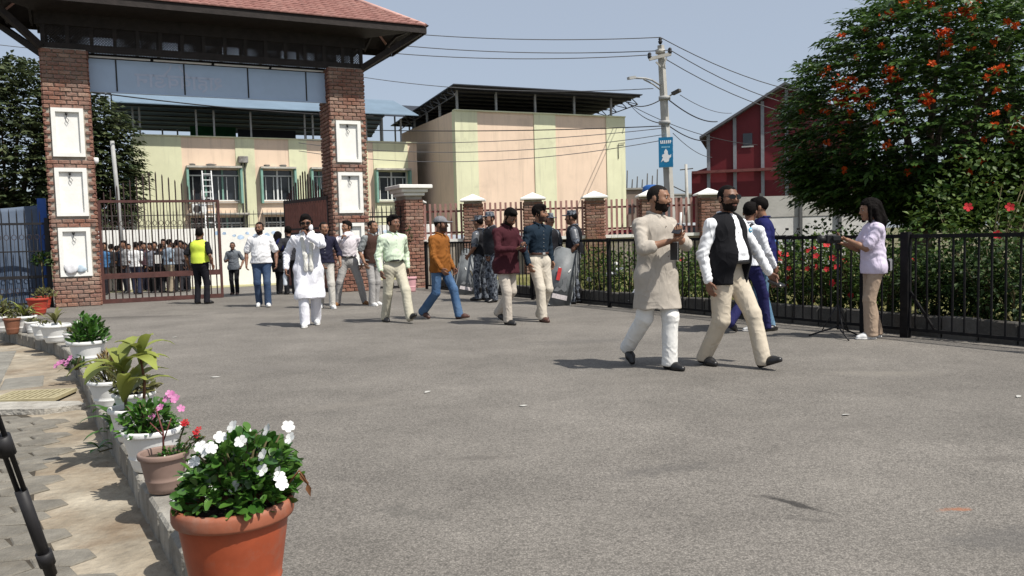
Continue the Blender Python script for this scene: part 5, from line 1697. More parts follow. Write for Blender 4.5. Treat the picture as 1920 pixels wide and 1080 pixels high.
    if beard:
        Bd = Sdf(hc-.2, hc+.2, .0065 if res < .015 else res)
        if beard in ('full', 'stubble'):
            e_ = -.0035 if beard == 'full' else -.006
            Bd.ell(Hd(0, .020, -.034), (.062*w_+e_, .070+e_, .086+e_), HM, 0); Bd.ell(Hd(0, .058, -.090), (.034*w_+e_, .032+e_, .030+e_*1.3), HM, .02)
            Bd.cut(HM@U([0, .42, .9]), Hd(0, .06, -.054)); Bd.cut(HM@U([0, -1, 0]), Hd(0, .0, 0))
            Bd.ell(Hd(0, .10, -.060), (.021, .03, .010), HM, .004, True)
        if beard == 'goatee':
            Bd.ell(Hd(0, .064, -.098), (.030, .028, .034), HM, .02)
        Bd.cap(Hd(-.024, .086, -.046), Hd(.024, .086, -.046), .0085, .0085, .006) if beard != 'stubble' else Bd.cap(Hd(-.022, .085, -.045), Hd(.022, .085, -.045), .0065, .0065, .004)
        finish(Bd, 'beard', m_hair if beard != 'stubble' else m_stub, t, .0015, seed, 80)
    if glasses:
        gm = MB()
        for sx in (-1, 1):
            pts_ = [(sx*.034+.030*math.cos(a), .112-.010*(sx*math.cos(a)+1), .007+.020*math.sin(a)) for a in [2*PI*k/12 for k in range(12)]]
            gm.prism([Vector(Hd(*q)) for q in pts_], Vector(HM@np.array([0, .004, 0])))
            gm.tube([Vector(Hd(sx*.060, .092, .014)), Vector(Hd(sx*.080, .03, .010)), Vector(Hd(sx*.080, -.01, .006))], .0028, 5)
        gm.tube([Vector(Hd(-.012, .112, .013)), Vector(Hd(.012, .112, .013))], .003, 5)
        gm.build('sunglasses', m_lens, t)
    if hat == 'cap':
        C = Sdf(hc-.26, hc+.26, .007 if res < .015 else res)
        C.ell(Hd(0, -.010, .045), (.089, .108, .092), HM, 0); C.cut(HM@np.array([0, 0, -1.]), Hd(0, 0, .040))
        C.cap(Hd(-.045, .10, .046), Hd(.045, .10, .046), .012, .012, .01); C.ell(Hd(0, .125, .040), (.075, .070, .012), HM, .012)
        finish(C, 'cap', cloth('grey_cap', (.17, .17, .18)), t, .002, seed, 40)
    if hat == 'police':
        C = Sdf(hc-.26, hc+.26, .008 if res < .015 else res)
        C.cap(Hd(0, -.008, .050), Hd(0, -.008, .110), .098, .088, 0, HM[:, 0], 1.12); C.cut(HM@np.array([0, 0, -1.]), Hd(0, 0, .045)); C.cut(HM@np.array([0, 0, 1.]), Hd(0, 0, .132))
        C.ell(Hd(0, .115, .048), (.070, .055, .011), HM, .012)
        finish(C, 'cap', m_camo, t, .003, seed, 40)
    if hat == 'veil':
        C = Sdf(hc-.3, hc+.26, .010)
        C.ell(Hd(0, -.016, .036), (.096, .116, .106), HM, 0); C.cap(Hd(0, -.07, 0), Hd(0, -.10, -.2), .10, .13, .05)
        finish(C, 'headscarf', m_hair, t, .006, seed, 30)
    # ---- shoes
    shm = {'black': m_leatherb, 'brown': m_leatherbr, 'tan': m_tan, 'white': m_sneak, 'boot': m_leatherb, 'sandal': m_leatherbr}[shoe]
    for (ank, fv, rv, uv) in feet:
        lo2 = ank-.3; hi2 = ank+.3
        Q = Sdf(lo2, hi2, .008 if res < .015 else res)
        Q.cap(ank-.028*fv-.048*uv, ank+.10*fv-.052*uv, .040, .043, .02); Q.cap(ank+.10*fv-.052*uv, ank+.165*fv-.060*uv, .042, .030, .03)
        Q.cap(ank-.020*fv-.01*uv, ank-.02*fv-.05*uv, .043, .042, .02)
        if shoe == 'boot': Q.cap(ank-.02*fv+.16*uv, ank-.01*fv, .060, .052, .03)
        Q.cut(-uv, ank-.083*uv)
        if shoe != 'boot': Q.cut(uv, ank+.03*uv)
        so = finish(Q, 'shoe', shm, t)
        if shoe == 'white':
            Z = Sdf(lo2, hi2, .008 if res < .015 else res)
            Z.cap(ank-.028*fv-.06*uv, ank+.10*fv-.06*uv, .045, .047, .02); Z.cap(ank+.10*fv-.06*uv, ank+.170*fv-.062*uv, .045, .033, .03)
            Z.cut(-uv, ank-.086*uv); Z.cut(uv, ank-.063*uv)
            finish(Z, 'sole', m_sole, so)
    # ---- trousers
    bt = dict(col=(.1, .1, .1), name='dark', w=1.0, len=1.0)
    bt.update(bottom or {})
    T = Sdf(lo, hi, res)
    bw_ = bt['w']
    T.cap(hip[0]+np.array([.005, 0, -.02]), hip[1]+np.array([-.005, 0, -.02]), .108+fat*.3, .108+fat*.3, .03, (0, 1, 0), 1.06)
    T.cap(pel+np.array([0, .0, .02]), S(0, .0, .13), .142+fat*.4, .140+fat*.4, .03, fw_, 1.38)
    for i in (0, 1):
        ank, fv, rv, uv = feet[i]
        T.cap(hip[i]+np.array([0, 0, -.03]), knees[i], (.094+fat*.2)*bw_, .070*bw_, .03)
        e_ = knees[i]+(ank-knees[i])*bt['len']
        T.cap(knees[i], e_+(-.03*uv if bt['len'] >= 1 else 0), .070*bw_, .066*bw_*bt.get('flare', 1.0), .03)
    if bt['len'] >= 1:
        T.cut((0, 0, -1), (0, 0, .035))
    kz = [knees[0][2], knees[1][2]]
    def tfold(co):
        z = co[:, 2]
        ankle = np.exp(-((z-.14)/.09)**2); kn = np.exp(-((z-.47)/.07)**2); cr = np.exp(-((z-.80)/.07)**2)
        return .55*ankle*np.sin(z*120+3.5*np.sin(co[:, 0]*40+seed)+co[:, 1]*50)*wob(co, seed+2, 16)*1.6+.25*kn*np.sin(z*110+co[:, 1]*45+2*np.sin(co[:, 0]*18))+.45*cr*np.sin(z*110-np.abs(co[:, 0])*90)
    tm_ = bt.get('mat') or cloth(bt['name'], bt['col'], fold=.5, fs=5.5, **bt.get('kw', {}))
    finish(T, 'trousers', tm_, t, .0050, seed+3, 20, (1, 1, .5), fold=tfold)
    if belt is not None:
        Bl = Sdf(lo, hi, res)
        Bl.cap(pel+np.array([0, 0, .02]), S(0, 0, .15), .163+fat*.45, .163+fat*.45, 0, fw_, 1.30)
        if belly: Bl.ell(S(0, .030+belly*.35, .11), (.135+belly*.4+fat*.4, .105+belly*.8+fat*.2, .14), None, .04)
        Bl.cut(-up_, S(0, 0, .090)); Bl.cut(up_, S(0, 0, .130))
        bo = finish(Bl, 'belt', belt, t)
        bc = S(0, .132+belly*.95+fat*.25, .110)
        MB().box(Vector(bc), (.045, .012, .032)).build('buckle', m_postg, bo)
    # ---- top
    tp_ = dict(col=(.5, .5, .5), name='grey', sleeve='long', hem=.10, loose=.0, kind='shirt')
    tp_.update(top or {})
    G_ = Sdf(lo, hi, res)
    ls = tp_['loose']
    q1 = 1.36
    G_.cap(S(0, .0, .12), S(0, 0, .38), .150+ls+fat*.5, .168+ls*.6+fat*.45, .035, fx, q1)
    G_.cap(S(-.06, -.012, .40), S(.06, -.012, .40), .118+fat*.3, .118+fat*.3, .05, fx, 1.12)
    G_.cap(sho[0]+np.array([0, 0, -.005]), sho[1]+np.array([0, 0, -.005]), .054+ls*.2, .054+ls*.2, .035)
    G_.cap(neck0-up_*.03, neck0+up_*.004, .075, .056, .03)
    for i in (0, 1): G_.cap(neck0-up_*.012, sho[i]-up_*.0, .050, .056, .03)
    if women: 
        for sx in (-1, 1): G_.ell(S(sx*.075, .095, .33), (.07, .06, .065), None, .04)
    if belly or fat: G_.ell(S(0, .030+belly*.35, .15), (.140+belly*.4+fat*.4, .100+belly*.8+fat*.2, .19+belly*.5), None, .06)
    hem = tp_['hem']
    if hem < .09:
        G_.cap(S(0, .0, .14), pel+np.array([0, 0, max(hem, -.12)]), .160+ls+fat*.4, .166+ls+fat*.3, .04, fw_, 1.2); G_.cap(hip[0]+np.array([0, 0, -.02]), hip[1]+np.array([0, 0, -.02]), .113+ls+fat*.3, .113+ls+fat*.3, .04, (0, 1, 0), 1.02)
        if hem < -.12:
            zt_, zb_ = pel[2]-.05, pel[2]+hem
            fl_ = tp_.get('flare', .03)
            for i in (0, 1):
                tt = min(1.0, (-hem+.06)/.435); e_ = hip[i]+(knees[i]-hip[i])*tt
                if hem < -.435: e_ = knees[i]+(feet[i][0]-knees[i])*((-hem-.435+.09)/.415)
                if hem < -.435:
                    G_.cap(hip[i]+np.array([0, 0, -.05]), knees[i], .105+ls, .092+ls+fl_*.5, .06); G_.cap(knees[i], e_, .092+ls+fl_*.5, .085+ls+fl_, .06)
                else:
                    G_.cap(hip[i]+np.array([0, 0, -.05]), e_, .105+ls, .088+ls+fl_, .06)
            cen = (knees[0]+knees[1])/2; 
            G_.cap(pel, np.array([cen[0], cen[1]*.7, pel[2]+hem]), .155+ls, .145+ls+fl_, .06, (0, 1, 0), 1.3)
        G_.cut((0, 0, -1), (0, 0, pel[2]+hem))
    else:
        G_.cut(-up_, S(0, 0, hem))
    sl_ = tp_['sleeve']
    for i in (0, 1):
        sh_, el, wr_, hv = arms[i]
        if sl_ == 'long':
            G_.cap(sh_, el, .056+ls*.3, .048+ls*.4, .03); G_.cap(el, wr_-U(wr_-el)*.012, .050+ls*.4, .038+ls*.3, .02)
        elif sl_ == 'rolled':
            G_.cap(sh_, el, .060+ls*.4, .053+ls*.4, .03); e_ = el+(wr_-el)*.30; G_.cap(el, e_, .053+ls*.4, .050+ls*.3, .02); G_.cap(e_-U(wr_-el)*.03, e_, .054+ls*.3, .056+ls*.3, .01)
        elif sl_ == 'short':
            G_.cap(sh_, sh_+(el-sh_)*.78, .062+ls*.3, .064+ls*.5, .03); 
        if sl_ == 'long' and tp_['kind'] != 'tee':
            d = U(wr_-el); G_.cap(wr_-d*.06, wr_-d*.018, .041+ls*.2, .041+ls*.2, .006)
    ff = None
    if tp_['kind'] == 'kurta':
        def ff(co):
            zz = np.clip((pel[2]+.02-co[:, 2])/.35, 0, 1)
            a = np.arctan2(co[:, 1], co[:, 0])
            return 1.1*zz*np.sin(a*8+seed+1.5*np.sin(co[:, 2]*6)+co[:, 0]*9)
    else:
        def ff(co):
            wz_ = np.exp(-((co[:, 2]-(pel[2]+.14))/.08)**2)
            return .7*wz_*np.sin(co[:, 2]*75+co[:, 0]*22+2*np.sin(co[:, 0]*25+seed))
    ff0 = ff
    def ff(co):
        d_ = ff0(co)
        for i in (0, 1):
            sh_, el, wr_, hv = arms[i]
            for c_, ax_, rad_, fr in ((el, U(wr_-sh_), .085, 120), (sh_*.72+el*.28-U(rx)*(0 if True else 1), U(el-sh_), .10, 75), (wr_*.8+el*.2, U(wr_-el), .06, 150)):
                v = co-c_; w_e = np.exp(-(v*v).sum(1)/(rad_*rad_)); al = v@ax_
                d_ = d_+1.1*w_e*np.sin(al*fr+2.2*np.sin(v[:, 0]*38+seed+i)+1.5*np.sin(v[:, 1]*31))
        ap = co-S(0, .1, .27); al = co[:, 2]*34+np.abs(co[:, 0])*30+1.8*np.sin(co[:, 0]*14+seed)
        return d_+.45*np.sin(al)*np.exp(-((co[:, 2]-(pel[2]+.27))/.13)**2)
    gm_ = tp_.get('mat') or cloth(tp_['name'], tp_['col'], **tp_.get('kw', {}))
    garment = finish(G_, tp_.get('part', 'shirt'), gm_, t, tp_.get('wr', .0055), seed+9, 19, (1, 1, .8), fold=ff)
    # collar and front placket
    if tp_['kind'] in ('shirt', 'kurta', 'polo') and res < .015:
        K = Sdf(lo, hi, .008)
        for sx in (-1, 1):
            K.cap(neck0+rx*sx*.020-fx*.074+up_*.044, neck0+rx*sx*.072+up_*.044, .015, .015, .012)
            K.cap(neck0+rx*sx*.072+up_*.044, neck0+rx*sx*.026+fx*.094+up_*.000, .015, .016, .012)
            K.cap(neck0+rx*sx*.026+fx*.096+up_*.000, neck0+rx*sx*.060+fx*.112-up_*.050, .016, .008, .012)
        finish(K, 'collar', gm_, garment)
        Pk = Sdf(lo, hi, .009)
        zlo = max(.16, hem+.02) if tp_['kind'] == 'shirt' else .24
        zz_ = np.linspace(.475, zlo, 7)
        def fy(z): 
            return .108+ls*.6+fat*.26+(.075*math.exp(-((z-.15)/.15)**2)*(1 if (belly or fat) else 0)*(.4+belly*6) if belly else 0)
        t['_'] = 0; del t['_']
        if tp_.get('buttons', True):
            bmd = MB()
            zs = np.linspace(.44, max(.16, hem+.05), 6 if tp_['kind'] == 'shirt' else 3) if tp_['kind'] != 'polo' else (.45, .42)
            # (buttons sit on the front line of the chest)
            for z in zs:
                y = .125+ls*.6+fat*.3+(belly*.9*math.exp(-((z-.13)/.14)**2) if belly else 0)
                q = S(0, y, z); bmd.lathe([(0, .003), (.0055, .003), (.0055, 0), (0, 0)], (0, 0, 0), 8)
                n0 = len(bmd.v)-32
                for kk in range(n0, len(bmd.v)):
                    vx = bmd.v[kk]; pq = q+rx*vx[0]+up_*vx[1]+fx*vx[2]; bmd.v[kk] = tuple(pq)
            bmd.build('buttons', tp_.get('btn', m_sole), garment)
    if vest is not None:
        Ve = Sdf(lo, hi, res)
        g_ = .014
        Ve.cap(S(0, .0, .12), S(0, 0, .38), .152+ls+fat*.5+g_, .170+ls*.6+fat*.45+g_, .035, fx, q1*.97)
        Ve.cap(S(-.06, -.012, .40), S(.06, -.012, .40), .118+fat*.3+g_, .118+fat*.3+g_, .05, fx, 1.1)
        for i in (0, 1): Ve.cap(neck0-up_*.012, sho[i]*.75+neck0*.25-up_*.02, .052+g_, .056+g_, .03)
        if belly or fat: Ve.ell(S(0, .030+belly*.35, .15), (.140+belly*.4+fat*.4+g_, .100+belly*.8+fat*.2+g_, .19+belly*.5), None, .06)
        vh = vest.get('hem', .0)
        if vh < .09: Ve.cap(S(0, 0, .14), pel+np.array([0, 0, vh]), .168+ls+fat*.4+g_, .172+ls+fat*.3+g_, .04, fw_, 1.24)
        Ve.cut((0, 0, -1), (0, 0, pel[2]+vh))
        for i, sx in enumerate((-1, 1)):      # armholes
            Ve.cap(sho[i]+rx*sx*.055, sho[i]+rx*sx*.03-up_*.10, .062, .062, .01, sub=True)
        Ve.cap(neck0-up_*.01, neck0+up_*.2, .066, .08, .01, sub=True)
        op = vest.get('open', 0)
        if op:
            GX, GY, GZ = Ve.ax[0][:, None, None]-pel[0], Ve.ax[1][None, :, None]-pel[1], Ve.ax[2][None, None, :]-pel[2]
            lx = GX*rx[0]+GY*rx[1]; ly = GX*fx[0]+GY*fx[1]
            half_ = op*(.45+.55*np.clip((.52-GZ)/.35, 0, 1.25))
            Ve.F = np.maximum(Ve.F, np.minimum(half_-np.abs(lx-vest.get('ox', 0)), ly-.03)).astype(np.float32)
        finish(Ve, vest.get('part', 'waistcoat'), vest['mat'], t, .004, seed+5, 14)
    t['_hc'] = [float(v) for v in hc]
    info = dict(obj=t, S=S, arms=arms, hc=hc, HM=HM, pel=pel, rx=rx, fx=fx, up=up_, neck=neck0, sho=sho, scale=s, hip=hip, knees=knees, feet=feet)
    del t['_hc']
    return info
def wpt(info, p):
    """person's own frame -> world"""
    o = info['obj']
    M = Matrix.Translation(o.location) @ o.rotation_euler.to_matrix().to_4x4() @ Matrix.Scale(info['scale'], 4)
    return M @ Vector(p)

# blue-grey camouflage
def camo():
    m = bpy.data.materials.new('blue_grey_camouflage'); m.use_nodes = True
    nt, bs, L = mat_nodes(m)
    tc = nt.nodes.new('ShaderNodeTexCoord')
    n = nt.nodes.new('ShaderNodeTexNoise'); n.inputs['Scale'].default_value = 13; n.inputs['Detail'].default_value = 3; n.inputs['Distortion'].default_value = 1.2
    L(tc.outputs['Object'], n.inputs['Vector'])
    cr = nt.nodes.new('ShaderNodeValToRGB'); cr.color_ramp.interpolation = 'CONSTANT'
    e = cr.color_ramp.elements
    e[0].position = 0; e[0].color = (.012, .014, .020, 1); e[1].position = .43; e[1].color = (.055, .065, .085, 1)
    for p_, c in ((.50, (.10, .115, .14, 1)), (.57, (.22, .24, .27, 1)), (.63, (.025, .03, .045, 1))):
        x = e.new(p_); x.color = c
    L(n.outputs['Fac'], cr.inputs[0]); L(cr.outputs[0], bs.inputs['Base Color']); bs.inputs['Roughness'].default_value = .9
    return m
m_camo = camo()
# ------------------------------------------------------------------ the walkers
NEAR = .0100
m_phone = mat('black_phone', (.012, .012, .014), .2, .05, spec=.6)
def held_box(name, label, cat, info, hand, size, m, off=(0, 0, 0), rot=(0, 0, 0), part='body'):
    """a flat thing held in a hand, standing on its own as an object"""
    a = info['arms'][hand]
    c = wpt(info, a[2]+a[3]*.10+np.array(off))
    o = empty(name, c, 0, label, cat)
    o.rotation_euler = Euler(tuple(math.radians(x) for x in rot))
    MB().bevbox((0, 0, 0), size, min(size)*.3).build(part, m, o)
    return o

# 1. man in beige kurta with a phone
k1 = person('man in beige kurta and white trousers looking up from a phone', 1232, 690, 1.78, yaw=-62, lf=(.12, -.03, 0, 0, 5), rf=(-.34, .0, .0, -42, 12), lh=(.02, .30, .34), rh=(.10, .30, .30),
            lpole=(-1, -.3, -.6), rpole=(1, -.4, -.6), hdir=((.5, .75, .35), (-.45, .8, .15)), head=(24, -2, -2), lean=1, twist=5, belly=.035, fat=.03, hair='grey', beard='full', tone='m', top=dict(kind='kurta', name='beige_linen', col=(.40, .36, .31), sleeve='rolled', hem=-.34, loose=.012, flare=.015, part='kurta', btn=m_leatherbr),
            bottom=dict(name='white_cotton', col=(.70, .69, .66), w=1.12), shoe='black', res=NEAR, curl=(.55, .45), seed=4)
ph = held_box('phone', 'black phone in the hands of the man in beige kurta', 'phone', k1, 0, (.078, .155, .009), m_phone, (0, .0, .035), (35, 10, -30))
a = k1['arms'][1]; q = wpt(k1, a[2]+a[3]*.06+np.array([.02, .0, -.10]))
nb_ = empty('notebook', q, math.radians(-60), 'small black notebook held below the phone by the man in beige kurta', 'notebook')
MB().bevbox((0, 0, 0), (.11, .02, .17), .004).build('cover', m_leatherb, nb_)
MB().box((0, -.003, .002), (.106, .012, .166)).build('pages', m_sole, nb_)
q = wpt(k1, a[2]+a[3]*.08+np.array([-.02, .0, .14]))
pn = empty('paper_roll', q, 0, 'thin white paper strip standing up from the hand of the man in beige kurta', 'paper')
MB().tube([(0, 0, -.10), (.012, 0, .11)], .010, 8).build('strip', m_sole, pn)

# 2. man in black waistcoat
m_blackcloth = cloth('black_wool', (.012, .012, .014), .9, .15)
k2 = person('bearded man in open black waistcoat and cream trousers striding right', 1366, 686, 1.80, yaw=-54, lf=(.32, .0, 0, 20, 4), rf=(-.22, .01, 0, -4, 10), lh=(-.40, .16, -.02), rh=(.28, .02, -.06), lpole=(-1, -.6, .1), rpole=(.7, -1, -.1),
            head=(-10, 2, 0), lean=-1, twist=-4, belly=.065, fat=.045, tone='d', hair='crop', beard='full', glasses=True, top=dict(name='white_shirt', col=(.76, .77, .79), sleeve='long', hem=.09, loose=.012), vest=dict(mat=m_blackcloth, hem=-.10, open=.075, ox=.0, part='waistcoat'),
            bottom=dict(name='cream_chino', col=(.52, .455, .36), w=1.1), shoe='black', belt=m_leatherb, res=NEAR, curl=(.5, .45), seed=8)
q = wpt(k2, k2['S'](-.125, .175, .40))
bg_ = empty('badge', q, math.radians(-38+90), 'round light blue badge on the black waistcoat', 'badge')
bg_.rotation_euler = (PI/2, 0, math.radians(-38+90-18))
MB().lathe([(0, .006), (.022, .006), (.027, .0), (0, 0)], (0, 0, 0), 16).build('disc', mat('cyan_badge', (.10, .42, .66), .35, .15, 30), bg_)
MB().lathe([(0, .008), (.011, .008), (.012, .0062)], (0, 0, 0), 12).build('emblem', m_sole, bg_)
wl = held_box('wallet', 'black wallet held by the man in black waistcoat', 'wallet', k2, 0, (.10, .16, .03), m_leatherb, (0, .02, -.01), (20, 0, 40))

# 3. maroon kurta
k3 = person('man in maroon kurta looking down at a phone', 951, 607, 1.76, yaw=-45, lf=(-.26, 0, 0, -32), rf=(.10, .0, 0, 0), lh=(-.02, .30, .22), rh=(.08, .30, .20), lpole=(-1, -.5, -.6), rpole=(1, -.5, -.6), hdir=((.4, .85, .2), (-.4, .85, .2)),
            head=(0, -34, 0), lean=4, belly=.035, fat=.015, tone='d', hair='short', beard='full', top=dict(kind='kurta', name='maroon_cotton', col=(.052, .014, .019), sleeve='long', hem=-.16, loose=.014, part='kurta', buttons=False),
            bottom=dict(name='beige_trouser', col=(.47, .42, .36), w=1.02), shoe='black', seed=12)
held_box('phone', 'grey phone in the hands of the man in maroon kurta', 'phone', k3, 0, (.075, .15, .009), m_phone, (0, .0, .03), (30, 0, -10))
# 4. dark blue shirt
k4 = person('man in dark blue shirt and cream trousers with brown shoes', 1013, 601, 1.80, yaw=-56, lf=(-.12, 0, 0, -10), rf=(.18, .0, 0, 0), lh=(-.30, -.08, -.02), rh=(.27, .12, -.04), head=(38, 0, 0), lean=1, tone='m', hair='flop', beard='stubble', top=dict(name='dark_blue_shirt', col=(.013, .024, .038), sleeve='long', hem=.10, loose=.012, btn=m_postg),
            bottom=dict(name='cream_trouser', col=(.53, .48, .40), w=1.05), shoe='brown', belt=m_leatherbr, seed=15)
# 5. orange shirt
k5 = person('man in orange brown shirt, blue jeans and grey cap', 828, 598, 1.70, yaw=-32, lf=(.30, 0, 0, 6), rf=(-.32, .0, 0, -22), lh=(-.26, .08, -.03), rh=(.22, .20, -.02), head=(20, 0, 0), lean=1, belly=.02, tone='d', hair='crop', beard='stubble', hat='cap', top=dict(name='ochre_shirt', col=(.235, .088, .020), sleeve='long', hem=-.09, loose=.015, btn=m_leatherbr),
            bottom=dict(name='blue_jeans', col=(.045, .095, .19), w=1.0, flare=1.15, kw=dict(col2=(.085, .15, .26))), shoe='brown', seed=18)
# 6. mint shirt
k6 = person('man in pale mint shirt and cream trousers swinging one foot forward', 742, 604, 1.72, yaw=-56, lf=(.32, 0, .015, 28), rf=(-.22, .0, 0, 0), lh=(-.27, -.04, -.03), rh=(.27, .08, -.05), head=(18, 0, 0), lean=0, belly=.03, fat=.01, tone='d', hair='short', beard=None, top=dict(name='mint_shirt', col=(.58, .68, .52), sleeve='long', hem=.09, loose=.014),
            bottom=dict(name='ivory_trouser', col=(.50, .47, .37), w=1.08), shoe='black', belt=m_leatherb, seed=21)
# 7. brown waistcoat, half hidden
k7 = person('man in brown waistcoat behind the man in mint shirt', 701, 573, 1.70, yaw=-40, lf=(-.05, 0, 0, 0), rf=(.05, .0, 0, 0), rh=(.27, .08, -.03), head=(10, 0, 0), tone='m', hair='grey', top=dict(name='grey_check_shirt', col=(.20, .21, .21), sleeve='short', hem=.0, loose=.01, kw=dict(var=.5, scale=30)),
            vest=dict(mat=cloth('brown_quilt', (.055, .030, .024)), hem=-.05, part='waistcoat'), bottom=dict(name='grey_trouser', col=(.34, .33, .32)), shoe='white', seed=24, res=.013)
# 8. shirt pulled over nose
k8 = person('man in pinkish white shirt holding his collar to his face', 657, 572, 1.73, yaw=-86, lf=(-.08, .20, 0, 0, 25), rf=(.06, .17, 0, 0, 10), lh=(-.26, .0, -.04), rh=(.09, .26, .46), rpole=(1, -.2, -.7), hdir=(None, (-.4, .2, .9)), head=(-42, 4, 0), lean=0, tone='m', hair='short',
            top=dict(name='blush_shirt', col=(.68, .63, .66), sleeve='long', hem=.10, loose=.016), bottom=dict(name='grey_trouser', col=(.31, .33, .33), w=1.02), shoe='tan', belt=m_leatherb, seed=27, curl=(.5, 1.0))
Sc = Sdf(k8['hc']-.35, k8['hc']+.15, .012)
Sc.cap(k8['neck']+k8['up']*.01+k8['rx']*(-.05), k8['neck']+k8['up']*.05+k8['rx']*.03+k8['fx']*.05, .075, .07, .04); Sc.cap(k8['neck']+k8['fx']*.09, k8['arms'][1][2]+np.array([-.03, -.03, .05]), .05, .03, .05)
finish(Sc, 'raised_collar', cloth('blush_shirt', (.68, .63, .66)), k8['obj'], .010, 4, 30)
# 9. white kurta
k9 = person('man in long white kurta and sunglasses raising a hand to his mouth', 583, 611, 1.74, yaw=-76, lf=(-.18, .0, 0, -10), rf=(.14, .0, 0, 0), lh=(.0, .22, .50), rh=(.34, .02, .0), lpole=(-1, -.1, -.55), hdir=((.35, .1, .9), None), head=(-4, -5, 4), lean=2, belly=.02, fat=.015, tone='d', hair='flop', beard='full', glasses=True,
            top=dict(kind='kurta', name='white_kurta', col=(.75, .75, .80), sleeve='long', hem=-.47, loose=.020, flare=.02, part='kurta', buttons=False, wr=.010), bottom=dict(name='white_pyjama', col=(.74, .74, .79), w=1.15), shoe='white', seed=31, curl=(1.0, .6))
scf = Sdf(np.array([-.4, -.4, .7]), np.array([.4, .5, 1.7]), .010)
S9 = k9['S']
for sx in (-1, 1):
    scf.cap(S9(sx*.085, -.02, .565), S9(sx*.075, .115, .46), .026, .030, .02); scf.cap(S9(sx*.075, .120, .46), S9(sx*.045, .165, .22), .030, .032, .02, k9['fx'], 1.5); scf.cap(S9(sx*.045, .172, .22), S9(sx*.04, .185, -.02), .034, .034, .02, k9['fx'], 1.5)
scf.cap(S9(-.085, -.02, .565), S9(.085, -.02, .565), .026, .026, .02)
finish(scf, 'scarf', cloth('cream_scarf', (.66, .65, .60)), k9['obj'], .008, 4, 40)
a = k9['arms'][1]; q = wpt(k9, a[2]+np.array([.02, .03, -.16]))
btl = empty('water_bottle', q, 0, 'clear plastic bottle in the hand of the man in long white kurta', 'bottle')
m_pet = mat('clear_plastic', (.62, .66, .70), .12, .05, spec=.6)
MB().lathe([(0, -.10), (.030, -.10), (.033, -.08), (.030, -.02), (.033, .02), (.030, .06), (.014, .10), (.013, .12), (0, .12)], (0, 0, 0), 14).build('bottle', m_pet, btl)
MB().lathe([(.015, .11), (.016, .132), (0, .132)], (0, 0, 0), 12).build('lid', m_sole, btl)
a = k9['arms'][0]; q = wpt(k9, a[2]+a[3]*.10+np.array([-.10, .02, .03]))
ts = empty('tissue', q, .4, 'crumpled white tissue in the raised hand of the man in long white kurta', 'tissue')
blob('paper', (0, 0, 0), (.035, .015, .055), 8, ts, m_bagw, .35, 2)
# 10. man half hidden behind the white kurta
k10 = person('man in dark navy shirt half hidden behind the long white kurta', 612, 578, 1.70, yaw=-70, lf=(.14, .02, 0, 0), rf=(-.16, .0, 0, -10), lh=(-.30, .10, .0), head=(20, 0, 0), tone='m', hair='grey', top=dict(name='navy_cotton', col=(.018, .018, .035), sleeve='rolled', hem=.0, loose=.01), bottom=dict(name='sand_trouser', col=(.48, .46, .42)), shoe='white', seed=34, res=.013)
# 11. white polo
k11 = person('man in white polo shirt and dark blue jeans walking through the gate', 494, 575, 1.74, yaw=-78, lf=(.10, .02, 0, 4), rf=(-.10, .0, 0, -8), lh=(-.30, .06, -.03), rh=(.29, .08, -.03), head=(-14, 0, 0), belly=.035, fat=.03, tone='d', hair='crop', beard='full', top=dict(kind='polo', name='white_polo', col=(.76, .76, .77), sleeve='short', hem=-.02, loose=.016), bottom=dict(name='dark_jeans', col=(.035, .06, .115), w=1.04, kw=dict(col2=(.06, .09, .15))), shoe='white', seed=37)
# 12. grey shirt
k12 = person('bald man in grey short sleeved shirt and black trousers', 441, 552, 1.62, yaw=-88, lf=(.03, 0, 0, 0), rf=(-.03, .0, 0, 0), lh=(-.28, .10, .02), rh=(.14, .26, .20), head=(5, 0, 0), tone='d', hair='grey', top=dict(name='slate_shirt', col=(.135, .15, .17), sleeve='short', hem=-.10, loose=.012), bottom=dict(name='black_trouser', col=(.014, .014, .016)), shoe='brown', seed=40, res=.014)
# 13. guard in yellow vest, back turned
m_hiviz = mat('hi_vis_fabric', (.62, .74, .075), .75, .08, 10)
k13 = person('guard in yellow reflective vest seen from behind at the gate leaf', 379, 570, 1.66, yaw=80, lf=(.0, .03, 0, 0, 15), rf=(-.02, .05, 0, 0, 20), lh=(-.31, .03, -.02), rh=(.30, .02, -.02), head=(25, 0, 0), fat=.035, belly=.02, tone='d', hair='short', top=dict(name='black_tee', col=(.014, .014, .017), sleeve='short', hem=.02, loose=.012),
             vest=dict(mat=m_hiviz, hem=.02, part='reflective_vest'), bottom=dict(name='black_uniform', col=(.013, .013, .017), w=1.05), shoe='black', seed=43)
rf_ = Sdf(np.array([-.4, -.4, .8]), np.array([.4, .4, 1.6]), .010)
def band(info, z0, z1, g, fat, part, m, belly=0):
    Bn = Sdf(np.array([-.45, -.45, .7]), np.array([.45, .45, 1.65]), .010); S_ = info['S']
    Bn.cap(S_(0, 0, .10), S_(0, 0, .40), .158+.012+fat*.5+g, .172+.0072+fat*.45+g, .0, info['fx'], 1.36*.965)
    if belly or fat: Bn.ell(S_(0, .035+belly*.5, .13), (.135+belly*.5+fat*.4+g, .090+belly+fat*.2+g, .15+belly*.4), None, .06)
    Bn.cut((0, 0, -1), (0, 0, info['pel'][2]+z0)); Bn.cut((0, 0, 1), (0, 0, info['pel'][2]+z1))
    return finish(Bn, part, m, info['obj'])
band(k13, .095, .125, .020, .035, 'belt_strap', m_leatherb, .02)
band(k13, .165, .205, .019, .035, 'reflective_band', mat('silver_tape', (.66, .68, .55), .35, .1), .02)
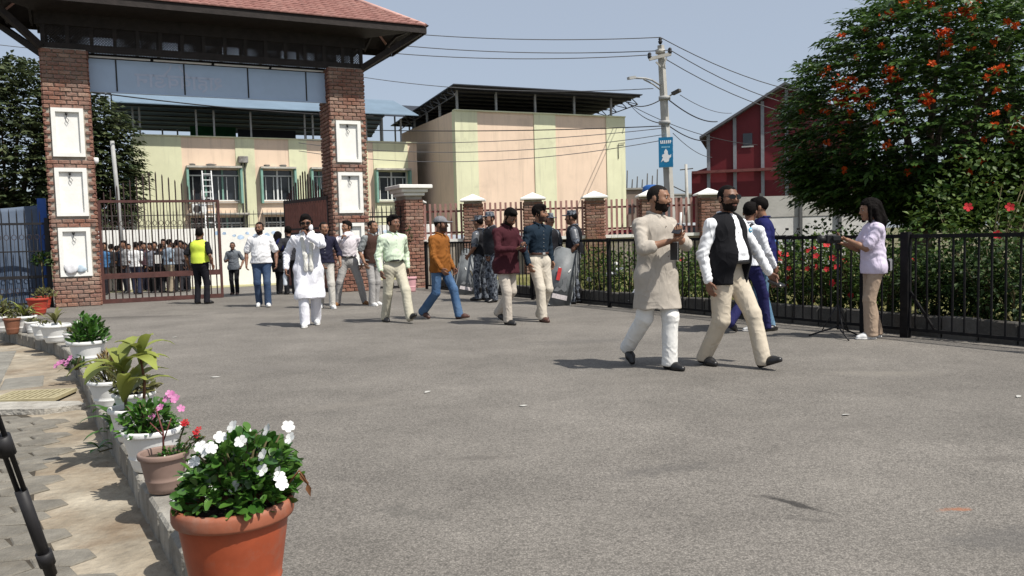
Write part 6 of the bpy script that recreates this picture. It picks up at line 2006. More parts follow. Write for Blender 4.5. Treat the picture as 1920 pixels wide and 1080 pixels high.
# 14/15 dark figures in the gateway
k14 = person('person in black with a headscarf standing in the gateway', 524, 551, 1.62, yaw=60, head=(20, 0, 0), hair='none', hat='veil', top=dict(name='black_dress', col=(.012, .012, .014), sleeve='long', hem=-.30, loose=.012), bottom=dict(name='black_trouser', col=(.014, .014, .016)), seed=46, res=.014)
k15 = person('man in dark clothes with a blue bag at the open gate leaf', 546, 552, 1.70, yaw=120, lh=(-.2, .15, .2), tone='d', top=dict(name='charcoal_jacket', col=(.03, .03, .035), sleeve='short', hem=-.05, loose=.012), bottom=dict(name='black_trouser', col=(.014, .014, .016)), seed=49, res=.014)
q = wpt(k15, k15['S'](-.22, .02, .36))
bb = empty('shoulder_bag', q, .3, 'dark blue bag on the shoulder of the man at the open gate leaf', 'bag')
blob('bag', (0, 0, 0), (.13, .09, .16), 2, bb, cloth('navy_bag', (.015, .02, .09)), .12)

# ------------------------------------------------------------------ police and riot shields
m_armor = cloth('black_armour', (.014, .014, .017), .6)
def police(label, px, py, h, yaw, seed, **kw):
    k = person(label, px, py, h, yaw=yaw, top=dict(mat=m_camo, sleeve='short', hem=.02, loose=.015), vest=dict(mat=m_armor, hem=.02, part='body_armour'), bottom=dict(mat=m_camo, w=1.1), shoe='boot', hat='police', hair='crop', seed=seed, res=.013, group='policemen in blue grey camouflage', **kw)
    for i in (0, 1):
        a = k['arms'][i]
        Q = Sdf(np.minimum(a[0], a[1])-.15, np.maximum(a[0], a[1])+.15, .011)
        Q.cap(a[0]+(a[1]-a[0])*.1, a[0]+(a[1]-a[0])*.62, .080, .078, 0)
        finish(Q, 'arm_guard', mat('grey_arm_guard', (.11, .115, .125), .35, .2, 8, spec=.5), k['obj'], .002, 3, 30)
    return k
c1 = police('policeman in camouflage half hidden left of the man in maroon kurta', 905, 563, 1.74, 150, 60, lh=(-.22, .18, .02), tone='d', head=(-10, 0, 0))
c2 = police('policeman in camouflage behind the man in maroon kurta', 926, 566, 1.80, -140, 63, tone='d')
c3 = police('policeman in camouflage holding a shield behind the man in dark blue shirt', 1031, 570, 1.72, -60, 66, lh=(-.30, .10, .0), tone='d')
c4 = police('policeman in black body armour standing in profile by the railing', 1080, 569, 1.76, 172, 69, lh=(-.26, .10, .0), rh=(.28, .10, .0), head=(-8, 0, 0), tone='d', fat=.02)
m_poly = mat('scratched_polycarbonate', (.15, .16, .165), .5, .25, 5, bump=.1, bscale=30, spec=.25)
m_rtxt = mat('red_shield_print', (.42, .03, .03), .6, .2, 20)
def shield(px, py, tilt, yaw, label, w=.50, hh=.98, slide=0.0):
    p = on_ground(px, py)
    t = empty('riot_shield', p, yaw, label, 'shield', 'riot shields')
    t.rotation_euler = (math.radians(-13), math.radians(tilt), yaw)
    n = 9; r = .09
    out = []
    for (cx, cz, a0) in ((w/2-r, r, -90), (w/2-r, hh-r, 0), (-w/2+r, hh-r, 90), (-w/2+r, r, 180)):
        for k in range(5):
            a = math.radians(a0+k*22.5); out.append((cx+r*math.cos(a), cz+r*math.sin(a)))
    def bow(x): return .10*(x/(w/2))**2
    V = [(x, bow(x), z) for x, z in out]+[(x, bow(x)+.008, z) for x, z in out]
    cxs = np.linspace(-w/2, w/2, 9)
    # curved plate as strips
    V, F = [], []
    for i, x in enumerate(cxs):
        e = r-math.sqrt(max(0, r*r-max(0, abs(x)-(w/2-r))**2))
        for (z, y) in ((e, 0), (hh-e, 0), (hh-e, .006), (e, .006)): V.append((x, bow(x)+y, z))
    for i in range(8):
        a = i*4; c = a+4
        F += [(a, c, c+1, a+1), (a+2, c+2, c+3, a+3), (a+1, c+1, c+2, a+2), (a+3, c+3, c, a)]
    link('plate', mesh_np('plate', V, F), t, m_poly)
    edge = [Vector((x, bow(x)+.003, z)) for x, z in out]; edge.append(edge[0])
    MB().tube(edge, .010, 5).build('edge', mat('grey_rubber_edge', (.27, .28, .28), .5, .1), t)
    for sx in (-1, 1):
        MB().bar((sx*w*.15, bow(w*.15)-.006, hh*.60), (sx*w*.22, bow(w*.22)-.006, hh*.66), .02, .004, up=(0, 1, 0)).build('print', m_sole, t)
    MB().prism([(x*w, -.004, z*hh) for x, z in ((-.28, .24), (-.18, .32), (-.05, .30), (.02, .38), (-.02, .46), (.10, .52), (.20, .47), (.14, .38), (.22, .30), (.14, .25), (0, .29), (-.12, .24))], (0, -.003, 0)).build('emblem', mat('dark_grey_print', (.12, .125, .13), .6, .2), t)
    MB().bbox((-w*.3, -.008, hh*.12), (w*.28, -.003, hh*.20)).build('print', mat('pale_print', (.46, .42, .42), .6, .3, 30), t)
    MB().bbox((-.15, .09, hh*.45), (.15, .11, hh*.5)).build('grip', m_blackp, t)
    return t
s1 = shield(872, 553, 12, math.radians(4), 'grey riot shield with dark emblem standing left of the policemen')
q = on_ground(866, 550)
s2 = shield(862, 550, 14, math.radians(-8), 'grey riot shield with red print behind the emblem shield', .46, 1.10)
MB().box((-.14, .012, .62), (.10, .006, .26)).build('red_print', m_rtxt, s2)
s3 = shield(1046, 574, -10, math.radians(0), 'tall riot shield held by the policeman behind the man in dark blue shirt', .50, 1.12)
s3.rotation_euler = (math.radians(-8), math.radians(14), math.radians(6))
MB().box((-.10, -.012, .60), (.07, .006, .24)).build('red_print', m_rtxt, s3)
s4 = shield(912, 562, 16, math.radians(10), 'riot shield leaning beside the boots of the policeman in camouflage', .42, .50)
st = empty('baton', on_ground(905, 561), 0, 'bamboo stick leaning beside the riot shields', 'stick')
MB().tube([(0, 0, .0), (-.25, .12, .62)], .012, 6).build('stick', mat('bamboo', (.35, .25, .11), .6, .2), st)
st2 = empty('baton', on_ground(1062, 568), 0, 'bamboo stick leaning towards the lone policeman', 'stick')
MB().tube([(0, 0, .0), (-.45, .15, .60)], .012, 6).build('stick', mat('bamboo', (.35, .25, .11), .6, .2), st2)

# ------------------------------------------------------------------ by the railing
k20 = person('man in white shirt with backpack strap walking away behind the black waistcoat', 1404, 623, 1.70, yaw=32, lf=(-.25, 0, 0, -30), rf=(.24, .0, 0, 0), rh=(.24, .22, -.02), lh=(-.26, -.05, .0), head=(25, 0, 0), tone='d', hair='short', top=dict(name='white_shirt_b', col=(.70, .71, .74), sleeve='long', hem=.0, loose=.014), bottom=dict(name='royal_navy', col=(.022, .022, .085)), shoe='black', seed=80, res=.012)
q = wpt(k20, k20['S'](0, -.19, .30))
bp = empty('backpack', q, math.radians(32-90), 'dark backpack on the man in white shirt behind the black waistcoat', 'backpack')
bm_ = MB(); bm_.bevbox((0, 0, 0), (.28, .14, .40), .04); bm_.build('bag', cloth('charcoal_pack', (.035, .035, .04)), bp)
for sx in (-1, 1): MB().tube([(sx*.09, .06, .17), (sx*.10, .13, .235), (sx*.11, .25, .20), (sx*.12, .29, .06), (sx*.12, .22, -.10)], .016, 6).build('strap', cloth('charcoal_pack', (.035, .035, .04)), bp)
k21 = person('man in royal blue polo shirt and jeans facing left by the railing', 1434, 619, 1.74, yaw=168, lf=(.10, .03, 0, 0), rf=(-.08, .02, 0, 0), lh=(-.16, .24, .16), rh=(.22, .16, .06), head=(-8, -6, 0), belly=.03, fat=.03, tone='m', hair='short', top=dict(kind='polo', name='royal_blue_polo', col=(.014, .016, .085), sleeve='short', hem=-.04, loose=.016), bottom=dict(name='mid_blue_jeans', col=(.085, .17, .27), w=1.05, kw=dict(col2=(.14, .24, .34))), shoe='white', seed=83, res=.012)
k22 = person('woman in lavender tee and beige trousers filming by the railing', 1638, 634, 1.64, yaw=176, lf=(.06, -.01, 0, 0), rf=(-.06, .0, 0, 0), lh=(-.04, .34, .33), rh=(.08, .34, .28), lpole=(-.6, -.6, -.8), rpole=(.6, -.6, -.8), head=(6, -6, 0), women=True, tone='m', hair='long', top=dict(kind='tee', name='lavender_tee', col=(.62, .55, .68), sleeve='short', hem=-.10, loose=.014), bottom=dict(name='khaki_beige', col=(.36, .27, .20), w=1.02, flare=1.25), shoe='white', seed=86, res=.0105, hdir=((0, 1, .3), (0, 1, .2)))
a = k22['arms'][0]
q = wpt(k22, (a[2]+k22['arms'][1][2])/2+np.array([0, .16, .04]))
vc = empty('video_camera', q, math.radians(176-90), 'black video camera on the tripod in front of the woman', 'camera')
MB().bevbox((0, 0, 0), (.10, .17, .11), .012).build('body', m_blackp, vc)
MB().tube([(0, .085, 0), (0, .17, 0)], [.042, .048], 14).build('lens', m_blackp, vc)
MB().bevbox((-.085, -.02, .01), (.06, .09, .06), .006).build('monitor', m_phone, vc)
MB().tube([(0, -.06, .06), (0, -.03, .10), (0, .05, .10), (0, .07, .06)], .010, 6).build('handle', m_blackp, vc)
def tripod(name, base, top, spread, label, ang0=0.3, leg_r=.013, mat_=None):
    t = empty(name, base, 0, label, 'tripod')
    mt = mat_ or m_blackp
    b0 = Vector(base); H_ = top-base.z
    MB().tube([(0, 0, .10), (0, 0, H_)], leg_r*1.1, 8).build('column', mt, t)
    for k in range(3):
        a = ang0+k*2*PI/3
        MB().tube([(0, 0, .14), (spread*math.cos(a), spread*math.sin(a), .012)], leg_r*.8, 6).build('leg', mt, t)
        MB().tube([(0, 0, .42), (spread*.55*math.cos(a), spread*.55*math.sin(a), .075)], leg_r*.5, 6).build('brace', mt, t)
    MB().lathe([(.0, .05), (.03, .05), (.035, 0), (.03, -.05), (0, -.05)], (0, 0, H_-.02), 12).build('head', mt, t)
    return t
bs_ = on_ground(1571, 633)
tripod('tripod', bs_, q.z-.06, .34, 'slim black tripod standing in front of the woman by the railing', 0.5)
tag_c = wpt(k22, k22['S'](.13, -.19, -.02))
hc_ = empty('instant_camera', tag_c, math.radians(176-90), 'white camera hanging on a strap at the woman’s back'.replace('’', "'"), 'camera')
MB().bevbox((0, 0, 0), (.07, .12, .13), .015).build('body', m_blackp, hc_)
MB().bevbox((.0, -.055, .01), (.075, .035, .15), .010).build('white_trim', m_sole, hc_)
MB().tube([(0, 0, .06), (-.05, .03, .30), (-.12, .09, .52)], .008, 6).build('strap', m_blackp, hc_)

# ------------------------------------------------------------------ crowd behind the closed gate leaf
crowd = [
    (196, 556, 1.70, -80, 'blue_tee', (.05, .13, .26), (.02, .02, .025), 'person in blue shirt squeezed beside the left gate pillar', {}),
    (212, 553, 1.66, 100, 'black_top_c', (.02, .02, .022), (.10, .09, .08), 'person in black top second from the left gate pillar', {}),
    (232, 551, 1.68, -60, 'denim_dark', (.05, .06, .09), (.02, .02, .02), 'person in dark denim reaching through the crowd behind the gate bars', dict(lh=(.0, .4, .3))),
    (240, 553, 1.76, -110, 'pale_grey_tee', (.26, .26, .26), (.05, .05, .06), 'tall person in pale grey shirt facing out through the gate bars', {}),
    (258, 555, 1.70, 95, 'white_shirt_c', (.62, .62, .62), (.03, .035, .06), 'person in white shirt with back turned behind the gate bars', {}),
    (276, 551, 1.68, -90, 'plum_top', (.09, .05, .06), (.03, .03, .05), 'person in plum top raising a phone behind the gate bars', dict(rh=(.12, .2, .62))),
    (288, 554, 1.66, -100, 'grey_tee_c', (.17, .18, .21), (.02, .02, .02), 'person in grey tee at the middle of the gate leaf', {}),
    (304, 553, 1.62, 80, 'black_jacket_c', (.015, .015, .017), (.02, .02, .022), 'person in black jacket carrying a white paper behind the gate bars', {}),
    (320, 552, 1.76, 60, 'pale_blue_shirt', (.28, .34, .40), (.30, .25, .18), 'person in pale blue shirt and khaki trousers behind the gate bars', {}),
    (336, 553, 1.74, 110, 'dark_check', (.12, .12, .13), (.025, .025, .03), 'person in dark grey shirt left of the guard behind the gate bars', {}),
    (352, 551, 1.64, -90, 'black_top_d', (.02, .02, .025), (.02, .02, .025), 'person in black half hidden by the guard behind the gate bars', {}),
]
crowd += [
    (203, 549, 1.72, -95, 'dk_a', (.03, .03, .04), (.02, .02, .02), 'person in charcoal shirt between the pillar and the gate bars', {}),
    (222, 548, 1.60, 85, 'dk_b', (.10, .05, .04), (.03, .03, .035), 'person in russet shirt in the second row behind the gate bars', {}),
    (248, 548, 1.66, -85, 'dk_c', (.05, .05, .06), (.02, .02, .02), 'person in dark shirt right of the tall pale grey shirt', {}),
    (268, 547, 1.74, 100, 'dk_d', (.025, .03, .05), (.03, .03, .03), 'person in navy shirt in the second row behind the white shirt', {}),
    (296, 548, 1.70, -95, 'dk_e', (.04, .03, .03), (.02, .02, .025), 'person in dark brown shirt in the second row left of the paper', {}),
    (312, 548, 1.78, -80, 'dk_f', (.02, .02, .024), (.02, .02, .02), 'tall person in black in the second row left of the pale blue shirt', {}),
    (329, 548, 1.64, 90, 'dk_g', (.14, .13, .12), (.03, .03, .03), 'person in taupe shirt in the second row right of the pale blue shirt', {}),
    (345, 548, 1.72, -100, 'dk_h', (.03, .035, .03), (.02, .02, .02), 'person in dark green shirt in the second row beside the guard', {}),
]
for i, (px, py, h_, yw, nm, c1_, c2_, lab, kw) in enumerate(crowd):
    pq = on_ground(px, py); dq = Vector((pq.x, pq.y, 0)).normalized()*(1.0+.3*((i*7) % 4)); pq = Vector((pq.x+dq.x, pq.y+dq.y, gz(pq.x+dq.x, pq.y+dq.y)))
    k_ = person(lab, None, None, h_, loc=pq, yaw=yw, tone='dm'[i % 2], hair='short', top=dict(name=nm, col=c1_, sleeve='short' if i % 3 else 'long', hem=.0, loose=.012), bottom=dict(name='crowd_trouser_%d' % i, col=c2_), shoe='black', seed=100+i, res=.019, group='crowd behind the closed gate leaf', **kw)
    if 'white paper' in lab:
        q = wpt(k_, k_['S'](.02, -.17, .28)); pp = empty('paper_sheet', q, math.radians(10), 'white paper sheet carried in the crowd behind the gate', 'paper')
        MB().bevbox((0, 0, 0), (.20, .012, .29), .003).build('sheet', m_sole, pp)
# ================================================================== VEGETATION
def leafmat(name, c1, c2, rough=.45, spec=.4, tr=.28):
    m = bpy.data.materials.new(name); m.use_nodes = True
    nt, bs, L = mat_nodes(m)
    g = nt.nodes.new('ShaderNodeNewGeometry')
    mx = nt.nodes.new('ShaderNodeMix'); mx.data_type = 'RGBA'
    mx.inputs[6].default_value = (*c1, 1); mx.inputs[7].default_value = (*c2, 1)
    L(g.outputs['Random Per Island'], mx.inputs[0])
    n = nt.nodes.new('ShaderNodeTexNoise'); n.inputs['Scale'].default_value = 3.0; L(g.outputs['Position'], n.inputs['Vector'])
    mr = nt.nodes.new('ShaderNodeMapRange'); mr.inputs[1].default_value = .3; mr.inputs[2].default_value = .7; mr.inputs[3].default_value = .75; mr.inputs[4].default_value = 1.25
    L(n.outputs['Fac'], mr.inputs[0])
    mu = nt.nodes.new('ShaderNodeMix'); mu.data_type = 'RGBA'; mu.blend_type = 'MULTIPLY'; mu.inputs[0].default_value = 1
    L(mx.outputs[2], mu.inputs[6]); L(mr.outputs[0], mu.inputs[7])
    L(mu.outputs[2], bs.inputs['Base Color']); bs.inputs['Roughness'].default_value = rough; bs.inputs['Specular IOR Level'].default_value = spec
    t = nt.nodes.new('ShaderNodeBsdfTranslucent'); L(mu.outputs[2], t.inputs['Color'])
    ms = nt.nodes.new('ShaderNodeMixShader'); ms.inputs[0].default_value = tr
    L(bs.outputs[0], ms.inputs[1]); L(t.outputs[0], ms.inputs[2]); L(ms.outputs[0], nt.nodes['Material Output'].inputs['Surface'])
    return m
def nrm(a): return a/np.maximum(1e-9, np.linalg.norm(a, axis=-1, keepdims=True))
def leaves(P, D, N, Ln, Wd, droop=.15, fold=.25):
    """P base, D along, N face normal; four folded triangles a leaf, bent at the middle"""
    P, D, N = np.asarray(P, float), nrm(np.asarray(D, float)), np.asarray(N, float)
    N = nrm(N-D*(N*D).sum(1, keepdims=True)); S = np.cross(D, N)
    Ln = np.asarray(Ln, float)[:, None]; Wd = np.asarray(Wd, float)[:, None]
    dn = np.array([0, 0, -1.])[None]
    mid = P+D*Ln*.48-dn*0+dn*Ln*droop*.25
    left = P+D*Ln*.42+S*Wd*.5+N*Wd*fold+dn*Ln*droop*.25
    right = P+D*Ln*.42-S*Wd*.5+N*Wd*fold+dn*Ln*droop*.25
    tip = P+D*Ln*.97+dn*Ln*droop
    n = len(P)
    V = np.stack([P, left, mid, right, tip], 1).reshape(-1, 3)
    b = (np.arange(n)*5)[:, None]
    F = np.concatenate([b+np.array([[0, 2, 1]]), b+np.array([[0, 3, 2]]), b+np.array([[1, 2, 4]]), b+np.array([[2, 3, 4]])])
    return V, F
def leaves_fine(P, D, N, Ln, Wd, droop=.15, fold=.18, prof=(.30, .80, 1.0, .85, .35)):
    """rounded leaves: five stations either side of a bent midrib"""
    P, D, N = np.asarray(P, float), nrm(np.asarray(D, float)), np.asarray(N, float)
    N = nrm(N-D*(N*D).sum(1, keepdims=True)); S = np.cross(D, N)
    Ln = np.asarray(Ln, float)[:, None]; Wd = np.asarray(Wd, float)[:, None]; n = len(P); ns = len(prof)
    rows = []
    for i, w in enumerate(prof):
        f = .04+.96*i/(ns-1)
        m_ = P+D*Ln*f-np.array([[0, 0, 1.]])*Ln*droop*f*f
        rows += [m_+S*Wd*.5*w+N*Wd*fold*w, m_, m_-S*Wd*.5*w+N*Wd*fold*w]
    V = np.stack(rows, 1).reshape(-1, 3); b = (np.arange(n)*ns*3)[:, None]; F = []
    for i in range(ns-1):
        a = i*3
        F += [b+np.array([[a, a+3, a+4, a+1]]), b+np.array([[a+1, a+4, a+5, a+2]])]
    return V, np.concatenate(F)
def leaf_obj(name, VF, parent, m, kind=None):
    o = link(name, mesh_np(name, VF[0], VF[1], True), parent, m)
    if kind: o['kind'] = kind
    return o
def rand_dirs(n, r):
    v = r.normal(size=(n, 3)); return nrm(v)

# ---- big flowering tree on the right
m_treeleaf = leafmat('tree_leaf', (.020, .052, .012), (.080, .140, .026), .42, .45, .25)
m_bark = mat('grey_brown_bark', (.10, .075, .055), .95, .35, 6, bump=.9, bscale=14)
m_blossom = leafmat('orange_red_petal', (.52, .035, .012), (.66, .12, .02), .6, .2, .3)
def lumpy_r(d, seed, amp=.16):
    return 1+amp*wob(d, seed, 3.2)
def tree(base, cen, rad_up, rad_dn, nspray, nleaf, L_, W_, label, seed, m, blossoms=(), trunk_r=.2, name='tree', shell=(.5, 1.0)):
    r = np.random.default_rng(seed)
    t = empty(name, base, 0, label, 'tree')
    c = np.array(cen)-np.array(base)
    # trunk and limbs
    tb = MB(); fork = Vector((c[0]*.25, c[1]*.25, max(.8, (c[2]-rad_dn[2])*.95)))
    tb.tube([(0, 0, -.2), (fork.x*.4, fork.y*.4, fork.z*.5), fork], [trunk_r*1.25, trunk_r, trunk_r*.85], 10)
    tb.build('trunk', m_bark, t)
    lm_ = MB()
    for k in range(9):
        a = 2*PI*k/9+r.uniform(-.3, .3); e = r.uniform(.2, 1.1)
        tip = Vector(c)+Vector((math.cos(a)*math.cos(e)*rad_up[0]*.75, math.sin(a)*math.cos(e)*rad_up[1]*.75, math.sin(e)*rad_up[2]*.7))
        md = fork.lerp(tip, .5)+Vector((0, 0, .25))
        lm_.tube([fork, md, tip], [trunk_r*.5, trunk_r*.3, trunk_r*.08], 6)
    lm_.build('limbs', m_bark, t)
    # sprays of leaflets, layered and drooping outward
    d = rand_dirs(nspray, r)
    ro = r.uniform(shell[0]**2, shell[1]**2, nspray)**.5
    ro = np.where(r.random(nspray) < .45, r.uniform(.90, 1.03, nspray), ro)
    lr = lumpy_r(d, seed)
    rad = np.where(d[:, 2:3] > 0, np.array([rad_up]), np.array([rad_dn]))
    C = c+d*rad*(ro*lr)[:, None]
    outd = nrm(d*np.array([1, 1, .25])+r.normal(size=(nspray, 3))*.35); outd[:, 2] = outd[:, 2]*.4-.10; outd = nrm(outd)
    Pl, Dl, Nl, Ll, Wl = [], [], [], [], []
    side = nrm(np.cross(outd, np.array([[0, 0, 1.]])))
    up0 = np.cross(side, outd)
    for j in range(nleaf):
        f = (j//2+.6)/(nleaf/2); sg = 1 if j % 2 else -1
        Pj = C+outd*(f-.4)*L_*2.6
        Dj = outd*.75+side*sg*.8+r.normal(size=(nspray, 3))*.12
        if j == nleaf-1: Dj = outd+r.normal(size=(nspray, 3))*.1
        Pl.append(Pj); Dl.append(Dj); Nl.append(up0+r.normal(size=(nspray, 3))*.28); Ll.append(L_*r.uniform(.7, 1.15, nspray)); Wl.append(W_*r.uniform(.8, 1.2, nspray))
    VF = leaves(np.concatenate(Pl), np.concatenate(Dl), np.concatenate(Nl), np.concatenate(Ll), np.concatenate(Wl), .22, .12)
    leaf_obj('crown', VF, t, m, 'stuff')
    for (bx, by, bz, br) in blossoms:
        n = 46 if br > .05 else 14
        q = np.array([bx, by, bz])-np.array(base)+r.normal(size=(n, 3))*br*.75*np.array([1, .8, .6])
        VFb = leaves(q, rand_dirs(n, r)+np.array([0, -.4, .3]), rand_dirs(n, r), np.full(n, .075), np.full(n, .06), .1, .2)
        leaf_obj('blossom', VFb, t, m_blossom)
    return t
TC, TU, TD = np.array([8.80, 16.4, 2.75]), (3.25, 2.9, 3.35), (3.15, 2.8, 1.35)
def crown_hit(px, py):
    d = ray(px, py); o = np.array([0, 0, CAM_H])
    for tt in np.arange(10, 20, .05):
        p = o+d/d[1]*tt; q = (p-TC)/np.array(TU if p[2] > TC[2] else TD)
        if q@q < .98: return p
    return None
bl = []
for (px, py, br) in ((1590, 150, .13), (1602, 182, .13), (1578, 168, .09), (1568, 190, .08), (1618, 172, .07), (1552, 130, .05), (1606, 110, .05), (1668, 130, .06), (1666, 150, .06), (1735, 182, .08), (1738, 192, .06), (1770, 62, .08), (1738, 12, .10), (1700, 8, .08), (1810, 22, .08), (1823, 8, .09), (1778, 32, .06), (1876, 128, .07), (1905, 222, .05), (1902, 240, .06), (1670, 212, .04), (1540, 140, .05), (1895, 270, .05), (1862, 345, .05), (1662, 270, .05), (1580, 195, .06)):
    p = crown_hit(px, py)
    if p is None: p = crown_hit(px, py+14)
    if p is not None: bl.append((*p, br))
for k in range(46):
    p = crown_hit(random.uniform(1500, 1915), random.uniform(10, 330))
    if p is not None: bl.append((*p, random.uniform(.015, .04)))
tree((8.1, 16.3, .1), tuple(TC), TU, TD, 6600, 11, .17, .070, 'large dark green tree with orange red blossoms behind the railing', 5, m_treeleaf, bl, .24)
tree((14.2, 22.5, .1), (14.0, 22.5, 4.9), (2.6, 2.4, 2.6), (2.4, 2.2, 1.8), 700, 11, .24, .10, 'second tree at the right edge behind the flowering tree', 9, m_treeleaf, [(12.0, 21.0, 6.1, .15), (12.3, 20.8, 5.6, .12)], .2)
m_oldleaf = leafmat('dusty_tree_leaf', (.030, .050, .020), (.085, .100, .040), .6, .3, .2)
tree((-20.8, 33.5, -.3), (-20.3, 33.5, 5.3), (3.6, 3.2, 3.5), (3.4, 3.0, 4.0), 3200, 9, .28, .15, 'bushy dusty tree left of the gate above the tarpaulin', 14, m_oldleaf, (), .25)
tree((-17.6, 33.6, -.3), (-17.3, 33.8, 4.4), (1.75, 1.8, 3.3), (1.7, 1.8, 3.2), 1500, 9, .26, .14, 'narrow dusty tree between the left gate pillar and the office', 17, m_oldleaf, (), .2)
tree((36, 118, -.5), (36, 118, 2.6), (7, 5, 3.2), (7, 5, 2), 500, 9, .8, .4, 'far green tree clump left of the red building', 23, m_oldleaf, (), .3)
# low dark shrubs under the tree
# ---- hibiscus and other shrubs behind the railing
m_hib = leafmat('hibiscus_leaf', (.022, .060, .010), (.095, .140, .026), .5, .25, .25)
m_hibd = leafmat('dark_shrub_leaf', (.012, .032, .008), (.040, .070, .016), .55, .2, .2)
m_redp = leafmat('crimson_petal', (.48, .012, .022), (.60, .045, .05), .55, .2, .25)
m_whitepet = leafmat('white_petal', (.72, .73, .72), (.80, .80, .78), .6, .2, .2)
m_pinkp = leafmat('pink_petal', (.55, .14, .36), (.62, .26, .46), .6, .2, .25)
m_stem = mat('green_brown_stem', (.09, .075, .035), .8, .2, 10)
def petals5(c, nv, R, m, parent, r, name='flower', npet=5, wide=.9):
    nv = nrm(np.array([nv]))[0]
    a = nrm(np.cross(nv, [0.31, .2, .9])[None])[0]; b_ = np.cross(nv, a)
    ph = r.uniform(0, 6)
    D = np.array([a*math.cos(ph+2*PI*k/npet)+b_*math.sin(ph+2*PI*k/npet)+nv*.25 for k in range(npet)])
    V, F = leaves_fine(np.repeat(np.array([c]), npet, 0), D, np.repeat(nv[None], npet, 0), np.full(npet, R), np.full(npet, R*wide*.86), .05, .05, (.12, .40, .82, 1.0, .55))
    return leaf_obj(name, (V, F), parent, m)
def shrub(base, rx, ry, h, n, leafL, label, seed, m, flowers=0, fm=None, fR=.055, name='shrub', fside=(-.3, -1, .2), z0=.05, cat='shrub'):
    r = np.random.default_rng(seed)
    t = empty(name, base, 0, label, cat)
    st = MB()
    for k in range(9):
        a = r.uniform(0, 2*PI); e = r.uniform(.3, .95)
        tip = Vector((math.cos(a)*rx*e, math.sin(a)*ry*e, h*r.uniform(.6, .95)))
        st.tube([(math.cos(a)*.05, math.sin(a)*.05, -.05), (tip.x*.5, tip.y*.5, tip.z*.55), tip], [.014, .010, .004], 5)
    st.build('stems', m_stem, t)
    d = rand_dirs(n, r)
    lr = 1+.22*wob(d, seed, 3.5)
    ro = np.where(r.random(n) < .6, r.uniform(.8, 1.05, n), r.uniform(.3, .9, n))*lr
    P = np.stack([d[:, 0]*rx*ro, d[:, 1]*ry*ro, z0+(h-z0)*(.52+.5*d[:, 2]*ro)], 1)
    D = nrm(d*np.array([1, 1, .5])+r.normal(size=(n, 3))*.5+np.array([0, 0, .15])); N = nrm(np.array([0, 0, 1.])+r.normal(size=(n, 3))*.5)
    leaf_obj('foliage', leaves(P, D, N, leafL*r.uniform(.6, 1.2, n), leafL*.58*r.uniform(.7, 1.2, n), .2, .15), t, m, 'stuff')
    for k in range(flowers):
        dd = nrm(np.array([[fside[0]+r.normal()*.7, fside[1]+r.normal()*.35, fside[2]+r.normal()*.65]]))[0]
        c = np.array([dd[0]*rx*1.03, dd[1]*ry*1.05, z0+(h-z0)*(.52+.5*dd[2])])
        petals5(c, dd+np.array([0, 0, .2]), fR*r.uniform(.8, 1.25), fm, t, r)
    return t
def garden(px, back):
    """a point in the bed behind the railing, along the sight line px"""
    d = ray(px, 560); k = d[0]/d[1]
    o = FN0+FNRM*back
    # o + s*FD has x = k*y
    s_ = (k*o.y-o.x)/(FD.x-k*FD.y)
    p = o+FD*s_
    return Vector((p.x, p.y, .10))
rows_ = [(1128, .75, .45, .95, 'white blossom', 1), (1185, .8, .5, .95, 'hidden', 0), (1275, .8, .5, 1.05, 'red', 3), (1330, .8, .5, 1.0, 'red', 2), (1462, .75, .5, 1.05, 'red', 7), (1510, .8, .45, 1.10, 'red', 6), (1556, .75, .45, 1.15, 'red', 8), (1605, .8, .42, 1.05, 'red', 6), (1660, .75, .42, .95, 'red', 2), (1745, .7, .40, .80, 'none', 0), (1800, .8, .45, .95, 'none', 0), (1860, .8, .42, 1.0, 'none', 0), (1915, .7, .45, 1.05, 'none', 0)]
labs = ['low shrub with white blossoms beside the lone policeman', 'low shrub behind the white plastic bag', 'hibiscus between the man in beige kurta and the black waistcoat', 'hibiscus behind the legs of the man in black waistcoat', 'hibiscus with red flowers right of the man in royal blue polo',
        'hibiscus with red flowers left of the slim tripod', 'hibiscus with many red flowers behind the slim tripod', 'hibiscus with red flowers in front of the woman', 'hibiscus half hidden behind the woman', 'low dark shrub right of the thick railing post', 'dark shrub second right of the thick railing post', 'dark shrub under the tall hibiscus', 'dark shrub at the right edge of the picture']
for i, (px, bk, rr_, hh, kind, nf) in enumerate(rows_):
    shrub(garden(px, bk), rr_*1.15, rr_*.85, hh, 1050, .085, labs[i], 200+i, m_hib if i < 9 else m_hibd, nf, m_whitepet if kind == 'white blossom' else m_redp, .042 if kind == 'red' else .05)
shrub(garden(1840, 1.5), 1.0, .8, 2.05, 1900, .10, 'tall hibiscus with two red flowers right of the woman', 230, m_hib, 0)
sh = bpy.data.objects['shrub.013']
r_ = np.random.default_rng(3)
for (px, py) in ((1815, 388), (1893, 388), (1870, 440)):
    q = at_depth(px, py, sh.location.y-.85)-sh.location
    petals5(np.array(q), (-.3, -1, .2), .055, m_redp, sh, r_)
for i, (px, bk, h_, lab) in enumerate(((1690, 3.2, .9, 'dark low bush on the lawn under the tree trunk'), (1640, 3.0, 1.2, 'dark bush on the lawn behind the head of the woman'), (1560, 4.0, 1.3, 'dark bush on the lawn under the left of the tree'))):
    shrub(garden(px, bk), .9, .8, h_, 900, .11, lab, 260+i, m_hibd)
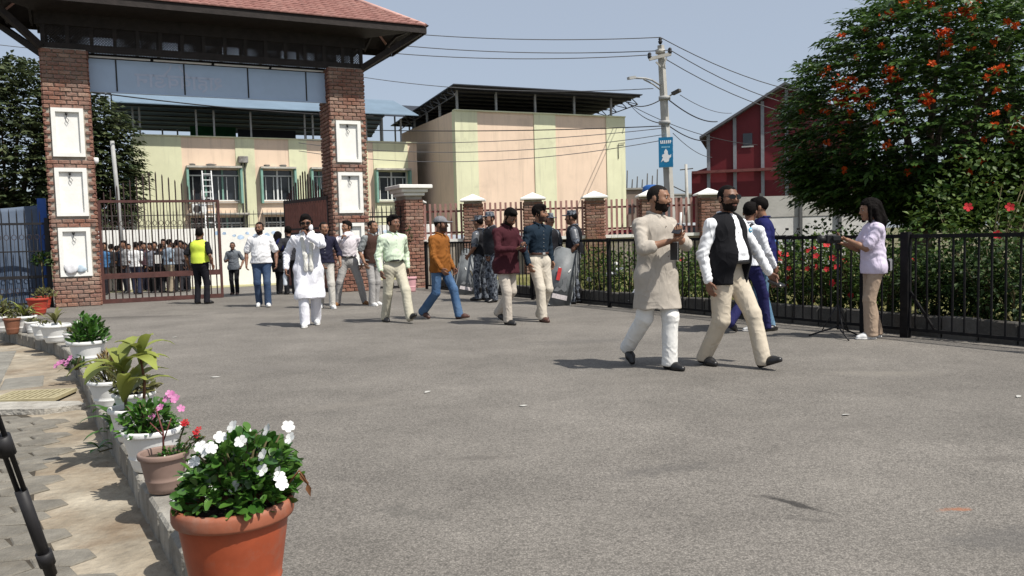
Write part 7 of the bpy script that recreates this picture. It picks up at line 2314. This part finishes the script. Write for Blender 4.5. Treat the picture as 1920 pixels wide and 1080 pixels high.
for i, (x, y, rx_, h_, lab) in enumerate(((13.6, 24.5, 1.5, 2.4, 'tall dark bush beyond the end of the concrete wall'), (16.2, 24.0, 1.7, 2.6, 'dark bush behind the trunk of the flowering tree'), (15.6, 20.5, 1.3, 1.9, 'dark bush right of the tree trunk'), (12.6, 15.6, 1.2, 1.7, 'dark bush on the lawn behind the tall hibiscus'))):
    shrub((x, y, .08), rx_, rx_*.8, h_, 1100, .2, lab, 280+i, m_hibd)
# tall grass clumps by the boundary wall
def clump(px, back, h, n, label, seed):
    p = garden(px, back); r = np.random.default_rng(seed)
    t = empty('tall_grass', p, 0, label, 'grass')
    a = r.uniform(0, 2*PI, n); ln = r.uniform(.1, .5, n)
    P = np.stack([r.normal(size=n)*.16, r.normal(size=n)*.12, np.zeros(n)], 1)
    D = np.stack([np.cos(a)*ln, np.sin(a)*ln, np.ones(n)], 1)
    leaf_obj('blades', leaves(P, D, np.stack([np.cos(a), np.sin(a), np.zeros(n)], 1), h*r.uniform(.5, 1.1, n), np.full(n, .018), .18, .1), t, m_blade, 'stuff')
clump(1128, 1.6, 1.75, 70, 'tall feathery grass clump in front of the brick pier', 1)
clump(1095, 1.5, 1.2, 60, 'grass clump behind the lone policeman', 2)
clump(1270, 1.4, 1.1, 60, 'grass clump between the two nearest men', 3)
clump(880, .9, .9, 60, 'grass clump behind the riot shields', 4)
clump(1405, 1.5, 1.0, 60, 'grass clump behind the two men at the railing', 5)

# ================================================================== POTTED PLANTS ALONG THE KERB
m_terra = mat('terracotta_plastic', (.32, .068, .028), .45, .18, 7, dirt=.8, dirtcol=(.22, .135, .10), spec=.35)
m_rimdust = mat('dusty_terracotta_rim', (.30, .10, .055), .6, .2, 9, dirt=.85, dirtcol=(.30, .19, .145), spec=.25)
m_terra2 = mat('taupe_plastic', (.24, .165, .135), .6, .12, 6, dirt=.25, dirtcol=(.16, .12, .1))
m_potw = mat('white_pot_plastic', (.70, .70, .68), .45, .06, 5, dirt=.25, dirtcol=(.46, .43, .37), spec=.4)
m_potr = mat('red_pot_plastic', (.36, .05, .03), .45, .12, 5)
m_potb = mat('brown_pot_plastic', (.20, .085, .05), .5, .12, 5)
m_soil = mat('potting_soil', (.045, .032, .022), .95, .4, 20, bump=.8, bscale=50)
def pot(p, D_, h, m, label, lip=.1, ribs=(.35,), saucer=False, base=.62):
    t = empty('potted_plant', p, random.uniform(0, 6), label, 'potted plant', 'potted plants')
    R = D_/2; rb = R*base; lh = h*.11
    prof = [(0, 0), (rb*.92, 0), (rb, h*.02)]
    for k in range(1, 9):
        z = h*(.02+.82*k/8); rr_ = rb+(R*.90-rb)*(k/8)**.85
        for q_ in ribs:
            if abs(k/8-q_) < .07: prof.append((rr_-.0, z-.006)); prof.append((rr_*1.022, z)); 
        prof.append((rr_, z+.003))
    prof += [(R*.90, h*.86)]
    MB().lathe(prof, (0, 0, 0), 40).build('pot', m, t)
    rim = [(R*.90, h*.855), (R*.985, h*.865), (R, h*.89), (R*1.0, h*.965), (R*.975, h), (R*.90, h), (R*.87, h*.97), (R*.86, h*.80), (R*.80, h*.60)]
    MB().lathe(rim, (0, 0, 0), 40).build('rim', m_rimdust if m.name.startswith('terracotta') else m, t)
    V = MB(); V.lathe([(R*.845, h*.84), (R*.5, h*.86), (0, h*.87)], (0, 0, 0), 24); V.build('soil', m_soil, t)
    return t, R, h
def foliage_dome(t, c, rx, rz, n, L_, W_, m, seed, up=.35, name='foliage', nst=7, low=-.1):
    r = np.random.default_rng(seed)
    st = MB()
    for k in range(nst):
        a = r.uniform(0, 2*PI); e = r.uniform(.2, .8)
        st.tube([(c[0]+math.cos(a)*.02, c[1]+math.sin(a)*.02, c[2]-.03), (c[0]+math.cos(a)*rx*e*.6, c[1]+math.sin(a)*rx*e*.6, c[2]+rz*.45), (c[0]+math.cos(a)*rx*e, c[1]+math.sin(a)*rx*e, c[2]+rz*r.uniform(.6, .95))], [.006, .005, .003], 5)
    st.build('stems', m_stem, t)
    d = rand_dirs(n, r); d[:, 2] = np.where(d[:, 2] < low, -d[:, 2], d[:, 2])
    lr = 1+.2*wob(d, seed, 3.2); ro = np.where(r.random(n) < .6, r.uniform(.82, 1.05, n), r.uniform(.35, .9, n))*lr
    P = np.array(c)+np.stack([d[:, 0]*rx*ro, d[:, 1]*rx*ro, d[:, 2]*rz*ro], 1)
    D = nrm(d*np.array([1, 1, .6])+r.normal(size=(n, 3))*.45+np.array([0, 0, up])); N = nrm(d*.5+np.array([0, 0, 1.])+r.normal(size=(n, 3))*.35)
    leaf_obj(name, leaves_fine(P-D*L_*.4, D, N, L_*r.uniform(.65, 1.2, n), W_*r.uniform(.75, 1.2, n), .15, .14), t, m, 'stuff')
m_vinca = leafmat('periwinkle_leaf', (.022, .085, .012), (.085, .180, .030), .28, .6, .22)
m_dieff = leafmat('variegated_leaf', (.16, .22, .03), (.36, .38, .10), .4, .4, .3)
m_olive = leafmat('olive_leaf', (.06, .075, .02), (.16, .15, .055), .5, .3, .25)
KZ = KERB_Z
def potpos(px, py, h): 
    q = at_z(px, py, KZ+h); return Vector((q.x, q.y, KZ))
# A: big terracotta pot, white periwinkle
pA = potpos(437, 936, .40); tA, R, h = pot(pA, .395, .40, m_terra, 'large terracotta pot of white periwinkle nearest the camera', ribs=(.33, .42))
tA.rotation_euler = (0, 0, 0)
foliage_dome(tA, (.02, .02, h*1.0), .195, .225, 1000, .052, .026, m_vinca, 31, nst=14, low=.06)
r_ = np.random.default_rng(8)
for (px, py) in ((437, 800), (502, 806), (540, 800), (413, 820), (395, 840), (377, 838), (366, 866), (387, 846), (452, 828), (494, 853), (522, 886), (492, 882), (440, 913), (528, 908), (545, 822), (524, 895)):
    q = at_depth(px, py, pA.y-.08+r_.uniform(-.06, .05))-pA
    petals5(np.array(q), (r_.normal()*.4, -.7, .6), .022, m_whitepet, tA, r_, 'flower', 5, 1.0)
MB().tube([(.19, -.02, h+.05), (.235, -.03, h+.10), (.262, -.03, h+.055)], .004, 5).build('dry_twig', mat('dry_leaf', (.16, .07, .03), .8, .2), tA)
leaf_obj('dry_leaves', leaves([(.235, -.03, h+.10), (.26, -.03, h+.06)], [(.5, 0, -.8), (.2, 0, -1)], [(0, -1, 0), (0, -1, 0)], [.05, .045], [.02, .02]), tA, mat('dry_leaf', (.16, .07, .03)))
# B: small white pot behind it
pB = potpos(374, 926, .20); tB, R, h = pot(pB, .23, .20, m_potw, 'small white pot between the terracotta and taupe pots')
foliage_dome(tB, (0, 0, h*.85), .10, .07, 70, .05, .02, m_olive, 33, nst=4)
# C: taupe pot, thin stems with red buds
pC = potpos(306, 846, .205); tC, R, h = pot(pC, .25, .205, m_terra2, 'taupe pot with thin red stem and a few red buds', ribs=(.36,))
tC.rotation_euler = (0, 0, 0)
sm = MB(); sm.tube([(.0, 0, h*.8), (.005, 0, h+.10), (-.03, .01, h+.22)], [.006, .005, .003], 6); sm.tube([(.003, 0, h+.05), (.05, 0, h+.17)], [.004, .003], 5); sm.tube([(.005, 0, h+.08), (-.06, 0, h+.15)], [.004, .003], 5)
sm.build('stems', mat('red_stem', (.13, .04, .035), .6, .2), tC)
foliage_dome(tC, (.04, 0, h*.9), .07, .04, 60, .03, .014, m_vinca, 35, nst=3)
for (px, py, ht) in ((348, 792, .24), (370, 812, .20), (385, 818, .16)):
    q = at_depth(px, py, pC.y-.02)-pC
    MB().tube([(.07, -.02, h*.8), ((q.x+.07)/2, q.y, (h+q.z)/2), tuple(q)], .004, 5).build('stem', m_stem, tC)
    n = 34; rr = np.random.default_rng(int(px)); f = rr.uniform(.1, 1, n)
    P = np.array([(.07, -.02, h*.8)])*(1-f[:, None])+np.array([tuple(q)])*f[:, None]
    leaf_obj('leaves', leaves(P, rand_dirs(n, rr)+np.array([0, 0, .5]), rand_dirs(n, rr)+np.array([0, 0, .8]), np.full(n, .034), np.full(n, .014)), tC, m_vinca)
    if px < 380: 
        for kk in range(4): petals5(np.array(q)+rr.normal(size=3)*.008, (0, -.5, .8), .018, m_redp, tC, rr, 'bud', 5, .8)
# D: white pot, pink periwinkle
pD = potpos(284, 801, .235); tD, R, h = pot(pD, .335, .235, m_potw, 'white pot of pink periwinkle behind the taupe pot')
foliage_dome(tD, (.02, 0, h*.95), .15, .18, 340, .055, .025, m_vinca, 37, nst=9, low=.05)
for (px, py) in ((323, 741), (312, 748), (330, 746), (318, 738), (301, 764), (339, 766), (285, 782), (325, 750)):
    q = at_depth(px, py, pD.y-.10+r_.uniform(-.05, .05))-pD
    q = tD.matrix_world.inverted() @ (q+pD) if False else Matrix.Rotation(-tD.rotation_euler.z, 3, 'Z') @ q
    petals5(np.array(q), tuple(Matrix.Rotation(-tD.rotation_euler.z, 3, 'Z') @ Vector((r_.normal()*.3, -.7, .6))), .023, m_pinkp, tD, r_)
def broad(t, c, n, L_, W_, m, seed, spread=.5, name='leaf'):
    r = np.random.default_rng(seed)
    for k in range(n):
        a = 2*PI*k/n*1.618*2+r.uniform(-.3, .3); e = r.uniform(.35, 1.2)
        D = np.array([[math.cos(a)*math.cos(e), math.sin(a)*math.cos(e), math.sin(e)]])
        zz = c[2]+r.uniform(0, spread)
        # each broad leaf: a bent blade of several strips
        ns = 6; Lk = L_*r.uniform(.75, 1.15); wk = W_*r.uniform(.8, 1.15)
        dr = D[0]; sd_ = nrm(np.cross(dr, [0, 0, 1.])[None])[0]
        V, F = [], []
        p = np.array([c[0], c[1], zz]); dcur = dr.copy()
        for s_ in range(ns+1):
            f = s_/ns; w = wk*.5*math.sin(PI*min(.97, f*.92+.06))**.75
            nv = np.cross(sd_, dcur)
            V += [p+sd_*w+nv*w*.25, p, p-sd_*w+nv*w*.25]
            p = p+dcur*Lk/ns; dcur = nrm((dcur+np.array([0, 0, -.20-.25*f]))[None])[0]
        for s_ in range(ns):
            a_ = s_*3
            F += [(a_, a_+1, a_+4, a_+3), (a_+1, a_+2, a_+5, a_+4)]
        link(name, mesh_np(name, V, F, True), t, m)
# E: dumb cane in white pot
pE = potpos(250, 762, .22); tE, R, h = pot(pE, .31, .22, m_potw, 'white pot with tall yellow green broad leaves')
MB().tube([(.06, 0, h*.8), (.075, 0, h+.16), (.06, 0, h+.30)], [.010, .009, .007], 6).build('stem', mat('reddish_cane', (.13, .06, .03), .7, .2), tE)
MB().tube([(-.04, 0, h*.8), (-.05, 0, h+.25)], [.012, .008], 6).build('stem', m_stem, tE)
broad(tE, (-.05, 0, h+.02), 14, .34, .10, m_dieff, 41, .30)
broad(tE, (.06, 0, h+.26), 8, .24, .08, m_dieff, 42, .10)
# F: white pot with bright leaves trailing over the kerb
pF = potpos(243, 748, .20); pF += Vector((-.10, .28, 0)); tF, R, h = pot(pF, .30, .20, m_potw, 'white pot half hidden behind the broad leaved plant')
foliage_dome(tF, (0, 0, h), .16, .12, 160, .08, .03, m_olive, 43)
cb = at_z(222, 806, SIDE_Z+.12)
cp_ = empty('creeping_plant', (cb.x-.02, cb.y, SIDE_Z), 0, 'bright green leafy plant growing at the foot of the kerb', 'plant')
broad(cp_, (0, 0, .03), 17, .24, .055, m_vinca, 44, .18)
MB().tube([(0, 0, 0), (0, 0, .2)], .008, 6).build('stem', m_stem, cp_)
cb = at_z(172, 845, SIDE_Z+.04)
cp2 = empty('creeping_plant', (cb.x+.05, cb.y, SIDE_Z), 0, 'thin trailing weed lying on the cement strip', 'plant')
broad(cp2, (0, 0, .03), 6, .10, .045, m_vinca, 45, .03)
MB().tube([(.2, .1, .02), (.1, .05, .05), (0, 0, .03)], .005, 5).build('stem', m_stem, cp2)
# G, H: white pots with dry grass
pG = potpos(206, 711, .22); tG, R, h = pot(pG, .33, .22, m_potw, 'white pot of olive grass left of the broad leaved plant')
foliage_dome(tG, (0, 0, h), .15, .16, 200, .10, .014, m_olive, 47, 1.2)
pH = potpos(196, 697, .20); pH += Vector((-.05, .22, 0)); tH, R, h = pot(pH, .30, .20, m_potw, 'white pot of brown grass behind the olive grass pot')
foliage_dome(tH, (0, 0, h), .13, .14, 160, .10, .014, mat('dry_grass', (.22, .16, .07), .8, .3, 5), 48, 1.2)
# small pink flowers hanging on the kerb
q = at_z(142, 690, KZ)
hp = empty('creeping_plant', (q.x, q.y, KZ-.02), 0, 'small plant with pink flowers hanging over the kerb edge', 'plant')
foliage_dome(hp, (0, 0, .03), .12, .12, 60, .07, .025, m_hibd, 50)
for k in range(6): petals5(np.array([-.12+r_.normal()*.05, -.10+r_.normal()*.03, .10+r_.normal()*.03]), (-.3, -.7, .5), .035, m_pinkp, hp, r_)
# I: white pot, leafy croton
pI = potpos(163, 638, .26); tI, R, h = pot(pI, .385, .26, m_potw, 'wide white pot with a leafy green plant at the bend of the kerb')
foliage_dome(tI, (-.03, 0, h), .17, .27, 240, .11, .04, m_vinca, 52, .8)
# J .. N: the far pots
far = [(131, 624, .17, .17, m_potw, 'small white pot left of the leafy pot', 0), (104, 608, .24, .40, m_potw, 'wide white pot with spiky leaves in the far row', 1), (80, 607, .22, .30, m_potw, 'white pot left of the spiky leaved pot', 0), (59, 603, .17, .19, m_potw, 'narrow white pot in the far row', 0), (45, 592, .25, .36, m_potw, 'white pot with yellow striped blades in the far row', 2), (22, 596, .24, .24, m_potb, 'brown pot between two white pots in the far row', 0), (6, 592, .25, .40, m_potw, 'white pot with grey leaves at the left edge', 3)]
for i, (px, py, h_, d_, m_, lab, kind) in enumerate(far):
    p = potpos(px, py, h_); t, R, h = pot(p, d_, h_, m_, lab)
    if kind == 1: broad(t, (0, 0, h), 9, .30, .05, m_olive, 60+i, .03)
    elif kind == 2: broad(t, (0, 0, h), 12, .34, .045, m_dieff, 60+i, .03); foliage_dome(t, (0, 0, h), .16, .16, 90, .09, .02, m_olive, 70+i)
    elif kind == 3: broad(t, (0, 0, h), 12, .32, .05, m_olive, 60+i, .05); foliage_dome(t, (0, 0, h), .2, .25, 120, .1, .03, m_olive, 75+i)
    else: foliage_dome(t, (0, 0, h*.9), d_*.36, .08, 50, .06, .02, m_olive, 60+i, nst=3)
q = on_ground(72, 590); t, R, h = pot(Vector((q.x, q.y, 0)), .42, .34, m_potr, 'red pot with a withered plant by the iron fence')
foliage_dome(t, (.15, 0, h), .22, .22, 130, .09, .03, m_olive, 90)
q = on_ground(62, 583)
t, R, h = pot(Vector((q.x-.1, q.y+.6, 0)), .34, .28, m_potr, 'red pot with a small green sapling against the iron fence')
MB().tube([(0, 0, h*.8), (.02, 0, h+.85)], .012, 6).build('stem', m_stem, t)
foliage_dome(t, (0, 0, h+.70), .22, .30, 150, .11, .05, m_hibd, 91)
# pink bucket with a sapling by the short brick post
q = on_ground(769, 547)
t, R, h = pot(Vector((q.x, q.y, q.z)), .36, .38, mat('pink_bucket_plastic', (.58, .32, .34), .5, .08, 4), 'pink bucket with a thin sapling beside the short brick post', base=.78)
MB().tube([(0, 0, h*.8), (-.02, 0, h+.6), (.03, 0, h+1.25)], [.010, .008, .004], 6).build('stem', m_stem, t)
foliage_dome(t, (.02, 0, h+.85), .10, .45, 46, .11, .035, m_hibd, 93, nst=2)

# ================================================================== SMALL THINGS
# tripod leg at the lower left
def lowleft_tripod():
    foot = at_z(128, 1165, SIDE_Z); up_pt = at_depth(4, 822, foot.y-.25)
    d = (up_pt-foot); hub = foot+d*2.3
    t = empty('tripod', (hub.x, hub.y, SIDE_Z), 0, 'large black tripod with one leg showing at the lower left', 'tripod')
    o = Vector((hub.x, hub.y, SIDE_Z))
    def leg(fp, hb):
        dd = (hb-fp); L_ = dd.length; u = dd.normalized(); s_ = u.cross(Vector((0, 1, 0))).normalized()
        lg = MB().tube([fp-o, fp+u*L_*.16-o], .013, 10).build('leg', m_blackp, t)
        MB().tube([fp+u*L_*.12-o, fp+u*L_*.32-o], .021, 12).build('tube', m_blackp, lg)
        MB().tube([fp+u*L_*.145-o, fp+u*L_*.175-o], .028, 12).build('clamp', m_blackp, lg)
        for sx in (-1, 1):
            MB().tube([fp+u*L_*.30+s_*sx*.012-o, fp+u*L_*.98+s_*sx*.014-o], .0085, 8).build('tube', m_blackp, lg)
        MB().tube([fp+u*L_*.40-o, fp+u*L_*.44-o], .028, 12).build('clamp', m_blackp, lg)
        MB().tube([fp-o-Vector((0, 0, 0)), fp+u*.03-o], .018, 10).build('rubber_foot', m_blackp, lg)
    leg(foot, hub)
    for a in (2.2, 4.3):
        leg(Vector((hub.x-.45+.3*math.cos(a), hub.y+.6*math.sin(a), SIDE_Z)), hub)
    MB().lathe([(0, .1), (.05, .1), (.06, 0), (.05, -.06), (0, -.06)], hub-o, 14).build('head', m_blackp, t)
lowleft_tripod()
# plastic bag by the railing and rubbish behind it
q = on_ground(1190, 576); bgo = empty('plastic_bag', q, 0, 'crumpled white plastic bag on the ground by the railing', 'bag')
blob('bag', (0, 0, .13), (.13, .10, .15), 21, bgo, m_bagw, .35)
blob('knot', (.02, 0, .28), (.04, .03, .05), 22, bgo, m_bagw, .4, 2)
p = garden(1140, .45); bgo = empty('plastic_sheet', p, 0, 'torn white plastic caught in the shrub beside the lone policeman', 'plastic')
for k in range(6): blob('scrap', (random.uniform(-.28, .28), 0, .55+random.uniform(-.12, .12)), (.05, .02, .035), 30+k, bgo, m_bagw, .7, 2)
# paper scraps on the asphalt
scraps = ((802, 736, .055, 'white paper scrap on the asphalt left of the picture centre'), (980, 762, .05, 'white paper scrap on the asphalt just below the picture centre'), (402, 708, .06, 'white paper scrap on the asphalt right of the broad leaved plant'), (1586, 779, .045, 'white paper scrap on the asphalt right of the striding man'), (328, 633, .06, 'white paper scrap on the asphalt right of the leafy pot'), (1910, 745, .05, 'white paper scrap on the asphalt at the right edge'))
for i, (px, py, s_, lab) in enumerate(scraps):
    q = on_ground(px, py)
    r = random.Random(i); n = 7
    pts = [(s_*r.uniform(.5, 1)*math.cos(2*PI*k/n), s_*.45*r.uniform(.5, 1)*math.sin(2*PI*k/n), .004+r.uniform(0, .006)) for k in range(n)]
    o = MB().prism(pts, (0, 0, .002)).build('paper_scrap', mat('grubby_paper', (.42, .41, .38), .8, .15)); o.location = (q.x, q.y, q.z); o.rotation_euler = (0, 0, r.uniform(0, 6))
    tag(o, lab, 'litter', 'paper scraps on the asphalt')
# motorcycles by the concrete wall
def motorbike(loc, rz, m, label):
    t = empty('motorcycle', loc, rz, label, 'motorcycle', 'motorcycles by the concrete wall')
    for x in (-.62, .64):
        w = MB(); w.tube([(x+.24*math.cos(a), 0, .30+.24*math.sin(a)) for a in [2*PI*k/20 for k in range(21)]], .055, 8, True, False); wo3 = w.build('wheel', m_blackp, t)
        MB().tube([(x, -.05, .30), (x, .05, .30)], .07, 10).build('hub', m_postg, wo3)
        sp_ = MB()
        for k in range(6): sp_.bar((x, 0, .30), (x+.22*math.cos(k), 0, .30+.22*math.sin(k)), .012)
        sp_.build('spokes', m_postg, wo3)
    blob('tank', (.12, 0, .78), (.26, .14, .13), 3, t, m, .05)
    blob('seat', (-.32, 0, .78), (.36, .13, .07), 4, t, m_blackp, .05)
    MB().bevbox((.02, 0, .42), (.42, .26, .34), .05).build('engine', m_truss, t)
    MB().tube([(.64, 0, .30), (.48, 0, .92), (.44, 0, 1.0)], .035, 8).build('fork', m_postg, t)
    MB().tube([(.36, -.33, 1.02), (.44, -.1, 1.0), (.44, .1, 1.0), (.36, .33, 1.02)], .017, 6).build('handlebar', m_blackp, t)
    blob('headlamp', (.56, 0, .90), (.10, .10, .11), 6, t, m_glassd, .03)
    MB().tube([(.05, -.14, .30), (-.75, -.18, .36)], .045, 8).build('exhaust', m_postg, t)
    for sx in (-1, 1):
        MB().tube([(.42, sx*.2, 1.0), (.38, sx*.34, 1.18)], .008, 5).build('mirror_stem', m_blackp, t); MB().bevbox((.38, sx*.36, 1.21), (.02, .10, .07), .008).build('mirror', m_blackp, t)
for px, m_, lab, rz in ((1452, mat('blue_tank_paint', (.03, .10, .24), .3, .05, 1, spec=.6), 'blue motorcycle left of the two by the concrete wall', 70), (1478, mat('dark_bike_paint', (.02, .025, .04), .3, .05, 1, spec=.6), 'dark motorcycle right of the two by the concrete wall', 80)):
    q = at_depth(px, 470, 24.8); motorbike((q.x, 24.8, .12), math.radians(rz), m_, lab)
